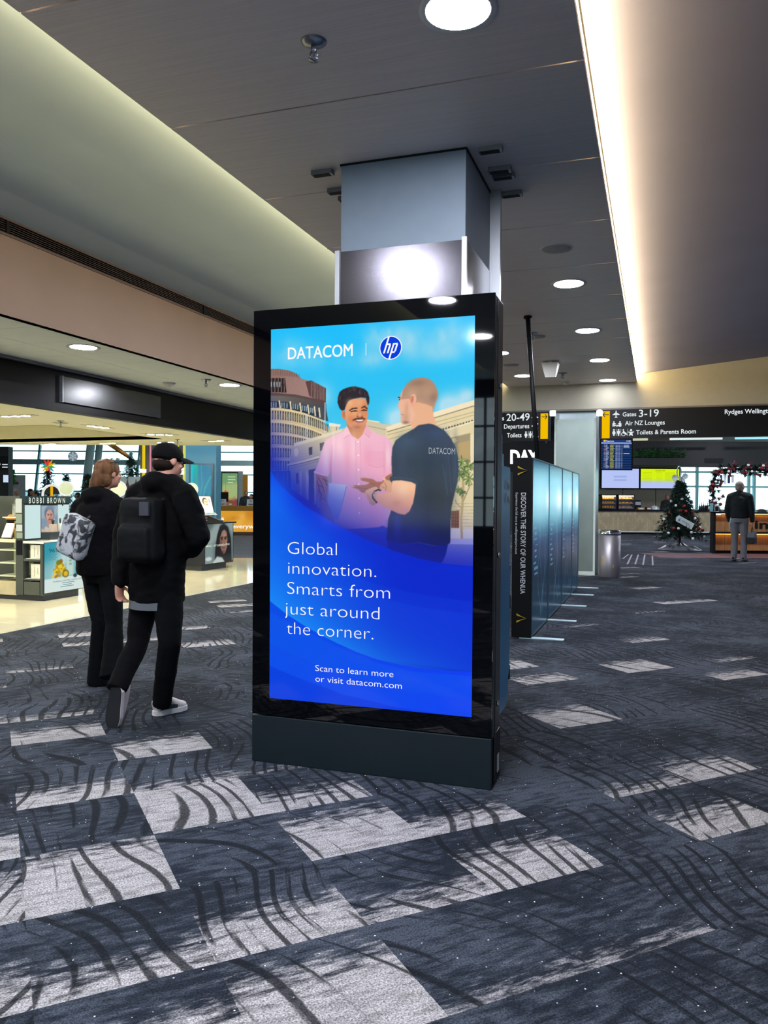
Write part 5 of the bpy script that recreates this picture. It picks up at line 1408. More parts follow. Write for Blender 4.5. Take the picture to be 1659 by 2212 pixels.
def eyes(c, f, up, s, parent):
    f = Vector(f).normalized(); up = Vector(up).normalized(); r = f.cross(up).normalized(); c = Vector(c)
    for q in (1, -1): MB().ball(c+(r*.031*q+f*.080+up*.012)*s, .0115*s, 10).ball(c+(r*.031*q+f*.0895+up*.012)*s, .0045*s, 8, 1).build('eye', [mat('eye white', 'e4dfda', .3), mat('eye dark', '1a1412', .2)], parent)
def add_shoe(parent, heel, toe, up, L=None, upper='d8d0cc', sole='eceae6', under='17171a', w=.05, panel=None):
    heel, toe = Vector(heel), Vector(toe); f = (toe-heel).normalized(); up = Vector(up); up = (up-f*up.dot(f)).normalized(); r = f.cross(up); n = (toe-heel).length
    def P(x, y, z): return heel+f*(y*n)+r*x+up*z
    out = [(.0, .0), (.5, .04), (.78, .15), (.84, .35), (.92, .55), (1.0, .72), (.88, .88), (.5, .98), (0, 1.0)]; out = [(x, y) for x, y in out]+[(-x, y) for x, y in out[-2:0:-1]]
    def sole_mb(z0, z1, k): 
        b = MB(); q = len(out); b.add([P(x*w*k, y, z0) for x, y in out]+[P(x*w*k, y, z1) for x, y in out], [list(range(q)), list(range(q, 2*q))[::-1]]+[(i, (i+1) % q, q+(i+1) % q, q+i) for i in range(q)]); return b
    s = MB(); ys = (.03, .12, .28, .45, .62, .80, .93, .985); hs = (.085, .105, .105, .098, .075, .052, .040, .02); ws = (.55, .8, .86, .88, .97, .93, .7, .35)
    s.tube([P(0, y, .02+h*.42) for y, h in zip(ys, hs)], 0, 14, ell=(r, [(w*k*.97, h*.58) for k, h in zip(ws, hs)]))
    sh = fuse(s, 'shoe', mat('shoe '+upper, upper, .7), parent, .006, 4)
    sole_mb(.004, .034, 1.06).build('sole', mat('sole '+sole, sole, .6), sh); sole_mb(-.002, .006, 1.0).build('outsole', mat('outsole '+under, under, .8), sh)
    if panel:
        b = MB(); b.tube([P(0, y, .022+h*.36) for y, h in zip(ys[1:5], hs[1:5])], 0, 14, cap=False, ell=(r, [(w*k*1.0, h*.42) for k, h in zip(ws[1:5], hs[1:5])])); b.build('side_panel', mat('shoe panel '+panel, panel, .6), sh)
    return sh
def skin_body(root, J, skin, s=1, voxel=.007):
    b = MB(); add_head(b, J['head'], J['look'], J['hup'], s); f = Vector(J['face']); r = Vector(J['right'])
    n = Vector(J['neck']); hc = Vector(J['head']); capsule(b, [n-Vector((0, 0, .05)), n.lerp(hc, .45), hc-Vector(J['look'])*.012*s-Vector((0, 0, .03*s))], [.062*s, .056*s, .056*s], 14)
    pel = (Vector(J['hipL'])+Vector(J['hipR']))/2
    b.tube([pel-Vector((0, 0, .06)), pel+Vector((0, 0, .08)), pel.lerp(n, .5), pel.lerp(n, .8), n-Vector((0, 0, .03))], 0, 18, ell=(r, [(.15*s, .10*s), (.145*s, .095*s), (.145*s, .10*s), (.165*s, .10*s), (.07*s, .06*s)]))
    for q in 'LR':
        sh, el, wr = Vector(J['sh'+q]), Vector(J['el'+q]), Vector(J['wr'+q])
        capsule(b, [n.lerp(sh, .4), sh], [.06*s, .056*s]); capsule(b, [sh, sh.lerp(el, .5), el], [.052*s, .045*s, .037*s]); capsule(b, [el, el.lerp(wr, .35), wr], [.038*s, .036*s, .025*s])
        hd = J.get('hd'+q, (wr-el)); add_hand(b, wr, hd, J.get('pn'+q, r*(1 if q == 'L' else -1)), J.get('th'+q, f), J.get('curl', .42), s)
        hp, kn, an = Vector(J['hip'+q]), Vector(J['kn'+q]), Vector(J['an'+q]); capsule(b, [hp, hp.lerp(kn, .5), kn], [.078*s, .066*s, .048*s]); capsule(b, [kn, kn.lerp(an, .35), an], [.047*s, .050*s, .033*s]); 
    o = fuse(b, 'body', skin, root, voxel, 3); eyes(J['head'], J['look'], J['hup'], s, o); return o
def jacket(root, J, m, s=1, hem=0, name='jacket', puff=1.0, voxel=.011, sleeves=1.0, wr=.007, seed=0, hood=False):
    b = MB(); r = Vector(J['right']); f = Vector(J['face']); n = Vector(J['neck']); pel = (Vector(J['hipL'])+Vector(J['hipR']))/2
    P = [pel+Vector((0, 0, hem)), pel+Vector((0, 0, hem+.06)), pel.lerp(n, .35), pel.lerp(n, .62), pel.lerp(n, .84), n+Vector((0, 0, -.045)), n+Vector((0, 0, .03))]
    b.tube(P, 0, 24, ell=(r, [(.178*s*puff, .138*s*puff), (.185*s*puff, .145*s*puff), (.182*s*puff, .142*s*puff), (.20*s*puff, .145*s*puff), (.195*s, .125*s*puff), (.115*s, .095*s), (.075*s, .075*s)]))
    for q in 'LR':
        sh, el, wr_ = Vector(J['sh'+q]), Vector(J['el'+q]), Vector(J['wr'+q])
        capsule(b, [n.lerp(sh, .35), sh], [.085*s, .085*s]); capsule(b, [sh, sh.lerp(el, .5), el], [.083*s*puff, .075*s*puff, .066*s*puff])
        e = el.lerp(wr_, .96*sleeves); capsule(b, [el, el.lerp(e, .5), e], [.066*s*puff, .056*s*puff, .044*s*puff])
    if hood: b.ball(n-f*.07*s+Vector((0, 0, -.01)), (.11*s, .085*s, .075*s), 14)
    else: capsule(b, [n-f*.02+Vector((0, 0, -.02)), n+Vector((0, 0, .045))], [.078*s, .068*s], 16)
    return fuse(b, name, m, root, voxel, 5, wr, 8, seed)
def trousers(root, J, m, s=1, flare=0, top=.07, voxel=.01, wr=.005, seed=0, thick=1):
    b = MB(); r = Vector(J['right']); pel = (Vector(J['hipL'])+Vector(J['hipR']))/2
    b.tube([pel+Vector((0, 0, top)), pel+Vector((0, 0, 0)), pel-Vector((0, 0, .08))], 0, 20, ell=(r, [(.155*s, .115*s), (.168*s, .128*s), (.15*s, .115*s)]))
    for q in 'LR':
        hp, kn, an = Vector(J['hip'+q]), Vector(J['kn'+q]), Vector(J['an'+q]); e = an+(an-kn).normalized()*(.055 if not flare else .06)
        capsule(b, [hp, hp.lerp(kn, .5), kn], [.096*s*thick, .088*s*thick, .070*s*thick]); capsule(b, [kn, kn.lerp(e, .5)], [.070*s*thick, (.066+flare*.35)*s*thick])
        b.tube([kn, kn.lerp(e, .5), e], [.068*s*thick, (.062+flare*.4)*s*thick, (.050+flare)*s*thick], 16)
    return fuse(b, 'trousers', m, root, voxel, 4, wr, 9, seed)
def stand(pos, face, h, seated=False, arms=0):
    """joints of someone standing (or seated) at rest"""
    s = h/1.75; f = Vector(face).normalized(); r = f.cross(Vector((0, 0, 1))); p = Vector(pos)
    def P(x, y, z): return p+r*x*s+f*y*s+Vector((0, 0, z*s))
    J = dict(face=f, right=r, look=f, hup=Vector((0, 0, 1)))
    dz = -.47 if seated else 0
    J.update(head=P(0, .02, 1.63+dz), neck=P(0, -.01, 1.47+dz))
    for q, k in (('R', 1), ('L', -1)):
        J['sh'+q] = P(.19*k, 0, 1.41+dz); J['el'+q] = P(.25*k, -.02+.05*arms, 1.13+dz); J['wr'+q] = P(.23*k, .06+.16*arms, .88+.2*arms+dz); J['hip'+q] = P(.09*k, 0, .92+dz)
        if seated: J['kn'+q] = P(.11*k, .42, .47); J['an'+q] = P(.11*k, .44, .09); J['toe'+q] = P(.11*k, .62, .03); J['heel'+q] = P(.11*k, .38, 0)
        else: J['kn'+q] = P(.095*k, .02, .49); J['an'+q] = P(.10*k, -.02, .085); J['toe'+q] = P(.12*k, .15, .03); J['heel'+q] = P(.10*k, -.09, 0)
    return J, s
def shoes(root, J, s=1, **kw):
    for q in 'LR': add_shoe(root, J['heel'+q], Vector((J['toe'+q].x, J['toe'+q].y, J['heel'+q].z)), (0, 0, 1), w=.046*s, **kw)
def hair_cap(root, J, s, m, back=.0, low=-.02, lumps=0):
    f, up = Vector(J['look']).normalized(), Vector(J['hup']).normalized(); r = f.cross(up); R = Matrix((r, f, up)).transposed(); c = Vector(J['head']); b = MB()
    b.ball(c+(f*-.022+up*.04)*s, (.082*s, .098*s, .086*s), 16, M=R); b.ball(c+(f*-.05+up*low)*s, (.074*s, .065*s, .075*s), 14, M=R)
    if lumps:
        for k in range(3): b.ball(c+(f*(-.07-.01*k)+up*(-.06-.06*k))*s, (.07*s, .04*s, .06*s), 12, M=R)
    return fuse(b, 'hair', m, root, .008, 2, .004, 30)

blackc = mat('black jacket cloth', '060608', .9, spec=.12, var=.2, vscale=30); blackt = mat('black trouser cloth', '060609', .9, spec=.12, var=.2, vscale=30)
skinA = mat('fair skin', 'c58d78', .5, var=.05); Zu = Vector((0, 0, 1))
# --- man in a black cap, mid-stride
fwd = Vector((.06, 1, 0)).normalized(); rgt = fwd.cross(Zu)
J = dict(face=fwd, right=rgt, look=Vector((.42, .95, -.12)).normalized(), hup=Vector((.03, .1, 1)).normalized(), neck=at(352, 1040, 5.24), head=at(364, 998, 5.27),
         shR=at(398, 1071, 5.13), shL=at(298, 1071, 5.34), elR=at(430, 1160, 5.06), elL=at(264, 1165, 5.40), wrR=at(412, 1192, 5.26), wrL=at(256, 1262, 5.22),
         hipR=at(362, 1285, 5.20), hipL=at(314, 1285, 5.31), knR=at(367, 1388, 5.10), knL=at(298, 1388, 5.22), anR=at(351, 1506, 5.22), anL=at(259, 1472, 5.03),
         hdL=Vector((0, .15, -1)), pnL=Vector((.6, .4, 0)), thL=fwd, hdR=Vector((-.2, 1, .1)), pnR=Vector((-1, 0, .2)), thR=Zu, curl=.5)
J['toeR'] = onplane(397, 1530, 2, .03); J['toeL'] = onplane(241, 1560, 2, .03)
man = thing('person', 'person mid-stride in a black cap, black jacket, black trousers and pale sneakers', 'person', (-3.1, 4.5, 0))
skin_body(man, J, skinA)
jacket(man, J, blackc, 1.0, -.045, puff=1.08, wr=.010, hood=True)
trousers(man, J, blackt, 1.0, .012, .05, thick=1.02)
pel = (J['hipL']+J['hipR'])/2
b = MB().tube([pel+Vector((0, 0, -.085)), pel+Vector((0, 0, -.03))], 0, 24, ell=(rgt, [(.190, .150), (.186, .146)]), cap=False); b.build('shirt_hem', mat('grey shirt', '5c6066', .8), man)
# cap: crown, visor
f, up = J['look'], J['hup']; r = f.cross(up).normalized(); R = Matrix((r, f, up)).transposed(); c = J['head']
b = MB(); b.ball(c+up*.048-f*.012, (.089, .108, .080), 20, M=R); b.tube([c+up*.02-f*.012, c+up*.055-f*.012], 0, 20, ell=(r, [(.089, .108), (.090, .109)]))
cap_ = fuse(b, 'cap', mat('black cap cloth', '050506', .85, spec=.15), man, .007, 3)
V = []; F = []; nn = 14
for i in range(nn+1):
    t = -1.15+2.3*i/nn
    for k, (e, z) in enumerate(((.092, .045), (.145, .040), (.195, .026))): V.append(c+r*math.sin(t)*.088*(1+.05*k)+f*(math.cos(t)*e-.008 if k else math.cos(t)*.100-.008)+up*(z-.03*math.sin(t)**2))
m_ = len(V); V += [p-up*.006 for p in V]
for i in range(nn):
    for k in range(2): a = i*3+k; F += [(a, a+3, a+4, a+1), (m_+a+1, m_+a+4, m_+a+3, m_+a)]
    F += [(i*3+2, i*3+5, m_+i*3+5, m_+i*3+2)]
MB().add(V, F, 0, True).build('visor', mat('black cap cloth', '050506', .85, spec=.15), cap_)
b = MB(); b.ball(c-f*.035-up*.022, (.077, .075, .055), 14, M=R); fuse(b, 'hair', mat('dark brown hair', '1c120d', .8, spec=.15), man, .008, 2, .003, 40)
hR = onplane(331, 1548, 2, .0); tR = onplane(401, 1531, 2, .0); hL = at(252, 1478, 4.965); tL = onplane(240, 1571, 2, .004)
add_shoe(man, hR, tR, Zu, upper='cfc6c6', sole='e6e0e2', under='202024', panel='3a3c46', w=.052)
upL = (J['anL']-hL).normalized()+fwd*.6; add_shoe(man, hL, hL+(tL-hL).normalized()*.30, fwd+Zu*.35, upper='b9afb2', sole='c9c2c6', under='14161c', w=.052)
# backpack on his back (rests on him: a thing of its own)
bc = at(318, 1128, 5.16); bp = thing('backpack', 'black backpack with a pale label patch on the back of the person in the cap', 'backpack', bc)
b = MB(); c0 = (J['neck']+pel)/2-fwd*.19+Vector((0, 0, .07))+rgt*.01
b.box((-.15, -.07, -.22), (.15, .08, .20), 0, Matrix.Translation(c0) @ Matrix((rgt, fwd, Zu)).transposed().to_4x4(), .066); b.box((-.12, -.11, -.20), (.12, 0, .02), 0, Matrix.Translation(c0) @ Matrix((rgt, fwd, Zu)).transposed().to_4x4(), .035)
fuse(b, 'pack', mat('black nylon', '08090c', .75, spec=.2, var=.2), bp, .011, 4, .004)
for k in (1, -1):
    q = c0+rgt*.10*k; MB().tube([q+fwd*.05+Zu*.17, q+fwd*.20+Zu*.235, q+rgt*.02*k+fwd*.33+Zu*.14, q+rgt*.03*k+fwd*.36-Zu*.0], .014, 8).build('strap', mat('black nylon', '08090c', .75, spec=.2, var=.2), bp)
q = c0-fwd*.088+Zu*.13+rgt*.085; MB().box((-.032, -.004, -.045), (.036, .012, .04), 0, Matrix.Translation(q) @ Matrix((rgt, fwd, Zu)).transposed().to_4x4()).build('label_patch', mat('grey patch', '3c3e46', .6), bp)

# --- woman walking ahead of him
fwd = Vector((.10, 1, 0)).normalized(); rgt = fwd.cross(Zu)
J = dict(face=fwd, right=rgt, look=Vector((.32, 1, -.02)).normalized(), hup=Zu, neck=at(216, 1068, 6.16), head=at(235, 1025, 6.18),
         shR=at(250, 1096, 6.07), shL=at(177, 1098, 6.25), elR=at(268, 1170, 6.05), elL=at(167, 1162, 6.30), wrR=at(262, 1232, 6.12), wrL=at(182, 1222, 6.38),
         hipR=at(236, 1236, 6.11), hipL=at(200, 1236, 6.21), knR=at(247, 1348, 6.00), knL=at(216, 1345, 6.12), anR=at(243, 1447, 5.86), anL=at(214, 1462, 6.16), curl=.6, hdL=Vector((.2, .6, -.6)), hdR=Vector((0, .4, -1)))
J['toeR'] = onplane(240, 1484, 2, .03); J['toeL'] = onplane(222, 1468, 2, .03)
wom = thing('person', 'person with brown hair and sunglasses on the head, in black hoodie and flared trousers', 'person', (-4.05, 5.15, 0))
skin_body(wom, J, skinA, .94)
jacket(wom, J, mat('black hoodie cloth', '08080b', .9, spec=.12, var=.2, vscale=30), .97, -.02, puff=1.12, wr=.010, seed=5, hood=True)
trousers(wom, J, mat('black flared cloth', '07080b', .9, spec=.12, var=.2, vscale=30), .90, .052, .05, seed=3)
f, up = J['look'], J['hup']; r = f.cross(up).normalized(); R = Matrix((r, f, up)).transposed(); c = J['head']
b = MB(); b.ball(c-f*.020+up*.036, (.083, .103, .086), 18, M=R); b.ball(c-f*.05-up*.03, (.075, .065, .08), 14, M=R)
capsule(b, [c-f*.09+up*.0, c-f*.105-up*.07-r*.02, c-f*.10-up*.17-r*.06, c-f*.08-up*.23-r*.08], [.045, .046, .034, .012], 12)
fuse(b, 'hair', mat('brown blond hair', '6a4930', .6, spec=.2, var=.5, vscale=30, stretch=(1, 1, .15)), wom, .007, 2, .004, 35)
g = MB(); pts = [c+up*.122*math.cos(t)*.0+r*.088*math.sin(t)+f*(.055*math.cos(t)+.005)+up*(.095+.012*math.cos(t)) for t in [math.pi*(-.75+1.5*i/14) for i in range(15)]]
g.tube(pts, .0035, 6); g.build('sunglasses', mat('dark glasses frame', '1d2a33', .2), wom)
for k in (1, -1): MB().ball(c+f*.055+r*.036*k+up*.112, (.03, .008, .02), 12, M=R).build('sunglass_lens', mat('mirror lens', '8fb6c4', .08, .8), wom)
add_shoe(wom, onplane(203, 1480, 2, 0), onplane(226, 1463, 2, 0), Zu, upper='1c1e24', sole='2a2c33', w=.043)
hh = at(240, 1452, 5.83); tt = onplane(240, 1487, 2, .004); add_shoe(wom, hh, hh+(tt-hh).normalized()*.25, fwd+Zu*.5, upper='4a6f80', sole='8fb3c0', w=.043)
bc = (J['neck']+(J['hipL']+J['hipR'])/2)/2-fwd*.215-Zu*.01-rgt*.05; tb = thing('backpack', 'small pale grey patterned backpack on the person in the hoodie', 'backpack', bc)
def marbled():
    m = bpy.data.materials.new('marbled grey canvas'); m.use_nodes = True; nt = m.node_tree; b_ = nt.nodes['Principled BSDF']; b_.inputs['Roughness'].default_value = .7
    n = nt.nodes.new('ShaderNodeTexNoise'); n.inputs['Scale'].default_value = 16; n.inputs['Distortion'].default_value = 1.2; tc = nt.nodes.new('ShaderNodeTexCoord'); nt.links.new(tc.outputs['Object'], n.inputs['Vector'])
    rp = nt.nodes.new('ShaderNodeValToRGB'); rp.color_ramp.elements[0].position = .42; rp.color_ramp.elements[1].position = .55; rp.color_ramp.elements[0].color = lin('34363c')+(1,); rp.color_ramp.elements[1].color = lin('b4b8be')+(1,)
    nt.links.new(n.outputs['Fac'], rp.inputs[0]); nt.links.new(rp.outputs[0], b_.inputs['Base Color']); return m
b = MB(); TM = Matrix.Translation(bc) @ Matrix.Rotation(.35, 4, fwd) @ Matrix((rgt, fwd, Zu)).transposed().to_4x4(); b.box((-.12, -.05, -.17), (.12, .08, .15), 0, TM, .045); fuse(b, 'pack', marbled(), tb, .010, 4, .004)
for k in (1, -1):
    q = bc+rgt*.08*k; MB().tube([q+fwd*.06+Zu*.13, q+fwd*.20+Zu*.21, q+fwd*.36+Zu*.10], .012, 8).build('strap', mat('dark strap', '2a2b30', .7), tb)

# --- man waiting at the information desk with a bag in his hand
face = (Vector((math.cos(YAW), math.sin(YAW), 0))*.62+DEPTHN*.78).normalized(); base = onplane(1596, 1213, 2, 0)
J, s = stand(base, face, 1.93); J['look'] = (face+Vector((.5, -.1, 0))).normalized(); J['elR'] += face*.02; J['curl'] = .75; J['wrR'] += J['right']*.02
t = thing('person', 'person in a dark jumper and grey trousers waiting at the information desk', 'person', base)
skin_body(t, J, mat('pale skin', 'b98f80', .5), s, .008); jacket(t, J, mat('dark teal jumper', '0c1418', .9, var=.15), s, .03, 'jumper', 1.0, .013, 1, .008); trousers(t, J, mat('grey chinos', '6f7078', .85, var=.1), s, .014, .08, .012, .008)
hair_cap(t, J, s, mat('sandy grey hair', '8a8078', .8)); shoes(t, J, s, upper='17181b', sole='202225')
b = MB(); q = J['hipL']; b.tube([q+Zu*.10-J['right']*.07, q-Zu*.10-J['right']*.10, q-Zu*.26-J['right']*.09], 0, 12, ell=(J['face'], [(.05, .02), (.08, .03), (.07, .02)])); fuse(b, 'jacket_over_arm', mat('pale blue cloth', '9fb4bd', .85), t, .012, 3, .008)
hb = J['wrR']-Zu*.10*s; bag = thing('handbag', 'grey and black lunch bag hanging from the hand of the person at the desk', 'bag', hb-Zu*.36)
TM = Matrix.Translation(hb-Zu*.25) @ Matrix((face, -J['right'], Zu)).transposed().to_4x4()
MB().box((-.15, -.08, -.17), (.15, .08, -.02), 0, TM, .02).build('lower_half', mat('black bag cloth', '15181c', .7), bag); MB().prism([(-.15, -.02), (.15, -.02), (.10, .10), (-.10, .10)], -.075, .075, 1, 0, TM).build('upper_half', mat('grey bag cloth', '5d6670', .7), bag)
MB().tube([TM @ Vector(p) for p in ((-.09, 0, .09), (-.05, 0, .19), (0, 0, .235), (.05, 0, .19), (.09, 0, .09))], .009, 8).build('handle', mat('black bag cloth', '15181c', .7), bag)
# --- people resting and working beyond the shop
def extra(label, px, D, face, h, seated, top, hair, skin='b98a74', arms=.6, lumps=0, bottom='2a2d33', z=0):
    p = at(px, 1076, D); p.z = z; J, s = stand(p, face, h, seated, arms); t = thing('person', label, 'person', p)
    skin_body(t, J, mat('skin '+skin, skin, .5), s, .012); jacket(t, J, mat('top '+top, top, .85), s, .02, 'top', 1, .018, 1, .006); trousers(t, J, mat('trousers '+bottom, bottom, .85), s, .01, .06, .018); hair_cap(t, J, s, mat('hair '+hair, hair, .7), lumps=lumps); shoes(t, J, s, upper='222226', sole='3a3a3e'); return J
right_h = hall(1, 0); away = hall(0, 1)
extra('person with white hair and a pale top beyond the shop shelves', 33, 26, right_h-away*.2, 1.70, False, 'b9c4cc', 'c9c9c6')
extra('dark haired person in black standing beyond the white-haired person', 66, 27.5, right_h, 1.72, False, '17191f', '15110f', lumps=1)
extra('long haired person with a green top behind the name board', 79, 24.5, -right_h*.6-away*.4, 1.6, False, '1f8a52', '1b1613', lumps=3)
extra('person with dark hair seen between the round mirrors beyond the shop', 168, 27, -right_h, 1.60, False, '4a5158', '3a2a22')
extra('person in a dark top working behind the orange counter, further from the kiosk', 532, 33.5, right_h*.2-away, 1.70, False, '2b2d35', '17120f', z=.05)
extra('dark long haired person behind the orange counter beside the kiosk edge', 543, 32.65, right_h*-.5-away, 1.62, False, '101116', '0e0c0c', lumps=3)
extra('person in black serving behind the cafe counter, half hidden by the tree', 1441, 35.75, -away, 1.72, False, '0e1113', '5a3a2a', 'b0705c')
# ------------------------------------------------------------------ cosmetics shop
M_char = mat('charcoal laminate', '3e4442', .45, var=.06); M_chard = mat('dark charcoal', '20292d', .45); M_white = mat('white counter', 'd9d6cc', .35); M_pearl = mat('pearl carton', 'cfcfc4', .5, var=.1, vscale=20)
GY, GX, GU = 8.91, -8.0, -8.33
def gp(px, py, axis=1, val=GY): return onplane(px, py, axis, val)
def front_box(b, px0, py0, px1, py1, y0, y1, mi=0):        # box whose front face is surveyed on the unit's long side
    a = gp(px0, py0); c = gp(px1, py1); b.box((a.x, y0, c.z), (c.x, y1, a.z), mi)
def panel(b, px0, py0, px1, py1, x, t, mi=0):              # board on a plane facing the concourse
    a = onplane(px0, py0, 0, x); c = onplane(px1, py1, 0, x); b.box((x, a.y, c.z), (x+t, c.y, a.z), mi); return a, c
g = thing('cosmetics_display', 'dark grey cosmetics display unit with BOBBI BROWN header on the shop floor', 'display unit', (-8.4, 9.4, 0))
x51, x34, x86 = gp(51, 1200).x, gp(34, 1200).x, gp(86.5, 1200).x
b = MB(); b.box((-9.9, 8.95, .004), (GX-.03, 9.66, .10), 1)                                         # kick plate
b.box((GX-.04, 8.93, .10), (GX-.01, 9.70, .80)); b.box((x51, 9.10, .10), (GX-.01, 9.70, .79))       # core behind the cubbies
b.box((x86, GY, .08), (GX-.005, 9.10, .80)); b.box((x34, GY, .08), (x51-.01, 9.02, 1.42))
b.box((-9.9, 9.45, .08), (x34+.01, 9.6, 1.42)); b.box((-9.9, 9.30, .10), (x34, 9.5, .79))
for py0, py1 in ((1168, 1172), (1207, 1213.5), (1250, 1255)): front_box(b, 51, py0, 87, py1, GY, 9.12)
b.build('carcass', [M_char, M_chard], g)
b = MB(); front_box(b, 52.5, 1256, 86, 1286, GY-.006, GY+.01); d = b.build('door', mat('charcoal door', '454a46', .45), g)
b = MB(); front_box(b, 67, 1254.5, 73, 1256.5, GY-.012, GY); b.build('handle', M_matblack, d)
b = MB(); b.prism([(x51, GY-.01), (GX+.01, GY-.01), (GX+.01, 9.74), (x51, 9.74)], .80, .835); b.build('counter_top', M_white, g)
b = MB(); a = onplane(40, 1071, 0, GU); a2, c2 = onplane(51, 1071.5, 0, GU), onplane(149, 1163, 0, GU); b.box((GU-.06, a2.y, .83), (GU, c2.y, 1.36)); b.build('back_panel', M_chard, g)
b = MB(); b.box((GU-.07, a2.y, 1.355), (GU+.03, c2.y, 1.458)); h = b.build('header', mat('header teal black', '14262c', .3), g)
b = MB(); t0 = onplane(62, 1087.2, 0, GU+.03); t1 = onplane(140, 1087, 0, GU+.03); t2 = onplane(62, 1074.8, 0, GU+.03); b.text('B O B B I   B R O W N', (GU+.03, t0.y, t0.z), (0, 1, 0), (0, 0, 1), t1.y-t0.y, t2.z-t0.z, 0, .006, .004); b.build('lettering', glow('header letters', 'f4fbe8', .95), h)
MB().box((-9.9, 8.93, 1.40), (x34+.02, GY+.2, 1.458)).build('side_header', M_char, g)
lb = glow('lightbox white', 'd2ecec', .92)
b = MB(); panel(b, 53.5, 1091, 85.5, 1162, GU+.004, .02); b.build('light_panel', lb, g)
b = MB(); panel(b, 125, 1090, 146.5, 1149, GU+.004, .02); b.build('light_panel', lb, g)
a = onplane(88.5, 1092, 0, GU+.02); c = onplane(124.5, 1148, 0, GU+.02); p = Paint(60, int(60*(a.z-c.z)/(c.y-a.y)), '8fa3b5', 2); HH = 1000*(a.z-c.z)/(c.y-a.y)
p.poly('a9bccb', [0, 0, 1000, 0, 1000, HH*.35, 0, HH*.5], 1, 60); p.ell('5c6f80', 480, HH*.3, 290, HH*.26, .8, 30); p.ell('7f97a8', 560, HH*.10, 240, HH*.12, .8, 30)
p.ell('d8a898', 500, HH*.40, 215, HH*.235, 1, 12); p.poly('c79788', [380, HH*.55, 640, HH*.55, 680, HH*.8, 330, HH*.8], 1, 10); p.poly('d9cfc4', [120, HH, 250, HH*.78, 480, HH*.86, 720, HH*.76, 900, HH*.85, 1000, HH], 1, 10); p.poly('e8b9a0', [0, HH, 0, HH*.86, 200, HH*.9, 260, HH], 1, 20)
p.blob('b5745f', 590, HH*.45, 90, HH*.12, .5); p.blob('f0c7b8', 420, HH*.35, 120, HH*.12, .5)
for q in (420, 590): p.line('4a322c', [q-60, HH*.335, q+55, HH*.33], 24, .8, 5); p.ell('2a1d1c', q, HH*.37, 38, HH*.018, .95, 4)
p.line('b77d6c', [510, HH*.38, 520, HH*.46], 22, .6, 6); p.ell('9c6054', 505, HH*.475, 48, HH*.014, .7, 5); p.ell('a5404a', 505, HH*.535, 78, HH*.024, 1, 4)
p.mesh('portrait_poster', (GU+.026, a.y, a.z), (0, 1, 0), (0, 0, -1), c.y-a.y, a.z-c.z, picture('lit poster', .8, .3, False), g)
b = MB(); a = onplane(88, 1149.5, 0, GU+.01); c = onplane(150, 1162, 0, GU+.01); b.box((GU, a.y, .832), (GU+.17, c.y, .832+(a.z-c.z))); b.build('plinth', M_chard, g); PZ = .832+(a.z-c.z)
# lit poster on the end of the unit
a = onplane(94.5, 1173, 0, GX); c = onplane(94.5, 1282, 0, GX); y1 = 9.74; p = Paint(110, int(110*(a.z-c.z)/(y1-a.y)), '8cc5cb', 2); HH = 1000*(a.z-c.z)/(y1-a.y)
p.poly('2f9fb2', [0, 0, 420, 0, 200, HH*.3, 0, HH*.45], 1, 90); p.poly('3fa5b8', [600, HH*.75, 1000, HH*.2, 1000, HH*.75], 1, 90); p.poly('e2f2ee', [150, HH*.75, 420, HH*.75, 700, 0, 560, 0], .75, 70)
p.poly('dff0ec', [0, HH*.735, 1000, HH*.71, 1000, HH, 0, HH], 1, 3); p.poly('4bb0b0', [330, HH*.70, 430, HH*.66, 640, HH*.22, 600, HH*.2, 560, HH*.4], .6, 14)
bx = 640; p.poly('c8e2d8', [bx-95, HH*.24, bx+95, HH*.24, bx+100, HH*.70, bx-100, HH*.70], 1, 4); p.poly('9cc9c4', [bx+55, HH*.25, bx+95, HH*.24, bx+100, HH*.70, bx+60, HH*.70], .8, 10)
p.poly('163038', [bx-45, HH*.24, bx-45, HH*.13, bx-20, HH*.10, bx-20, HH*.035, bx+25, HH*.035, bx+25, HH*.10, bx+50, HH*.13, bx+50, HH*.24], 1, 2); p.poly('163038', [bx-20, HH*.03, bx-105, HH*.055, bx-120, HH*.085, bx-20, HH*.06], 1, 2)
for q in range(3): p.ell('3d7a78', bx, HH*(.33+.07*q), 34, HH*.022, .8, 2); p.ell('c8e2d8', bx, HH*(.33+.07*q), 18, HH*.012, 1, 2)
r = random.Random(5)
for q in range(46): t = r.random(); p.ell(r.choice(['e8c31c', 'f2d838', 'c89a10', 'b37f12']), 380+r.uniform(-170, 150)*(.35+t*.8), HH*(.45+.25*t), r.uniform(22, 60), r.uniform(16, 40), 1, 3, r.uniform(0, 3))
p.ell('7a8a24', 340, HH*.42, 60, 46, 1, 4); p.ell('94751c', 400, HH*.40, 48, 40, 1, 4); p.ell('6a5a18', 520, HH*.66, 80, 70, .9, 4); p.ell('e8c31c', 520, HH*.66, 55, 48, 1, 4); p.ell('26424a', 760, HH*.72, 50, 34, 1, 4)
for q in range(4): p.line('4f98a2', [110, HH*(.245+.035*q), 300-30*(q % 2), HH*(.24+.035*q)], 14, .8, 4)
p.mesh('end_poster', (GX+.012, a.y, a.z), (0, 1, 0), (0, 0, -1), y1-a.y, a.z-c.z, picture('lit end poster', .85, .25, False), g)
MB().box((GX-.01, a.y-.01, c.z-.01), (GX+.0105, y1+.005, a.z+.005)).build('poster_frame', M_chard, g)
b = MB(); zz = a.z-c.z; wy = y1-a.y
def PT(u, v): return (GX+.014, a.y+wy*u, a.z-zz*v)
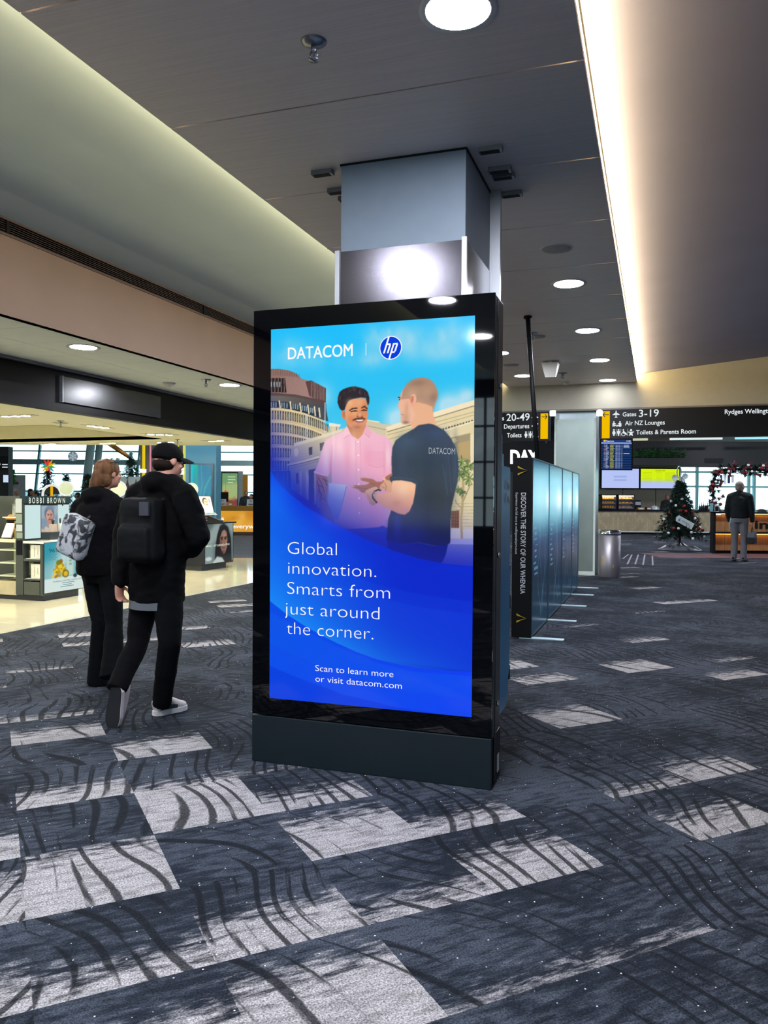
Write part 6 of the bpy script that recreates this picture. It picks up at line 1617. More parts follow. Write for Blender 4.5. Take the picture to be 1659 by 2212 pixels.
b.text('96%', PT(.10, .20), (0, 1, 0), (0, 0, 1), wy*.26, zz*.082, 0, .004); b.text('POWERFUL, PURIFYING, WATER-LIGHT', PT(.2, .81), (0, 1, 0), (0, 0, 1), wy*.72, zz*.03, 0, 0); b.build('poster_lettering', glow('poster ink', '24606a', .9), g)
b = MB()
for v, u0, u1 in ((.845, .42, .74), (.885, .44, .66), (.92, .38, .72)): b.quad(PT(u0, v), PT(u1, v), PT(u1, v-.014), PT(u0, v-.014))
b.build('poster_small_print', glow('poster ink pale', '7aa5a6', .8), g)
# narrow lit tester column and small black screen
b = MB()
for k, (py0, py1) in enumerate(((1077, 1108), (1110, 1131), (1133, 1148), (1150, 1163))): front_box(b, 34.5+k*.6, py0, 47.5+k*.5, py1, GY-.008, GY, k % 2)
b.build('tester_strip', [glow('tester pale', 'ebeed6', .95), glow('tester green', 'b9c7a0', .85)], g)
b = MB(); front_box(b, 36, 1167, 48.5, 1199, GY-.006, GY); b.build('screen', M_black, g)
for py in (1188, 1216, 1244): b = MB(); front_box(b, -12, py-1.5, 33, py+2.5, 8.93, 9.4); b.build('glass_shelf', mat('lit shelf', 'cfd6bd', .3), g)
b = MB(); front_box(b, -12, 1254, 33, 1286, GY+.02, 9.3); b.build('lower_drawer', mat('beige drawer', 'b3ab8d', .5), g); b = MB(); front_box(b, -12, 1164, 33, 1172, GY+.0, 9.4); b.build('side_counter', mat('beige counter', 'd6cfb2', .4), g)
b = MB(); front_box(b, -12, 1172, 33, 1284, 9.27, 9.29); b.build('shelf_back', mat('sage back', '9ba98c', .6), g)
# goods on and in the unit
def goods(name, label, cat, group, b, m, loc): o = b.build(name, m, None, loc); return tag(o, label, cat, group)
for k, (py0, py1, l) in enumerate(((1177.5, 1206.8, 'upper'), (1218.5, 1249.8, 'lower'))):
    t = thing('gift_set', 'white gift carton in the %s cubby below the name board' % l, 'carton', gp(75, py1)+Vector((0, .05, 0)))
    b = MB(); front_box(b, 63.5+k, py0, 85.5, py1, GY+.02, GY+.17); b.build('carton', M_pearl, t)
    b = MB(); front_box(b, 72, py0+6, 73, py1-4, GY+.018, GY+.02); front_box(b, 79, py0+9, 80, py1-9, GY+.018, GY+.02); b.build('print', mat('carton print', '8e8e88', .5), t)
    b = MB(); front_box(b, 56, py1-.6, 86, py1+1.6, GY-.004, GY+.05); b.build('shelf_lip', mat('pale shelf lip', 'c7cfcf', .3), g)
def bottle(px, x, w, h, label, z=None, glassc='cfd6cf', capc='101214', group=None):
    q = onplane(px, 1148, 0, x); t = thing('perfume_bottle', label, 'bottle', (x, q.y, z), group)
    MB().box((x-w*.35, q.y-w/2, z+.001), (x+w*.35, q.y+w/2, z+h*.62), bev=.006).build('flask', mat('clear flask '+glassc, glassc, .08, .1, .7), t)
    MB().lathe([(w*.16, h*.62), (w*.16, h*.72), (w*.22, h*.72), (w*.22, h), (0, h)], (x, q.y, z), 14).build('cap', mat('cap '+capc, capc, .3), t)
bottle(114.5, GU+.115, .095, .19, 'wide clear perfume bottle with black cap in front of the small portrait poster', PZ, 'b7a79a'); bottle(130, GU+.12, .055, .20, 'slim clear perfume bottle beside the small portrait poster', PZ)
zc = gp(10, 1163).z
def leaning(label, px, w, hgt, z, col, ang=.5, name='palette_display', y=9.05):
    q = gp(px, 1120); t = thing(name, label, 'display tray', (q.x, y, z)); M = Matrix.Translation((q.x, y, z)) @ Matrix.Rotation(-ang, 4, 'X')
    MB().box((-w/2, 0, .0), (w/2, .02, hgt), 0, M).build('board', mat('board '+col, col, .35), t); MB().box((-w/2, .02, .0), (w/2, .10, .01), 0, M).build('stand', M_matblack, t)
leaning('orange topped makeup palette leaning on the side counter at the left picture edge', 8, .22, .10, zc+.28, 'e0a860', 1.0); leaning('white leaning makeup palette below the orange one at the left picture edge', 4, .16, .22, zc+.01, 'd8d2cc', .45, y=8.98)
for px, hh, l in ((9, .30, 'tall clear ridged bottle'), (25, .26, 'clear pump bottle with black top')):
    q = gp(px, 1110); t = thing('bottle', l+' on the side shelf left of the lit tester strip', 'bottle', (q.x, 9.12, zc+.30))
    MB().lathe([(.0, 0), (.035, 0), (.042, .02), (.04, hh*.6), (.02, hh*.68), (.018, hh*.75)], (q.x, 9.12, zc+.30), 14).build('flask', mat('clear flask', 'cdd3cb', .1, .2, .7), t); MB().lathe([(.014, hh*.75), (.014, hh*.9), (.0, hh*.9)], (q.x, 9.12, zc+.30), 10).build('cap', mat('cap '+('e8e8e8' if px == 9 else '101214'), 'e8e8e8' if px == 9 else '101214', .3), t)
MB().box((gp(-8, 1110).x, 9.02, zc+.285), (gp(33, 1110).x, 9.3, zc+.30)).build('upper_shelf', mat('pale upper shelf', 'd8d6c8', .4), g)
q = gp(22, 1145); t = thing('boxed_cosmetic', 'tan boxed cosmetic standing on the side counter under the pump bottle', 'carton', (q.x, 9.05, zc)); MB().box((q.x-.03, 9.02, zc), (q.x+.03, 9.08, zc+.24)).build('carton', mat('tan carton', '9a7a48', .5), t); MB().box((q.x-.02, 9.018, zc+.14), (q.x+.02, 9.02, zc+.2)).build('print', M_matblack, t)
q = gp(29, 1145); t = thing('boxed_cosmetic', 'white framed boxed cosmetic beside the tan box on the side counter', 'carton', (q.x, 9.05, zc)); MB().box((q.x-.025, 9.02, zc), (q.x+.03, 9.08, zc+.27)).build('carton', M_pearl, t); MB().box((q.x-.015, 9.018, zc+.05), (q.x+.02, 9.02, zc+.16)).build('print', M_matblack, t)
# round lit mirrors standing on top of the units
def mirror(px, py, D, rad, label, view='b7c2a4', foot=True, zbase=None):
    c = at(px, py, D); t = thing('vanity_mirror', label, 'mirror', (c.x, c.y, zbase if zbase else c.z-rad)); n = (EYE-c); n.z = 0; n.normalize(); u = n.orthogonal(); up = Zu; r = up.cross(n)
    ring = MB(); P = [c+(r*math.cos(a)+up*math.sin(a))*rad*.9 for a in [2*math.pi*i/40 for i in range(41)]]; ring.tube(P, rad*.105, 10, cap=False); ring.build('light_ring', glow('mirror ring', 'f2f6ea', 1.0), t)
    MB().disc(c+n*.003, rad*.88, n, 40).build('mirror_glass', mat('mirror painted reflection', 'b9c4a4', .25, .35, var=.0), t); MB().disc(c-n*.02, rad*1.0, -n, 40).build('back', M_matblack, t)  # greenish cream reflection is put into the glass colour
    if foot: zb = zbase if zbase else c.z-rad*1.25; MB().tube([(c.x, c.y, zb), (c.x, c.y, c.z-rad*.9)], .012, 10).lathe([(.07, 0), (.07, .012), (.0, .016)], (c.x, c.y, zb), 20).build('stand', M_alu, t)
mirror(143, 1055.5, 11.3, .105, 'round vanity mirror with white light ring on top of the name board unit', zbase=1.458)
mirror(255, 1056, 12.5, .13, 'round white-rimmed mirror half hidden behind the tied brown hair', zbase=.004)
mirror(414, 1057, 16.0, .13, 'round vanity mirror with light ring above the black makeup counter by the blue wall', zbase=.955)
c = at(112, 1072, 11.9); t = thing('arch_mirror', 'white arch shaped stand with black middle and yellow strip behind the round mirror', 'display stand', (c.x, c.y, 1.458))
r_ = hall(1, 0); P = [c+r_*(.135*math.cos(a))+Zu*(.03+.135*math.sin(a)) for a in [math.pi*i/20 for i in range(21)]]
MB().tube([P[0]-Zu*.2]+P+[P[-1]-Zu*.2], .018, 8).build('arch', glow('arch white', 'eceee4', .95), t); b = MB(); b.add([tuple(q+hall(0, .01)) for q in P], [list(range(len(P)))]); b.add([tuple(q+hall(0, .03)) for q in P], [list(range(len(P)))]); b.build('backing', M_matblack, t)
MB().box((-.018, -.012, -.05), (.018, .0, .14), 0, Matrix.Translation(c+Zu*.02) @ HM).build('strip', glow('yellow strip', 'f0b616', .9), t)
MB().box((-.2, -.10, -.14), (.2, .10, -.01), 0, Matrix.Translation((c.x, c.y, 1.458)) @ HM).build('base', M_matblack, t)

# ---- black makeup counter with lit portrait
MX = -8.47
m = thing('makeup_counter', 'black makeup counter with a lit portrait of a dark haired face on its end', 'counter', (-8.8, 14.4, 0))
MB().box((-9.9, 13.80, .004), (MX-.04, 14.75, .10)).build('kick_plate', M_chard, m)
b = MB().box((-9.9, 14.1, .10), (MX-.01, 15.0, .92)).box((-8.78, 13.76, .10), (MX-.005, 14.1, .92)).box((-9.9, 13.78, .10), (-8.78, 14.1, .36)).box((-9.9, 13.78, .74), (-8.78, 14.1, .92)); b.build('carcass', M_black, m)
MB().box((-9.9, 13.74, .92), (MX+.05, 15.02, .955)).build('counter_top', mat('black counter top', '18191c', .15), m); MB().box((-9.9, 13.79, .36), (-8.79, 14.09, .38)).build('shelf', mat('white shelf', 'cfcfcb', .4), m)
a = onplane(443.5, 1133, 0, MX+.06); c = onplane(443.5, 1219, 0, MX+.06); y1 = onplane(503, 1175, 0, MX+.06).y; p = Paint(110, int(110*(a.z-c.z)/(y1-a.y)), '7c8f8c', 2); HH = 1000*(a.z-c.z)/(y1-a.y)
p.poly('a7b8b4', [0, HH*.35, 350, HH*.02, 560, 0, 420, HH*.4, 100, HH*.62], 1, 40); p.poly('5d706e', [0, 0, 300, 0, 0, HH*.25], 1, 40); p.poly('9fb0ac', [700, 0, 1000, 0, 1000, HH*.3], 1, 40); p.poly('8fa5a4', [0, HH*.6, 280, HH*.5, 250, HH, 0, HH], 1, 20)
p.poly('221f22', [420, HH*.3, 520, HH*.06, 660, 0, 820, HH*.1, 930, HH*.4, 960, HH, 330, HH, 360, HH*.6], 1, 14); p.poly('a87f6c', [520, HH*.36, 600, HH*.2, 680, HH*.16, 760, HH*.22, 800, HH*.42, 780, HH*.62, 720, HH*.76, 660, HH*.8, 570, HH*.68, 520, HH*.55], 1, 8)
p.blob('6a4a40', 560, HH*.5, 60, HH*.16, .7); p.blob('d2a894', 690, HH*.32, 80, HH*.1, .6); p.blob('5a3f38', 640, HH*.74, 100, HH*.06, .6); p.poly('d5e0dc', [250, HH, 420, HH*.84, 600, HH*.88, 700, HH], 1, 12)
for q in (590, 720): p.line('1c1413', [q-50, HH*.365, q+45, HH*.36], 20, .9, 5); p.ell('120d0e', q, HH*.405, 42, HH*.018, 1, 4)
p.line('7a5648', [665, HH*.42, 680, HH*.53], 22, .7, 6); p.ell('8c4f4c', 655, HH*.635, 66, HH*.026, 1, 4); p.ell('c99c50', 20, HH*.36, 100, HH*.14, 1, 4); p.ell('e7f4fa', 120, HH*.88, 110, HH*.05, .9, 8)
p.mesh('end_poster', (MX+.06, a.y, a.z), (0, 1, 0), (0, 0, -1), y1-a.y, a.z-c.z, picture('lit poster dim', .7, .12, False), m)
MB().box((MX-.01, a.y-.012, c.z-.012), (MX+.058, y1+.012, a.z+.012)).build('poster_frame', M_black, m)
b = MB(); t0 = onplane(444.5, 1182.5, 0, MX+.062); b.text('MAC STUDIO FIX', (MX+.062, t0.y, t0.z), (0, 1, 0), (0, 0, 1), (y1-a.y)*.86, .036, 0, .006); b.build('poster_lettering', glow('poster letters', 'e9f2dc', .95), m)
pd = thing('makeup_palette_display', 'open makeup palette display with face photograph standing on the black makeup counter', 'display stand', (-8.75, 14.2, .955))
q = at(455, 1112, 15.75); TM = Matrix.Translation((q.x, q.y, .955)) @ HM
MB().prism([(-.28, 0), (.22, 0), (.22, .05), (-.02, .14), (-.28, .22)], -.1, .12, 1, 0, TM).build('stepped_base', M_matblack, pd)
b = MB()
for k in range(3):
    for j in range(8): b.box((-.27+.03*j, -.112, .05+.045*k), (-.255+.03*j, -.1, .065+.045*k), 0, TM)
b.build('lipstick_row', mat('lipstick caps', 'b98f98', .3), pd)
p = Paint(60, 80, 'e6dfd6', 2); p.ell('3a2320', 480, 420, 230, 330, 1, 16); p.ell('c08a72', 540, 520, 190, 300, 1, 12); p.poly('b5515a', [760, 100, 960, 260, 940, 620, 780, 520], .8, 30); p.line('241616', [440, 450, 560, 440], 30, 1, 5); p.line('241616', [620, 440, 700, 440], 30, 1, 5); p.ell('a0434a', 600, 690, 70, 30, 1, 5); p.poly('cfd8dc', [0, 1000, 1000, 900, 1000, 1333, 0, 1333], 1, 10)
TL = TM @ Vector((-.26, .06, .52)); rr = (HM.to_3x3() @ Vector((1, .05, 0))).normalized(); dn = (HM.to_3x3() @ Vector((.28, -.25, -1))).normalized()
o = p.mesh('palette_lid_photo', TL, rr, dn, .235, .33, picture('print', .25, .3), pd); 
lid = MB(); nrm = rr.cross(-dn); lid.add([tuple(TL+rr*x+dn*y-nrm*z) for z in (.004, .02) for x, y in ((-.01, -.01), (.245, -.01), (.245, .34), (-.01, .34))], [(0, 1, 2, 3), (4, 5, 6, 7), (0, 1, 5, 4), (1, 2, 6, 5), (2, 3, 7, 6), (3, 0, 4, 7)]); lid.build('palette_lid', M_matblack, pd)
bl = TL+dn*.335; f2 = (HM.to_3x3() @ Vector((.45, -.9, -.22))).normalized(); b = MB(); b.add([tuple(bl+rr*x+f2*y-Zu*z) for z in (0, .012) for x, y in ((0, 0), (.26, 0), (.26, .17), (0, .17))], [(0, 1, 2, 3), (4, 5, 6, 7), (0, 1, 5, 4), (1, 2, 6, 5), (2, 3, 7, 6), (3, 0, 4, 7)]); b.build('palette_tray', mat('grey palette', '7d8f9c', .3), pd)
for k in range(5): qd = bl+rr*(.04+.045*k)+f2*.08; MB().box((-.016, -.03, 0), (.016, .03, .004), 0, Matrix.Translation(qd+Zu*.001) @ HM).build('colour_pan', mat('pan '+('c98a80', 'e0b8a0', 'a0606a', 'd8c8b8', 'b87868')[k], ('c98a80', 'e0b8a0', 'a0606a', 'd8c8b8', 'b87868')[k], .5), pd)
t = thing('carton', 'small white carton on the open shelf of the black makeup counter', 'carton', (-9.05, 13.9, .38)); MB().box((-9.14, 13.86, .381), (-8.94, 13.98, .45)).build('box', M_pearl, t); MB().box((-9.12, 13.858, .40), (-9.0, 13.86, .43)).build('print', mat('carton print', '8e8e88', .5), t)

# ---- walls at the back of the shop: black with neon lines, blue with a tall panel
d0 = 17.5
def ha(px): return (px-829.5)/FPX*d0
w = struct('wall_shop_back', MB().box((ha(302), d0, 0), (ha(408), d0+.25, 2.62), 0, HM), mat('black shop wall', '151412', .4))
for px, c_, ww in ((310.5, 'f2d21c', .03), (325, 'e08aa0', .016), (385, 'c9cf4a', .016), (398, 'd9e070', .03)): MB().box((ha(px)-ww, d0-.02, .2), (ha(px)+ww, d0, 2.6), 0, HM).build('neon_line', glow('neon '+c_, c_, .9), w)
for px, py in ((309, 1017), (391, 1012), (391, 1021)): q = at(px, py, d0-.1); MB().box((-.06, -.05, -.04), (.06, .05, .04), 0, Matrix.Translation(q) @ HM, .01).build('wall_lamp', glow('lamp white', 'fff8e8', 1.6), w)
w = struct('wall_shop_blue', MB().box((ha(408), d0-.3, 0), (ha(473), d0+.2, 2.62), 0, HM), mat('blue shop wall', '2f6a84', .4, var=.06, vscale=1))
b = MB(); q0, q1 = ha(416), ha(468); b.box((q0, d0-.34, .05), (q1, d0-.30, 2.19), 0, HM).build('panel_frame', mat('panel frame', '1b3c52', .3), w)
p = Paint(70, 290, '2c6484', 1); HH = 1000*290/70
p.poly('0f8f9e', [0, 0, 230, 0, 60, 1100, 0, 1300], 1, 80); p.poly('16a06e', [0, 2400, 260, 900, 230, 0, 330, 0, 300, 1400, 60, 2900], .75, 50); p.line('35b48a', [60, 3000, 420, 2200, 700, 1000, 980, 500], 40, .5, 20); p.line('4a93a8', [500, 0, 560, 800, 380, 2000, 100, 3000], 26, .6, 14); p.line('3fa080', [90, 3100, 500, 2300, 760, 1500, 960, 1150], 22, .5, 10); p.ell('6fb0c8', 560, 2250, 90, 210, .8, 6); p.ell('2c6484', 560, 2250, 72, 180, 1, 6); p.ell('8cc4d6', 600, 2250, 40, 130, .5, 20)
p.mesh('picture_panel', tuple(Matrix(HM) @ Vector((q0+.04, d0-.345, 2.16))), hall(1, 0), (0, 0, -1), q1-q0-.08, 2.05, picture('glossy print', .22, .1), w)
# ------------------------------------------------------------------ beyond the shop: trees, counter, screens
def spikes(b, p, d, n, L, w, rr, spread=1.0):
    d = Vector(d).normalized()
    for _ in range(n):
        v = Vector((rr.gauss(0, 1), rr.gauss(0, 1), rr.gauss(0, 1))).normalized(); e = (d*.75+v*spread).normalized()*L*rr.uniform(.7, 1.15); s = e.cross(v if abs(e.normalized().dot(v)) < .95 else Zu).normalized()*w
        b.add([tuple(p-s), tuple(p+s), tuple(p+e)], [(0, 1, 2)])
def tree(label, pos, h, R, m, seed=1, dens=1.0, z0=.25, group=None, top=None, needle=.11):
    rr = random.Random(seed); pos = Vector(pos); t = thing('christmas_tree', label, 'christmas tree', pos, group)
    b = MB(); n = int(150*dens)
    for i in range(n):
        f = i/n; z = z0+(h-z0)*f**.85*.97; a = i*2.39996+rr.uniform(-.3, .3); r = R*(1-(z-z0)/(h-z0))**.85*rr.uniform(.72, 1.08)+.02
        tip = Vector((r*math.cos(a), r*math.sin(a), z-.18*r+rr.uniform(-.03, .03))); root = Vector((0, 0, z+.12*r)); k = max(2, int(r/.09))
        for j in range(k+1):
            q = root.lerp(tip, (j+.4)/(k+.4)); spikes(b, pos+q, tip-root, int(5*dens)+3, needle, needle*.10, rr, .9)
    b.build('foliage', m, t); MB().lathe([(.035, 0), (.028, h*.5), (.006, h*.98)], pos, 8).build('trunk', mat('tree trunk', '2b2019', .9), t)
    return t
Mfir = mat('fir needles', '0e2a20', .7, var=.45, vscale=14); Mfirb = mat('blue fir needles', '1a2b3a', .7, var=.5, vscale=14)
def far_tree(px, ytop, hw, D, label, m, seed, z=0):
    p = at(px, 1076, D); zt = at(px, ytop, D).z; b0 = Vector((p.x, p.y, z)); h = zt-z; return tree(label, b0, h, 1.75*hw/FPX*D, m, seed, .62, .25 if not z else .05, None, None, .13), b0, h
t, b0, h = far_tree(104, 1012, 28, 23.5, 'dark blue green christmas tree with multicoloured star beyond the name board', Mfirb, 3)
s = thing('tree_star', 'multicoloured leafy star topping the dark blue green tree', 'tree star', b0+Zu*h)
for k in range(11): a = 2*math.pi*k/11; MB().prism([(0, 0), (.04, .09), (0, .24), (-.04, .09)], -.01, .01, 1, 0, Matrix.Translation(b0+Zu*(h+.06)) @ HM @ Matrix.Rotation(a, 4, 'Y')).build('ray', glow('star '+('e8452c', 'f2a01c', 'f0d020', '46b04a', '28a0c8')[k % 5], ('e8452c', 'f2a01c', 'f0d020', '46b04a', '28a0c8')[k % 5], .8), s)
for k in range(16):
    f = random.Random(k+40); z = f.uniform(.45, .85)*h; a = f.uniform(math.pi*1.1, math.pi*1.9); r = 49/FPX*23.5*(1-z/h)*.95; q = b0+HM.to_3x3() @ Vector((r*math.cos(a), r*math.sin(a), z))
    goods('bauble', 'small shiny bauble on the dark blue green tree with the multicoloured star', 'bauble', 'baubles on the tree with the multicoloured star', MB().ball((0, 0, 0), .04, 8).add([], []), mat('violet bauble', '6a5a9a', .2, .4), None).location = q
far_tree(143, 1021, 22, 25.5, 'small plain christmas tree seen above the round mirror', Mfir, 8); far_tree(190, 1020, 21, 23, 'plain green christmas tree left of the tied brown hair', Mfir, 9); far_tree(207, 1019, 20, 24.5, 'plain green christmas tree directly behind the tied brown hair', Mfir, 10)
c = at(283, 1030, 22.5); pl = thing('plinth', 'white printed plinth carrying a small decorated tree', 'plinth', (c.x, c.y, 0)); q = Matrix.Translation((c.x, c.y, 0)) @ HM
MB().box((-.28, -.25, 0), (.42, .25, c.z), 0, q, .01).build('block', mat('white plinth', 'a8b6bb', .5), pl); b = MB()
for x in (-.02, .22): b.prism([(x-.10, c.z-.34), (x+.10, c.z-.34), (x+.04, c.z-.22), (x+.02, c.z-.14), (x, c.z-.05), (x-.02, c.z-.14), (x-.04, c.z-.22)], -.252, -.25, 1, 0, q)
b.build('print', mat('plinth print', '5b3a3c', .6), pl)
p_ = tree('small decorated christmas tree with silver star standing on the white plinth', (c.x, c.y, c.z), at(283, 988, 22.5).z-c.z, 20/FPX*22.5, Mfir, 12, .7, .02, None, None, .09)
s = thing('tree_star', 'silver tinsel star topping the small tree on the white plinth', 'tree star', at(283, 985, 22.5)); b = MB(); spikes(b, at(283, 984, 22.5), Zu, 160, .16, .012, random.Random(3), 3); b.build('tinsel', mat('silver tinsel', 'a8ccd2', .3, .5), s); MB().ball(at(283, 984, 22.5), .04, 8).build('core', mat('silver tinsel', 'a8ccd2', .3, .5), s)
for k in range(14): f = random.Random(k); x = f.uniform(-.16, .16); z = f.uniform(.05, .3); goods('bauble', 'small pale bauble on the small tree with the silver star', 'bauble', 'baubles on the plinth tree', MB().ball((0, 0, 0), .024, 8), mat('ice bauble', 'b9d3dc', .2, .3), None).location = (q @ Vector((x*(1-z), -.17*(1-z), c.z+z)))
# hanging snowflake
c = at(157.5, 986, 20); s = thing('snowflake', 'round white and blue snowflake hanging in front of the far windows', 'decoration', c); b = MB(); n = -hall(0, 1)
for k in range(6):
    M = Matrix.Translation(c) @ HM @ Matrix.Rotation(k*math.pi/3, 4, 'Y'); b.box((-.009, -.006, 0), (.009, .006, .115), 0, M)
    for z, l in ((.045, .035), (.075, .03)):
        for sg in (1, -1): b.box((-.006, -.005, 0), (.006, .005, l), 0, M @ Matrix.Translation((0, 0, z)) @ Matrix.Rotation(sg*.9, 4, 'Y'))
b.build('crystal', mat('snowflake white', 'e9f2fa', .5), s); P = [c+HM.to_3x3() @ Vector((.118*math.cos(a), 0, .118*math.sin(a))) for a in [2*math.pi*i/32 for i in range(33)]]; MB().tube(P, .007, 6, cap=False).build('hoop', mat('snowflake hoop', '7f9ac6', .4), s)
b = MB(); b.disc(c+hall(0, .01), .115, -hall(0, 1), 32); b.build('backing', mat('snowflake backing', '86a2cc', .5), s); MB().tube([c+Zu*.118, (c.x, c.y, 5.4)], .004, 5).build('cord', M_alu, s)
# leaning steel props and a gold beam in the far hall
Mprop = mat('pale steel prop', 'b9dcdc', .35, var=.04)
for k, (x0, x1, D) in enumerate(((178, 199, 33), (199, 217, 35.5))):
    a, c = at(x0, 1120, D), at(x1, 940, D); d = (c-a); a0 = a-d*((a.z)/d.z); t = tag(MB().tube([a0, a0+d*(5.4/d.z)], .17 if k == 0 else .15, 16).build('column_leaning', Mprop), kind='structure')
a, c = at(232, 955, 24), at(281, 989, 24); t = thing('gold_beam', 'slanting orange and gold beam hanging above the small decorated tree', 'decoration', a); MB().tube([a, a.lerp(c, .5), c], [.075, .07, .05], 10).build('beam', mat('gold beam', 'a8742c', .4, .5, var=.4, vscale=20), t); MB().tube([a+Zu*.06, (a.x, a.y, 5.4)], .006, 5).build('cord', M_alu, t)
MB().tube([c+Zu*.04, (c.x, c.y, 5.4)], .006, 5).build('cord', M_alu, t)
# dark structure and lit panels at the left edge
w = struct('wall_hall_dark', MB().box((-13.5, 24, 0), (-11.28, 24.3, 2.95), 0, HM), mat('dark hall wall', '1d2226', .6))
q = at(13, 1034, 23.95); t = thing('screen', 'small lit white screen on the dark wall at the left picture edge', 'screen', q); MB().box((-.075, -.02, -.11), (.075, .04, .11), 0, Matrix.Translation(q) @ HM).build('display', glow('small screen', 'c9dcf4', 1.0), t); MB().box((-.085, -.01, -.12), (.085, .05, .12), 0, Matrix.Translation(q) @ HM).build('casing', M_matblack, t)
q = at(10, 1000, 23.95); t = thing('notice_sign', 'black notice sign with small white lettering on the dark wall at the left picture edge', 'sign', q); MB().box((-.3, -.02, -.2), (.12, .04, .2), 0, Matrix.Translation(q) @ HM).build('board', M_sign, t); b = MB()
for k in range(2): b.box((-.06, -.03, -.06-.08*k), (.10, -.02, -.035-.08*k), 0, Matrix.Translation(q) @ HM)
b.disc(q+hall(-.16, -.025)-Zu*.04, .045, -hall(0, 1), 16); b.build('lettering', wht, t)
# potted greenery and a pale board by the teal wall
q = at(24, 1076, 29); t = thing('hanging_plant', 'bright green trailing plant against the teal wall at the left', 'plant', (q.x, q.y, 0)); b = MB(); rr = random.Random(6)
for k in range(60): p0 = at(24+rr.uniform(-5, 6), 1013+rr.uniform(0, 30), 29); spikes(b, p0, -Zu, 3, .22, .035, rr, .8)
b.build('leaves', mat('bright leaf', '3f9a3c', .5, var=.3), t); MB().lathe([(.16, 0), (.2, .8), (.0, .8)], (q.x, q.y, 0), 16).build('planter', M_matblack, t); MB().tube([(q.x, q.y, .8), (q.x, q.y, 2.4)], .015, 6).build('stem', mat('plant stem', '4a5a30', .7), t)
q = at(35, 1040, 31); t = thing('notice_board', 'pale board with dark red print behind the white-haired person', 'board', (q.x, q.y, 0)); MB().box((-.4, -.02, .6), (.35, .02, q.z+.25), 0, Matrix.Translation((q.x, q.y, 0)) @ HM).build('board', mat('pale board', 'a9b6b8', .6), t); MB().box((-.35, -.03, q.z-.12), (.1, -.02, q.z-.02), 0, Matrix.Translation((q.x, q.y, 0)) @ HM).build('print', mat('dark red print', '7a2a3a', .6), t); MB().box((-.3, -.02, 0), (-.26, .02, .6), 0, Matrix.Translation((q.x, q.y, 0)) @ HM).box((.26, -.02, 0), (.3, .02, .6), 0, Matrix.Translation((q.x, q.y, 0)) @ HM).build('legs_frame', M_alu, t)

# ---- orange travel counter
OD = 31.5
def oa(px): return (px-829.5)/FPX*OD
zo = lambda py: at(510, py, OD).z
t = thing('service_counter', 'orange service counter with a lit front reading everywhere, seen left of the kiosk', 'counter', hall(oa(520), OD+.3))
x0, x1 = oa(452), oa(600); MB().box((x0, OD, zo(1103)), (x1, OD+.7, zo(1093)), 0, HM).build('counter_top', mat('ochre counter', 'a8740c', .4), t); MB().box((x0, OD+.05, 0), (x1, OD+.6, zo(1149)), 0, HM).build('kick_plate', mat('brown kick', '5a4a44', .5), t); MB().box((x0, OD+.06, zo(1149)), (x1, OD+.6, zo(1103)), 0, HM).build('carcass', M_matblack, t)
p = Paint(150, 50, 'dd9c2c', 2); 
for k in range(16): rr = random.Random(k); p.blob(rr.choice(['f2bc5c', 'b97412', 'eeb04a', 'c98420']), rr.uniform(0, 1000), rr.uniform(0, 333), rr.uniform(60, 180), rr.uniform(40, 110), .6)
p.mesh('lit_front', hall(x0, OD+.045, zo(1103.5)), hall(1, 0), (0, 0, -1), x1-x0, zo(1103.5)-zo(1149), picture('lit orange', .95, .3, False), t)
b = MB(); b.text('everywhere', at(502, 1141, OD+.03), hall(1, 0), Zu, (578-502)/FPX*OD, 8.5/FPX*OD, 0, .02); b.text('is', at(474, 1123, OD+.03), hall(1, 0), Zu, (484-474)/FPX*OD, 7/FPX*OD, 0, .02); b.build('lettering', glow('white letters', 'fffaf0', 1), t)
for px, l in ((480, 'left'), (542, 'right')):
    q = at(px, 1092, OD+.2); q.z = zo(1093); s = thing('desk_sign', 'white desk sign with round emblem on the orange counter, %s' % ('left of the small box' if px == 480 else 'nearest the kiosk'), 'sign', q); M = Matrix.Translation(q) @ HM
    MB().prism([(-.17, 0), (.17, 0), (.15, .27), (-.15, .27)], -.02, .02, 1, 0, M).build('board', mat('white board', 'c9d0d6', .5), s); b = MB(); b.disc(q+hall(0, -.024)+Zu*.19, .045, -hall(0, 1), 20, 0, .03); b.box((-.11, -.024, .06), (.11, -.021, .085), 0, M); b.box((-.06, -.024, .03), (.06, -.021, .045), 0, M); b.build('print', mat('dark print', '3a4248', .5), s)
q = at(498, 1092, OD+.25); q.z = zo(1093); s = thing('box', 'small brown and white box on the orange counter', 'box', q); MB().box((-.07, -.06, 0), (.07, .06, .22), 0, Matrix.Translation(q) @ HM).build('carton', mat('tan box', 'b08a4c', .6), s); MB().box((-.06, -.064, .03), (.06, -.06, .1), 0, Matrix.Translation(q) @ HM).build('print', mat('white print', 'd8d8d0', .6), s)
q = at(484, 1078, OD+.55); s = thing('monitor', 'dark computer monitor on the orange counter seen from behind', 'monitor', (q.x, q.y, zo(1093))); MB().box((-.22, -.03, -.12), (.17, .03, .28), 0, Matrix.Translation(q) @ HM, .01).build('casing', M_matblack, s); MB().box((-.06, -.04, zo(1093)-q.z), (.04, .04, -.1), 0, Matrix.Translation(q) @ HM).build('stand', M_matblack, s)
s = thing('portrait_screen', 'freestanding portrait screen showing an orange pagoda under green sky behind the orange counter', 'screen', hall(oa(497)*34/OD, 34)); PD = 34
a, c = at(478.5, 1020, PD), at(520.5, 1093, PD); H2 = (a.z-.35); Wd = (520.5-478.5)/FPX*PD
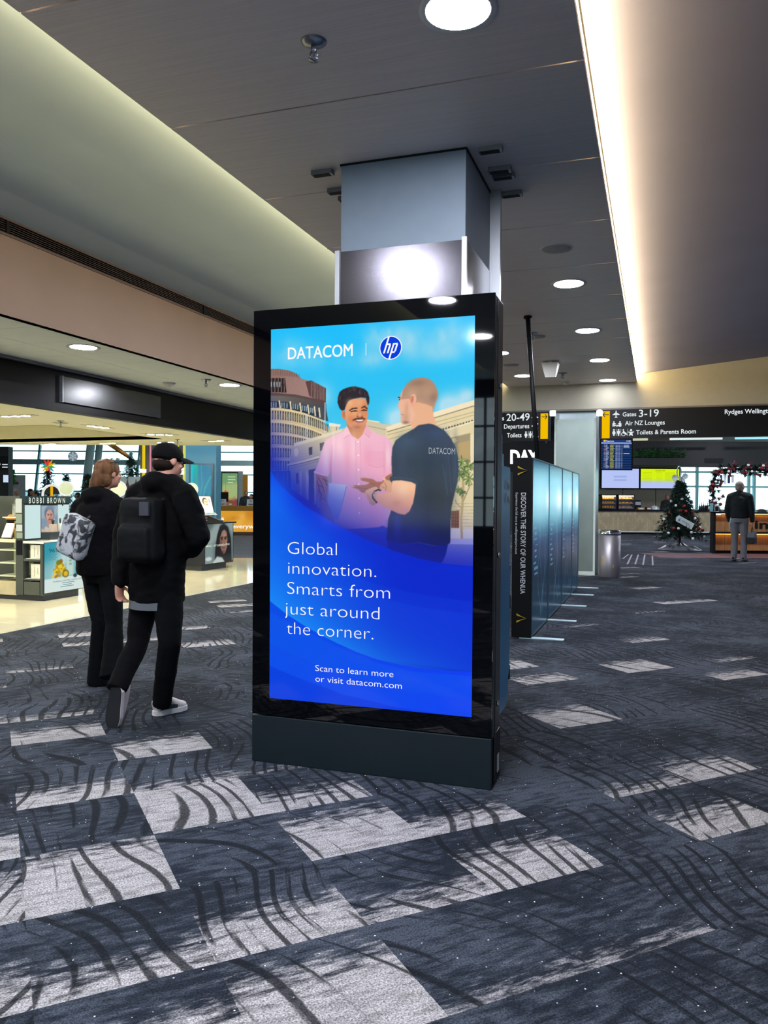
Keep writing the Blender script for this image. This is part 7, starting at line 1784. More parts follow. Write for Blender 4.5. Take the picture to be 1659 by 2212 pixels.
MB().box(((478.5-829.5)/FPX*PD-.06, PD+.01, .02), ((520.5-829.5)/FPX*PD+.06, PD+.2, a.z+.05), 0, HM).build('casing', mat('screen casing grey', 'a5b2b4', .4), s); MB().box(((478.5-829.5)/FPX*PD, PD, .3), ((514-829.5)/FPX*PD, PD+.012, a.z), 0, HM).build('bezel', M_black, s)
MB().box(((520.5-829.5)/FPX*PD+.06, PD+.05, .1), ((520.5-829.5)/FPX*PD+.26, PD+.2, a.z-.1), 0, HM).build('orange_side', mat('orange side', 'c98a1c', .5), s)
hh = a.z-.55; ww = (513-480)/FPX*PD; p = Paint(60, int(60*hh/ww), '6f9a6a', 2); HH = 1000*hh/ww; p.poly('a9b878', [0, HH*.25, 1000, HH*.2, 1000, HH*.6, 0, HH*.6], .8, 120); p.poly('5a3a4a', [0, HH*.66, 1000, HH*.55, 1000, HH, 0, HH], 1, 60); p.poly('b0443a', [40, HH*.62, 900, HH*.5, 1000, HH*.7, 0, HH*.78], .5, 60)
for k in range(3): y = HH*(.42+.075*k); w_ = 190+60*k; p.poly('d9642a', [240-w_, y, 240+w_, y, 240+w_*.7, y-HH*.03, 240, y-HH*.055, 240-w_*.7, y-HH*.03], 1, 4); p.poly('a0442a', [240-w_*.6, y, 240+w_*.6, y, 240+w_*.6, y+HH*.03, 240-w_*.6, y+HH*.03], 1, 4)
p.line('b0502a', [240, HH*.2, 240, HH*.4], 16); p.poly('4a78c8', [480, HH*.66, 760, HH*.7, 500, HH*.8], .8, 10)
p.mesh('display', at(480, 1022, PD-.01), hall(1, 0), (0, 0, -1), ww, hh, picture('lit display pale', 1.0, .2, False), s); b = MB()
for k, wd in enumerate((.20, .20, .14)): b.box((0, 0, 0), (wd*1.6, .004, .035), 0, Matrix.Translation(at(492, 1031+6*k, PD-.02)) @ HM)
b.build('caption', glow('caption', 'd4e4b8', .9), s)

# ------------------------------------------------------------------ the cafe end of the concourse
CD = 34.3
def ca(px): return (px-829.5)/FPX*CD
zc_ = lambda py, px=1450: at(px, py, CD).z
cafe = thing('cafe_counter', 'long cafe counter with pale timber block front and black top', 'counter', hall(ca(1420), CD+.4))
m_oak = bpy.data.materials.new('pale timber blocks'); m_oak.use_nodes = True; nt = m_oak.node_tree; br = nt.nodes.new('ShaderNodeTexBrick'); tc = nt.nodes.new('ShaderNodeTexCoord'); mp = nt.nodes.new('ShaderNodeMapping'); mp.inputs['Rotation'].default_value = (math.pi/2, 0, 0); nt.links.new(tc.outputs['Object'], mp.inputs[0])
mp.inputs['Rotation'].default_value = (0, 0, -YAW); mp2 = nt.nodes.new('ShaderNodeMapping'); mp2.inputs['Rotation'].default_value = (math.pi/2, 0, math.pi/2); nt.links.new(mp.outputs[0], mp2.inputs[0]); nt.links.new(mp2.outputs[0], br.inputs['Vector'])
br.inputs['Color1'].default_value = lin('a89878')+(1,); br.inputs['Color2'].default_value = lin('8d8268')+(1,); br.inputs['Mortar'].default_value = lin('70684f')+(1,); br.inputs['Scale'].default_value = 2.4; br.inputs['Mortar Size'].default_value = .006; br.inputs['Brick Width'].default_value = .5; br.inputs['Row Height'].default_value = .25; nt.links.new(br.outputs[0], nt.nodes['Principled BSDF'].inputs['Base Color'])
zt = zc_(1101.5); zb = zc_(1150, 1400)
MB().box((ca(1255), CD, zb+.02), (ca(1542), CD+.8, zt-.06), 0, HM).build('front', m_oak, cafe); MB().box((ca(1255), CD-.05, zt-.07), (ca(1542), CD+.85, zt), 0, HM).build('counter_top', M_black, cafe); MB().box((ca(1255), CD+.08, 0), (ca(1542), CD+.8, zb+.02), 0, HM).build('kick_plate', M_matblack, cafe); MB().box((ca(1255), CD-.01, zb+.0), (ca(1542), CD+.01, zb+.04), 0, HM).build('trim', mat('pale trim', 'c9d6cf', .4), cafe)
BD = 36.5
def ba(px): return (px-829.5)/FPX*BD
b = MB().box((ba(1240), BD, 0), (ba(1468), BD+.2, 4.7), 0, HM); w = struct('wall_cafe', b, mat('cafe wall', '7a7766', .6, var=.05)); b = MB()
for px in (1345, 1416): b.box((ba(px)-.01, BD-.01, 1.0), (ba(px)+.01, BD+.001, 2.9), 0, HM)
b.build('panel_joint', M_matblack, w)
z0 = at(1450, 1008, 34).z
fb = struct('beam_bulkhead', MB().box((ba(1240), 34.0, z0), (28, 34.4, at(1450, 953, 34).z), 0, HM), mat('black bulkhead', '060a0c', .6, var=.1)); MB().box(((1521-829.5)/FPX*34, 33.98, at(1540, 1000, 34).z), ((1561-829.5)/FPX*34, 34.0, at(1540, 990, 34).z), 0, HM).build('grille', M_matblack, fb)
struct('wall_clerestory', MB().box((ba(1240), 36.8, 4.1), (28, 36.9, 4.75), 0, HM), mat('pale upper wall', '8d9c98', .6))
for k, (x0, x1, l) in enumerate(((1364, 1399, 'short bright strip light just under the sign above the departures screen'), (1447, 1560, 'long bright strip light under the middle of the left-arrow sign'), (1588, 1659, 'cyan bright strip light under the right end of the left-arrow sign'))):
    a, c = at(x0, 949.5-(x0-1364)*.012, 33), at(x1, 949.5-(x1-1364)*.012, 33); t = thing('strip_light', l, 'light', a); MB().tube([a, c], .045, 8).build('tube', glow('strip '+str(k), ('c9cbb0', 'dfeeee', 'a8f0ff')[k], 1.0), t); MB().tube([a+Zu*.05, (a.x, a.y, 4.75)], .01, 5).tube([c+Zu*.05, (c.x, c.y, 4.75)], .01, 5).build('hanger', M_matblack, t)
# planter box with ferns on the bulkhead
q = at(1420, 990, 33.6); t = thing('planter', 'long black planter of dark green ferns above the cafe menu screens', 'planter', q); x0, x1 = (1362-829.5)/FPX*33.6, (1482-829.5)/FPX*33.6; zz = q.z
MB().box((x0, 33.3, zz-.30), (x1, 33.98, zz), 0, HM).build('trough', mat('black trough', '0d1112', .7), t); rr = random.Random(9)
for k in range(16):
    b = MB(); c = hall(lerp(x0+.1, x1-.1, (k+.5)/16+rr.uniform(-.02, .02)), 33.6, zz)
    for j in range(7):
        a = rr.uniform(0, 6.28); L = rr.uniform(.3, .62); tip = c+Vector((math.cos(a)*L*.7, math.sin(a)*L*.7, L*rr.uniform(.4, 1.0))); mid = c.lerp(tip, .5)+Zu*.12
        for u in range(7):
            f = (u+.6)/7; p0 = c.lerp(mid, f*2) if f < .5 else mid.lerp(tip, f*2-1); d = (tip-c).normalized(); s = d.cross(Zu).normalized()
            for sg in (1, -1): e = (s*sg*.9+d*.5).normalized()*.13*(1.1-f); n = d*.025; b.add([tuple(p0-n), tuple(p0+e), tuple(p0+n)], [(0, 1, 2)])
    b.build('fern', mat('dark fern', '2c5a30', .5, var=.4, vscale=6), t)
# menu screens and the departures board
zm0, zm1 = at(1340, 1012.5, 36.3).z, at(1340, 1054, 36.3).z
for x0, x1, l, top in ((1299, 1379, 'pale blue menu screen with faint text under the departures board', False), (1383, 1466, 'menu screen with lime green top over pale blue, behind the christmas tree', True)):
    a0, a1 = (x0-829.5)/FPX*36.3, (x1-829.5)/FPX*36.3; t = thing('menu_screen', l, 'screen', hall((a0+a1)/2, 36.3, zm1)); p = Paint(120, int(120*(zm0-zm1)/(a1-a0)), 'b4c2f4', 2); HH = 1000*(zm0-zm1)/(a1-a0)
    if top:
        p.poly('d4f000', [0, 0, 1000, 0, 1000, HH*.62, 0, HH*.62], 1, 40)
        for k in range(9): p.line('7f9a20', [60, HH*(.2+.06*k), 300, HH*(.2+.06*k)], 5, .5); p.line('7f9a20', [400, HH*(.2+.06*k), 560, HH*(.2+.06*k)], 5, .4); p.line('7f9a20', [640, HH*(.2+.05*k), 880, HH*(.2+.05*k)], 5, .4)
    else:
        for y, w0, w1 in ((.42, 340, 660), (.6, 340, 660)): p.line('93a8dc', [w0, HH*y, w1, HH*y], 46, .8, 4)
    p.mesh('display', hall(a0, 36.28, zm0), hall(1, 0), (0, 0, -1), a1-a0, zm0-zm1, picture('lit menu', 1.0, .2, False), t); MB().box((a0-.05, 36.29, zm1-.04), (a1+.05, 36.40, zm0+.04), 0, HM).build('casing', M_matblack, t)
    if top: b = MB(); b.text('DOUGHNUT DAY', hall(a0+(a1-a0)*.38, 36.275, zm0-(zm0-zm1)*.12), hall(1, 0), Zu, (a1-a0)*.25, .05, 0, .01); b.build('lettering', glow('menu ink', '4a5a10', .6), t)
DD = 19.5; a0, a1 = (1297-829.5)/FPX*DD, (1362.5-829.5)/FPX*DD; z1, z0 = at(1330, 1013, DD).z, at(1330, 949.5, DD).z; t = thing('departures_screen', 'hanging blue departures screen listing flights below the left-arrow sign', 'screen', hall((a0+a1)/2, DD, z1))
p = Paint(150, int(150*(z0-z1)/(a1-a0)), '0f2a5c', 2); HH = 1000*(z0-z1)/(a1-a0); p.poly('1c3470', [0, 0, 1000, 0, 1000, HH*.10, 0, HH*.10]); p.poly('8aa0e0', [0, HH*.10, 1000, HH*.10, 1000, HH*.15, 0, HH*.15]); p.poly('f0c820', [80, HH*.02, 150, HH*.02, 150, HH*.085, 80, HH*.085]); rr = random.Random(8)
for k in range(20):
    y = HH*(.17+.041*k); p.poly('16386f' if k % 2 else '0b2048', [0, y, 1000, y, 1000, y+HH*.041, 0, y+HH*.041]); yc = y+HH*.02; p.line('c9d2ee', [150, yc, 190+rr.uniform(0, 80), yc], 17, .9); p.line('c9c23e', [300, yc, 380+rr.uniform(10, 60), yc], 17, .95); p.line('a8b8e8', [480, yc, 540, yc], 17, .9); p.line('a8b8e8', [570, yc, 630, yc], 17, .85); p.ell(rr.choice(['e8e8f0', 'd04a6a', 'e8e8f0']), 105, yc, 11, 10, .9); p.line('e0e6f4', [675, yc, 695, yc], 14, .8)
    if k in (0, 1, 2, 7): p.line('c9d6f4', [745, yc, 900+rr.uniform(0, 80), yc], 17, .9)
p.mesh('display', hall(a0, DD-.01, z0), hall(1, 0), (0, 0, -1), a1-a0, z0-z1, picture('lit departures', 1.0, .2, False), t); MB().box((a0-.03, DD, z1-.03), (a1+.03, DD+.09, z0+.03), 0, HM).build('casing', M_matblack, t); b = MB(); b.text('Departures', hall(a0+.16*(a1-a0), DD-.014, z0-.055), hall(1, 0), Zu, (a1-a0)*.25, .035, 0, .01); b.text('11:24', hall(a0+.83*(a1-a0), DD-.014, z0-.055), hall(1, 0), Zu, (a1-a0)*.13, .035, 0, .01); b.build('lettering', white, t)
for x in (a0+.1, a1-.1): MB().tube([hall(x, DD+.05, z0), hall(x, DD+.05, 4.75)], .015, 6).build('hanger', M_matblack, t)
# DAY sign
YD = 24; a0, a1 = (1060-829.5)/FPX*YD, (1195-829.5)/FPX*YD; z1, z0 = at(1130, 1012, YD).z, at(1130, 957, YD).z; t = thing('shop_sign', 'black hanging sign box with bright white letters DAY above the story wall', 'sign', hall((a0+a1)/2, YD, z1)); MB().box((a0, YD, z1-.1), (a1, YD+.35, z0), 0, HM).build('box', M_matblack, t)
b = MB(); b.text('DAY', at(1102, 1000.5, YD-.01), hall(1, 0), Zu, (1163-1102)/FPX*YD, 27/FPX*YD, 0, .045); b.build('lettering', glow('sign letters', 'fbffff', 1.6), t)
for x in (a0+.2, a1-.2): MB().tube([hall(x, YD+.15, z0), hall(x, YD+.15, 4.75)], .02, 6).build('hanger', M_alu, t)
# pastry cabinets with shelves of pastries
zt_ = zt; rr = random.Random(2)
for x0, x1, l, cc in ((1300, 1332, 'left pastry cabinet full of round buns beside the far column', 'left pastry cabinet'), (1336, 1371, 'right pastry cabinet with long pastries', 'right pastry cabinet')):
    a0, a1 = ca(x0), ca(x1); hh = zc_(1069)-zt_; t = thing('pastry_cabinet', 'glass pastry cabinet on the cafe counter, %s' % ('beside the far column' if x0 == 1300 else 'second from the far column'), 'cabinet', hall((a0+a1)/2, CD+.3, zt_)); b = MB()
    for x in (a0, a1-.03): b.box((x, CD+.05, zt_), (x+.03, CD+.55, zt_+hh), 0, HM)
    b.box((a0, CD+.05, zt_), (a1, CD+.55, zt_+.05), 0, HM).box((a0, CD+.05, zt_+hh-.05), (a1, CD+.55, zt_+hh), 0, HM).box((a0, CD+.53, zt_), (a1, CD+.55, zt_+hh), 1, HM); b.build('frame', [M_black, mat('cabinet back', 'cbbd9c', .5)], t)
    for k in range(3): MB().box((a0+.03, CD+.08, zt_+.06+.19*k), (a1-.03, CD+.53, zt_+.075+.19*k), 0, HM).build('shelf', mat('wire shelf', 'c9c2b0', .3, .4), t)
    MB().box((a0+.04, CD+.07, zt_+hh-.075), (a1-.04, CD+.13, zt_+hh-.05), 0, HM).build('lamp', glow('cabinet lamp', 'ffd9a0', 60), t); MB().box((a0, CD+.045, zt_), (a1, CD+.05, zt_+hh), 0, HM).build('front_glass', glass('cabinet glass', (.96, .97, .97), .06), t)
    for k in range(3):
        for j in range(5 if x0 == 1300 else 4):
            q = hall(lerp(a0+.10, a1-.10, j/(4 if x0 == 1300 else 3)), CD+.24, zt_+.076+.19*k); b = MB()
            if x0 == 1300: b.ball(q+Zu*.045, (.055, .055, .045), 10)
            else: b.ball(q+Zu*.035, (.075, .05, .035), 10)
            o = b.build('bun' if x0 == 1300 else 'pastry', mat('bun crust', 'd9952c', .4, var=.3) if (x0 == 1300 or k % 2) else mat('pastry pink', 'c98a5c', .5, var=.3), None, q); tag(o, ('round golden bun' if x0 == 1300 else ('long brown pastry' if not k % 2 else 'long golden pastry'))+' on the %s shelf of the %s' % (('bottom', 'middle', 'top')[k], cc), 'pastry', '%s on the %s shelf of the %s' % ('buns' if x0 == 1300 else 'pastries', ('bottom', 'middle', 'top')[k], cc))
for px, py0, w_, h_, col_, nm, l, cat in ((1387, 1101, .30, .10, 'b59a2c', 'basket', 'yellow basket on the cafe counter right of the cabinets', 'basket'), (1404, 1101, .20, .12, '7a3a2c', 'basket', 'small red brown basket on the cafe counter', 'basket'), (1384, 1083, .30, .22, '1b1b1d', 'coffee_machine', 'black coffee machine on the cafe counter beside the right pastry cabinet', 'machine')):
    q = hall(ca(px), CD+(.25 if nm == 'basket' else .6), zt); M = Matrix.Translation(q) @ HM; t = thing(nm, l, cat, q)
    if nm == 'basket': MB().prism([(-w_*.4, 0), (w_*.4, 0), (w_*.5, h_), (-w_*.5, h_)], -.12, .12, 1, 0, M).build('bowl', mat('basket '+col_, col_, .6), t); MB().box((-w_*.52, -.13, h_-.015), (w_*.52, .13, h_), 0, M).build('rim', mat('basket rim '+col_, 'c9b45c' if px == 1382 else '8d4a38', .6), t); MB().box((-.07, -.132, .02), (.08, -.124, .08), 0, M).build('price_card', M_white, t)
    else: MB().box((-w_/2, -.2, 0), (w_/2, .2, .42), 0, M, .02).build('body', M_black, t); MB().box((-w_*.4, -.24, .2), (w_*.4, -.2, .34), 0, M).build('group_head', M_alu, t); MB().box((-w_*.4, -.26, .01), (w_*.4, -.2, .03), 0, M).build('drip_tray', M_alu, t)
q = hall(ca(1419), CD+.3, zt); t = thing('glass_cloche', 'clear domed cake cover on the cafe counter beside the christmas tree', 'cake cover', q); MB().lathe([(.0, .0), (.20, 0), (.20, .02), (.18, .1), (.10, .16), (.0, .18)], q, 20).build('dome', mat('cloche glass', 'b8c4c8', .1, .3), t); MB().lathe([(.0, .18), (.02, .19), (.02, .21), (0, .22)], q, 10).build('knob', M_alu, t)
q = hall(ca(1396), BD-.05, at(1396, 1076, BD).z); t = thing('power_outlet', 'pale double wall socket on the cafe wall', 'socket', q); MB().box((-.11, -.02, -.08), (.12, .02, .08), 0, Matrix.Translation(q) @ HM).build('plate', mat('socket plate', 'a8a89c', .5), t); b = MB(); b.disc(q+hall(-.05, -.022), .03, -hall(0, 1), 12).disc(q+hall(.05, -.022), .03, -hall(0, 1), 12); b.build('socket_face', M_matblack, t)
for k in range(7): 
    px = 1517+k*4.3; hgt = .28+.04*((k*7) % 3); q = hall(ca(px), CD+.3, zt); o = MB().lathe([(.0, 0), (.04, 0), (.04, hgt*.55), (.014, hgt*.7), (.012, hgt), (0, hgt)], (0, 0, 0), 10).build('bottle', mat('dark bottle', '1f2c2c', .15, .0, .6)); o.location = q; tag(o, 'dark glass bottle in the row at the right end of the cafe counter', 'bottle', 'bottles at the right end of the cafe counter')
q = hall(ca(1537), CD+.25, zt); t = thing('carton', 'dark carton with white label at the right end of the cafe counter', 'carton', q); MB().box((-.16, -.1, 0), (.12, .1, .2), 0, Matrix.Translation(q) @ HM).build('box', M_matblack, t); MB().box((-.08, -.104, .04), (.05, -.1, .16), 0, Matrix.Translation(q) @ HM).build('label', M_white, t)

# ---- christmas tree beside the information desk
tp = onplane(1468, 1188, 2, 0); TD = (tp-EYE).dot(CF); zt2 = at(1472, 1036, TD).z
T = tree('tall green christmas tree with white and red baubles beside the information desk', tp, zt2, .70, Mfir, 21, 1.5, .42, None, None, .15)
t = thing('tree_stand_cloth', 'crumpled silver foil cloth around the foot of the tall christmas tree', 'foil', tp); b = MB(); nn = 26; rr = random.Random(11); ring = []
for i in range(nn):
    a = 2*math.pi*i/nn
    for j, rad in enumerate((.05, .2, .36, .50)): ring.append((tp.x+rad*math.cos(a)*(1.25 if j == 3 else 1.1), tp.y+rad*math.sin(a)*.9, (.17, .08, .05, .008)[j]+rr.uniform(0, .09)*(j < 3)))
F_ = [(i*4+j, ((i+1) % nn)*4+j, ((i+1) % nn)*4+j+1, i*4+j+1) for i in range(nn) for j in range(3)]
b.add(ring, F_, 0, False).build('cloth', mat('silver foil', '8d9098', .3, .6), t)
MB().tube([tp+Zu*.0, tp+Zu*.5], .03, 8).build('stand_pole', M_matblack, T)
rr = random.Random(5)
def bauble(pos, rad, col_, label, group): o = MB().ball((0, 0, 0), rad, 10).build('bauble', mat('bauble '+col_, col_, .25, .1)); o.location = pos; tag(o, label, 'bauble', group)
for px, py, c_ in ((1465, 1078, 'w'), (1477, 1070, 'w'), (1452, 1092, 'w'), (1489, 1119, 'w'), (1475, 1148, 'w'), (1428, 1121, 'w'), (1499, 1139, 'w'), (1508, 1158, 'w'), (1476, 1161, 'w'), (1447, 1083, 'w'), (1432, 1150, 'w'), (1510, 1119, 'w'), (1490, 1083, 'w'), (1450, 1140, 'w'),
                   (1467, 1093, 'r'), (1459, 1103, 'r'), (1441, 1107, 'r'), (1495, 1140, 'r'), (1517, 1145, 'r'), (1442, 1140, 'r'), (1469, 1104, 'r'), (1484, 1105, 'r')):
    z = at(px, py, TD).z; rloc = .70*max(.1, (1-(z-.42)/(zt2-.42)))**.85; off = at(px, py, TD)-tp; lat = max(-rloc*.98, min(rloc*.98, Vector((off.x, off.y, 0)).dot(hall(1, 0)))); dep = math.sqrt(max(0, rloc**2-lat**2))
    q = tp+hall(lat, -dep); q.z = z; bauble(q, .042 if c_ == 'w' else .05, 'dfe6ea' if c_ == 'w' else '842320', ('small white bauble' if c_ == 'w' else 'red bauble')+' on the tall christmas tree by the information desk', ('white' if c_ == 'w' else 'red')+' baubles on the tall tree')
s = thing('tree_topper', 'white silk flowers and loop topping the tall christmas tree', 'tree topper', Vector((tp.x, tp.y, zt2))); rr = random.Random(4)
for px, py in ((1456, 1032), (1472, 1035), (1478, 1029)):
    q = at(px, py, TD-.05); b = MB()
    for k in range(9): a = 2*math.pi*k/9; M = Matrix.Translation(q) @ HM @ Matrix.Rotation(a, 4, 'Y') @ Matrix.Rotation(.5, 4, 'X'); b.add([M @ Vector(p) for p in ((0, 0, 0), (.04, -.02, .07), (0, -.03, .14), (-.04, -.02, .07))], [(0, 1, 2, 3)])
    b.build('flower', mat('white silk', 'c9d4d6', .6), s)
q0 = at(1467, 1020, TD); MB().tube([q0+HM.to_3x3() @ Vector((.06*math.sin(a), 0, .17*math.cos(a))) for a in [2*math.pi*i/20 for i in range(21)]], .02, 8, cap=False).build('loop', mat('silver ribbon', 'a8b4b4', .3, .4), s)
q = at(1479, 1128, TD-.62); t = thing('gift_tag', 'large white gift tag hanging tilted on the front of the tall christmas tree', 'gift tag', q); M = Matrix.Translation(q) @ HM @ Matrix.Rotation(.50, 4, 'Y')
MB().prism([(-.29, 0), (-.24, .095), (.27, .095), (.27, -.095), (-.24, -.095)], -.006, .006, 1, 0, M).build('card', mat('white card', 'b9c6cc', .6), t); b = MB(); M3 = M.to_3x3(); b.text('RYDGES', M @ Vector((-.09, -.009, -.025)), M3 @ Vector((1, 0, 0)), M3 @ Vector((0, 0, 1)), .26, .045, 0, 0); b.prism([(-.21, -.05), (-.13, -.05), (-.17, .05)], -.009, -.007, 1, 0, M); b.build('print', mat('grey ink', '66707a', .6), t)

# ---- information desk with garland arch
ip = onplane(1345, 1195, 2, 0); ID = (onplane(1560, 1197, 2, 0)-EYE).dot(CF)
def ia(px): return (px-829.5)/FPX*ID
zi = lambda py: at(1600, py, ID).z
d = thing('information_desk', 'timber information desk with warm lit shelves and dark lettering info', 'desk', hall(ia(1620), ID+.3)); Moak = mat('oak boards', '9a6e42', .5, var=.22, vscale=4, stretch=(9, 9, .5)); xl, xr = ia(1541), ia(1541)+4.2; zt3 = zi(1106)
b = MB()
for k in range(14): b.box((xl+.06+.29*k, ID+.06, zi(1149)), (xl+.06+.29*k+.284, ID+.12, zi(1113)), 0, HM).box((xl+.10+.29*k, ID+.16, zi(1190)), (xl+.10+.29*k+.284, ID+.22, zi(1155)), 0, HM)
b.build('timber_front', Moak, d); MB().box((xl, ID-.08, zt3-.05), (xr, ID+.18, zt3), 0, HM).box((xl+.5, ID+.18, zt3-.05), (xr, ID+.8, zt3), 0, HM).build('counter_top', M_black, d); MB().box((xl+.02, ID-.02, zi(1153.5)), (xr, ID+.3, zi(1149.5)), 0, HM).build('mid_ledge', M_matblack, d); MB().box((xl+.1, ID+.20, 0), (xr, ID+.3, zi(1190)), 0, HM).build('kick_plate', M_matblack, d)
MB().box((xl-.02, ID-.05, .03), (xl+.05, ID+.16, zt3-.04), 0, HM).build('end_panel', M_matblack, d); MB().box((xl+.5, ID+.22, .1), (xr, ID+.7, zt3-.05), 0, HM).build('carcass', M_matblack, d)
wl = glow('warm strip', 'ffb45a', 9)
for z, y in ((zi(1111), .0), (zi(1154.5), .08)): MB().box((xl+.08, ID+y, z), (xr, ID+y+.03, z+.018), 0, HM).build('light_strip', wl, d)
b = MB(); b.text('info', at(1630, 1141.5, ID+.05), hall(1, 0), Zu, .86, .215, 0, .03); b.build('lettering', M_matblack, d)
for px, l, nm in ((1550, 'clear tall menu holder on the left end of the information desk', 'menu_holder'),):
    q = hall(ia(px), ID+.3, zt3); t = thing(nm, l, 'holder', q); M = Matrix.Translation(q) @ HM; MB().box((-.09, -.01, 0), (.0, .01, .24), 0, M).build('acrylic', mat('acrylic', '7fb0b8', .1, .2), t); MB().box((-.1, -.05, 0), (.05, .05, .012), 0, M).build('base', M_alu, t)
q = hall(ia(1556), ID+.25, zt3); t = thing('card_terminal', 'dark framed notice standing on the information desk near its left end', 'notice', q); M = Matrix.Translation(q) @ HM; MB().box((-.05, 0, 0), (.07, .02, .20), 0, M).build('frame', mat('pale frame', 'b9c4c4', .4), t); MB().box((-.04, -.004, .015), (.06, 0, .15), 0, M).build('sheet', M_matblack, t)
q = hall(ia(1626.5), ID+.35, zt3); t = thing('box', 'small pale box on the information desk right of the waiting man', 'box', q); M = Matrix.Translation(q) @ HM; MB().box((-.075, -.06, 0), (.075, .06, .125), 0, M).build('carton', mat('pale box', 'a5aa98', .6), t); MB().box((-.075, -.061, .09), (.075, .061, .10), 0, M).build('tape', mat('tape', '8d8a78', .5), t)
q = hall(ia(1660), ID+.4, zt3); t = thing('computer_mouse', 'dark rounded device on the desk at the right picture edge', 'device', q); MB().ball(q+Zu*.0, (.14, .1, .085), 14).build('shell', M_matblack, t); MB().box((-.17, -.12, 0), (.17, .12, .01), 0, Matrix.Translation(q) @ HM).build('mat', mat('mouse mat', '2a3036', .8), t)
# arch: fir garland with red ribbon and baubles
A1 = hall(ia(1563), ID+.62, zt3); zar = zi(1013); path = [A1, hall(ia(1560), ID+.62, zi(1060)), hall(ia(1562), ID+.62, zi(1032)), hall(ia(1577), ID+.62, zar), hall(ia(1620), ID+.62, zar+.03), hall(ia(1670), ID+.62, zar), hall(ia(1740), ID+.62, zar-.06), hall(ia(1752), ID+.62, zi(1045)), hall(ia(1754), ID+.62, zt3)]
g = thing('garland_arch', 'arch of fir garland with red ribbon rising from the information desk', 'garland', A1); MB().tube(path, .035, 8).build('hoop', M_matblack, g); b = MB(); rb = MB(); rr = random.Random(13); seg = []
for a, c in zip(path[:-1], path[1:]):
    n = max(2, int((c-a).length/.035))
    for i in range(n):
        p0 = a.lerp(c, i/n); w_ = .17; q = p0+Vector((rr.gauss(0, 1), rr.gauss(0, 1), rr.gauss(0, 1))).normalized()*w_*rr.uniform(.1, .8); spikes(b, q, q-p0, 26, .15, .017, rr, 1.0); seg.append(p0)
b.build('foliage', Mfir, g)
for k in range(0, len(seg)-3, 4):
    p0 = seg[k]; a = k*.5; q = p0+hall(.15*math.cos(a), -.17)+Zu*.15*math.sin(a); MB().ball(q, (.045, .035, .035), 8).prism([(0, -.02), (.10, -.06), (.10, .05), (0, .02), (-.10, .06), (-.10, -.05)], -.012, .012, 1, 0, Matrix.Translation(q) @ HM @ Matrix.Rotation(a*2, 4, 'Y')).build('ribbon_bow', mat('dark red ribbon', '4d0f15', .6, var=.3), g)
for k in range(3, len(seg)-2, 5): 
    wv = (k//5) % 3; p0 = seg[k]+hall(rr.uniform(-.13, .13), -.19)+Zu*rr.uniform(-.13, .13); bauble(p0, .038 if wv else .05, 'f4faff' if wv else '8a241d', ('white light ball' if wv else 'red ball')+' in the fir garland arch over the desk', ('white' if wv else 'red')+' balls in the garland arch')
t = thing('window_sticker', 'white and blue striped emblem hanging inside the garland arch', 'emblem', hall(ia(1592), ID+.62, zi(1032))); b = MB()
for k in range(4): b.box((-.22+.11*k, 0, -.16+.02*k), (-.15+.11*k, .015, .12), k % 2, Matrix.Translation(hall(ia(1592), ID+.62, zi(1034))) @ HM)
b.build('stripes', [mat('emblem blue', '3a6ea8', .5), mat('emblem white', 'e8f0f4', .5)], t); MB().tube([hall(ia(1592), ID+.63, zi(1026)), hall(ia(1592), ID+.63, zar)], .004, 5).build('cord', M_alu, t)
# floor strips and rug near the tree
b = MB(); 
for x0, x1, y0, y1 in ((1345, 1358, 1197, 1207), (1355, 1365, 1219, 1198), (1372, 1379, 1219, 1198), (1389, 1393, 1220, 1198), (1410, 1409, 1221, 1198)):
    a, c = onplane(x0, max(y0, y1), 2, .003), onplane(x1, min(y0, y1), 2, .003); n = (c-a).cross(Zu).normalized()*.018; b.add([tuple(a-n), tuple(a+n), tuple(c+n), tuple(c-n)], [(0, 1, 2, 3)])
tag(b.build('floor_markings', mat('pale carpet stripe', '8d8690', .9)), kind='structure')
r0 = hall(ia(1400), ID-2.3, .0); b = MB(); b.box((ia(1385), ID-1.6, 0.001), (ia(1800), ID+.15, .006), 0, HM); t = tag(b.build('carpet_runner', mat('dusky red carpet', '5a3b40', .95, var=.3, vscale=3)), 'dusky red carpet strip on the floor in front of the information desk', 'carpet')
# ------------------------------------------------------------------ ceiling fittings
Mlamp = glow('lamp diffuser', 'eff3ff', LAMP); Mdim = glow('dimmed diffuser', 'fbfcff', LAMP*.13); Mring = mat('white trim ring', 'd4d4da', .4)
def downlight(x, y, z, label, group=None, r=.147, m=Mlamp, up=.0):
    t = thing('downlight', label, 'ceiling light', (x, y, z), group); MB().lathe([(r, -.004), (r+.03, -.008), (r+.034, .0)], (x, y, z), 40, 0).build('trim_ring', Mring, t)
    MB().disc((x, y, z-.005), r, (0, 0, -1), 40).build('diffuser', m, t)
H = 3.676
for y, l in ((3.58, 'large round downlight nearest the camera at the top picture edge'), (8.42, 'first round downlight right of the column, above the speaker box'), (10.81, 'second round downlight beyond the column on the right row'), (13.14, 'third round downlight beyond the column on the right row'), (15.36, 'last round downlight of the right row by the end wall'), (6.0, 'round downlight of the right row beside the column top')):
    if y != 6.0: downlight(-.88, y, H, l, m=Mlamp if y < 15 else Mdim)
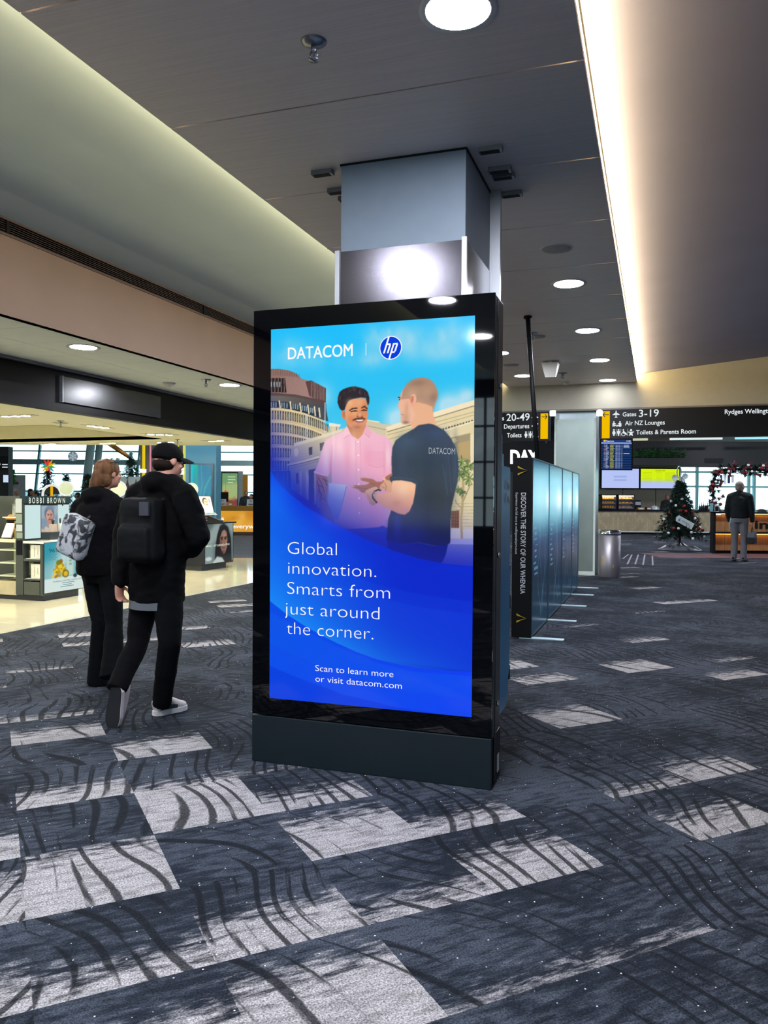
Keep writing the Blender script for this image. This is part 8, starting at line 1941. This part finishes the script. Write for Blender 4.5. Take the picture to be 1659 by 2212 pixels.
for y, l in ((2.47, 'round downlight of the left row mirrored in the steel column cladding'), (7.3, 'unseen round downlight of the left row added behind the kiosk'), (14.40, 'round downlight of the left row nearest the end wall'), (12.07, 'round downlight of the left row half hidden by the kiosk edge'), (-.83, 'round downlight behind the camera mirrored in the kiosk top edge'), (-2.9, 'round downlight behind the camera mirrored beside the kiosk poster')): downlight(-2.29, y, H, l, m=Mdim if y > 14 else Mlamp)  # the unseen one behind the kiosk is added for its light
for y in (1.2, -1.2): downlight(-.88, y, H, 'round downlight of the right row behind the camera', 'downlights behind the camera')
for x, y, z, l in ((-5.37, 6.53, 2.93, 'round downlight in the tiled soffit nearest the left picture edge'), (-5.31, 9.28, 2.93, 'round downlight in the tiled soffit beside the kiosk top'), (-5.37, 3.8, 2.93, 'round downlight in the tiled soffit left of the picture')):
    if y > 4: downlight(x, y, z, l, None, .125)
    else: downlight(x, y, z, l, None, .125)
def strip(name, label, x0, x1, col, s):
    t = thing('cove_light', label, 'light strip', ((x0+x1)/2, 4, 3.71)); MB().box((x0, -7, 3.716), (x1, 15.73, 3.79)).build('led_strip', glow(name, col, s), t); MB().box((x0-.004, -7, 3.706), (x1+.004, 15.73, 3.716)).build('mounting_rail', M_alu, t)
strip('cove glow right', 'warm glowing cove light along the right edge of the timber ceiling', -.392, -.376, 'ffe0a2', COVE_R); strip('cove glow left', 'warm glowing cove light along the left edge of the timber ceiling', -2.796, -2.78, 'ffe4b0', COVE_L)
def sprinkler(x, y, z, label, s=1):
    t = thing('sprinkler', label, 'sprinkler', (x, y, z)); Mc = mat('dull chrome', '8a8e98', .3, .8); MB().lathe([(.0, -.02), (.045*s, -.014), (.062*s, -.004), (.064*s, 0)], (x, y, z), 24).build('rosette', Mc, t); b = MB(); b.lathe([(.014*s, -.02), (.012*s, -.05), (.005*s, -.055), (.005*s, -.085)], (x, y, z), 10)
    for k in (1, -1): b.tube([(x+.012*k*s, y, z-.045), (x+.02*k*s, y, z-.065), (x+.006*k*s, y, z-.085)], .004*s, 6)
    b.build('frame', Mc, t); MB().lathe([(0, -.094), (.026*s, -.092), (.028*s, -.088), (.0, -.086)], (x, y, z), 16).build('deflector', Mc, t)
sprinkler(-1.606, 3.606, H, 'chrome fire sprinkler on the timber ceiling near the top picture edge'); sprinkler(-1.584, 14.295, H, 'small fire sprinkler near the end of the timber ceiling', 1.3); sprinkler(-5.355, 8.774, 2.93, 'fire sprinkler on the tiled soffit'); sprinkler(-1.585, 10.75, H, 'fire sprinkler beside the black cable pole', 1.1)
for x, y, l in ((-.863, 7.218, 'flat white ceiling speaker right of the column'), (-1.585, 11.0, 'flat white ceiling speaker behind the black cable pole'), (-2.301, 13.175, 'flat white ceiling speaker in the left row by the kiosk edge')):
    t = thing('ceiling_speaker', l, 'speaker', (x, y, H)); MB().lathe([(0, -.012), (.10, -.012), (.125, -.006), (.13, 0)], (x, y, H), 36).build('grille', mat('speaker grille', '9c989c', .6), t); MB().lathe([(.126, -.002), (.14, -.008), (.142, 0)], (x, y, H), 36).build('rim', Mring, t)
t = thing('smoke_detector', 'small white smoke detector near the end wall', 'smoke detector', (-1.642, 15.4, H)); MB().lathe([(.0, -.05), (.04, -.05), (.055, -.03), (.06, 0)], (-1.642, 15.4, H), 20).build('body', mat('detector white', 'c9c6bd', .5), t); MB().lathe([(.07, -.006), (.07, 0)], (-1.642, 15.4, H), 20).build('base', Mring, t)
t = thing('smoke_detector', 'white smoke detector on the tiled soffit', 'smoke detector', (-5.969, 8.886, 2.93)); MB().lathe([(.0, -.07), (.05, -.068), (.06, -.045), (.07, -.025), (.08, 0)], (-5.969, 8.886, 2.93), 20).build('body', mat('detector white', 'c9c6bd', .5), t); MB().lathe([(.09, -.008), (.09, 0)], (-5.969, 8.886, 2.93), 20).build('base', Mring, t)
t = thing('horn_speaker', 'white wedge shaped speaker box hanging from the timber ceiling', 'speaker', (-1.64, 13.0, H)); b = MB(); x, y = -1.64, 13.0
b.add([(x-.13, y-.06, H-.03), (x+.13, y-.06, H-.03), (x+.13, y+.2, H-.03), (x-.13, y+.2, H-.03), (x-.07, y-.02, H-.26), (x+.09, y-.02, H-.26), (x+.09, y+.1, H-.24), (x-.07, y+.1, H-.24)], [(0, 1, 2, 3), (4, 5, 1), (4, 1, 0), (5, 6, 2, 1), (6, 7, 3, 2), (7, 4, 0, 3), (4, 7, 6, 5)]); b.build('wedge', mat('speaker white', 'b9b5ae', .5), t); MB().box((x-.03, y+.02, H-.03), (x+.03, y+.1, H)).build('bracket', M_alu, t)
for k, (x, y, l) in enumerate(((-2.171, 5.035, 'left of the column, nearest the camera'), (-2.19, 5.36, 'left of the column, second from the camera'), (-2.17, 5.52, 'left of the column, furthest from the camera'), (-1.016, 5.026, 'right of the column, nearest the camera'), (-1.018, 5.351, 'right of the column, second from the camera'), (-1.014, 5.465, 'right of the column, third from the camera'), (-1.015, 5.802, 'right of the column, furthest from the camera'))):
    t = thing('ceiling_bracket', 'small steel bracket box on the timber ceiling '+l, 'bracket', (x, y, H)); MB().box((x-.075, y-.03, H-.03), (x+.075, y+.03, H)).build('box', mat('bracket steel', '77797f', .45, .5), t); MB().box((x+.06, y-.026, H-.034), (x+.073, y+.026, H-.03)).build('tab', M_alu, t); MB().box((x-.065, y-.024, H-.032), (x+.055, y+.024, H-.0295)).build('slot', M_matblack, t)
for a in (-2, 3.5, 9, 14.5):  # unseen lamps added to brighten the cafe hall
    for d in (19.5, 25.5, 31):
        q = hall(a, d)
        if -6.6 < q.x < 25: downlight(q.x, q.y, 4.75, 'unseen round downlight added in the high ceiling beyond the end wall', 'added unseen downlights beyond the end wall', .22)
# linear air grille above the brown band
t = thing('air_grille', 'long dark linear air grille between plaster and brown band', 'air grille', (-5.04, 4, 3.57)); MB().box((-5.10, -7, 3.575), (-5.03, 15.7, 3.592)).box((-5.10, -7, 3.70), (-5.03, 15.7, 3.72)).build('frame', mat('grille frame', '6a5a5a', .5), t); MB().box((-5.12, -7, 3.585), (-5.10, 15.7, 3.71)).build('backing', M_matblack, t)
for k in range(6): MB().box((-5.075, -7, 3.600+.0175*k), (-5.045, 15.7, 3.605+.0175*k)).build('blade', mat('grille blade', '4a4044', .5), t)
for y in (3.2, 5.2, 8.2): MB().box((-5.08, y, 3.592), (-5.035, y+.03, 3.70)).build('mullion', M_matblack, t)
# blank black sign board on the shop fascia
t = thing('fascia_sign', 'blank dark glossy sign board on the black shop fascia', 'sign', (-6.5, 8.5, 2.54)); MB().box((-6.5, 7.512, 2.54), (-6.46, 9.42, 2.835)).build('board', mat('dark gloss board', '121318', .25, spec=.6, var=.1), t); MB().box((-6.5, 7.50, 2.535), (-6.455, 7.512, 2.84)).build('edge', mat('board edge', '8a8e92', .3, .6), t)
# shop spotlights in threes
Mspot = glow('shop lamp', 'fff6dc', SHOP_LAMP)
def spots(x, y, label, n=3, dx=.0, dy=.17, z=2.5, group=None):
    t = thing('spotlight_cluster', label, 'ceiling light', (x, y, z), group); MB().box((x-abs(dx)*1.6-.06, y-abs(dy)*1.6-.06, z-.006), (x+abs(dx)*1.6+.06, y+abs(dy)*1.6+.06, z)).build('plate', mat('cream plate', 'c9c7b4', .5), t)
    for k in range(n): q = (x+dx*(k-1), y+dy*(k-1), z); MB().disc((q[0], q[1], z-.012), .055, (0, 0, -1), 20).build('lamp', Mspot, t); MB().lathe([(.056, -.010), (.066, -.013), (.068, -.006)], q, 20).build('lamp_ring', Mring, t)
spots(-7.86, 8.27, 'three spotlights in the shop ceiling nearest the left picture edge', 3, .16, 0); spots(-7.85, 9.87, 'spotlights in the shop ceiling behind the black fascia, above the two walkers', 3, .0, .16); spots(-7.81, 11.366, 'spotlight cluster in the shop ceiling near the capped head', 3, .12, .08)
spots(-11.45, 12.9, 'three spotlights at the back of the shop ceiling above the white-haired person', 3, .15, -.05); spots(-10.08, 12.95, 'three spotlights at the back of the shop ceiling above the snowflake', 3, .15, -.05); spots(-8.80, 13.0, 'spotlight cluster at the back of the shop ceiling above the cap', 3, .14, -.04); spots(-7.66, 12.9, 'spotlight cluster in the shop ceiling beside the kiosk edge', 3, .12, -.04)
for x, y in ((-10.2, 8.0), (-12.4, 9.0), (-12.5, 11.0), (-7.8, 6.2), (-10.2, 6.0)): spots(x, y, 'spotlight cluster in the shop ceiling left of the picture', 3, .15, 0, 2.5, 'spotlights outside the left picture edge')
sprinkler(-7.78, 9.0, 2.5, 'brass fire sprinkler in the shop ceiling at the left', .8); sprinkler(-8.15, 12.4, 2.5, 'fire sprinkler in the shop ceiling above the cap', .8)
t = thing('ceiling_speaker', 'round flat speaker in the shop ceiling at the left', 'speaker', (-8.0, 9.25, 2.5)); MB().lathe([(0, -.01), (.09, -.01), (.10, 0)], (-8.0, 9.25, 2.5), 28).build('grille', mat('shop speaker', 'a8a690', .6), t); MB().lathe([(.10, -.004), (.112, -.008), (.114, 0)], (-8.0, 9.25, 2.5), 28).build('rim', mat('cream plate', 'c9c7b4', .5), t)
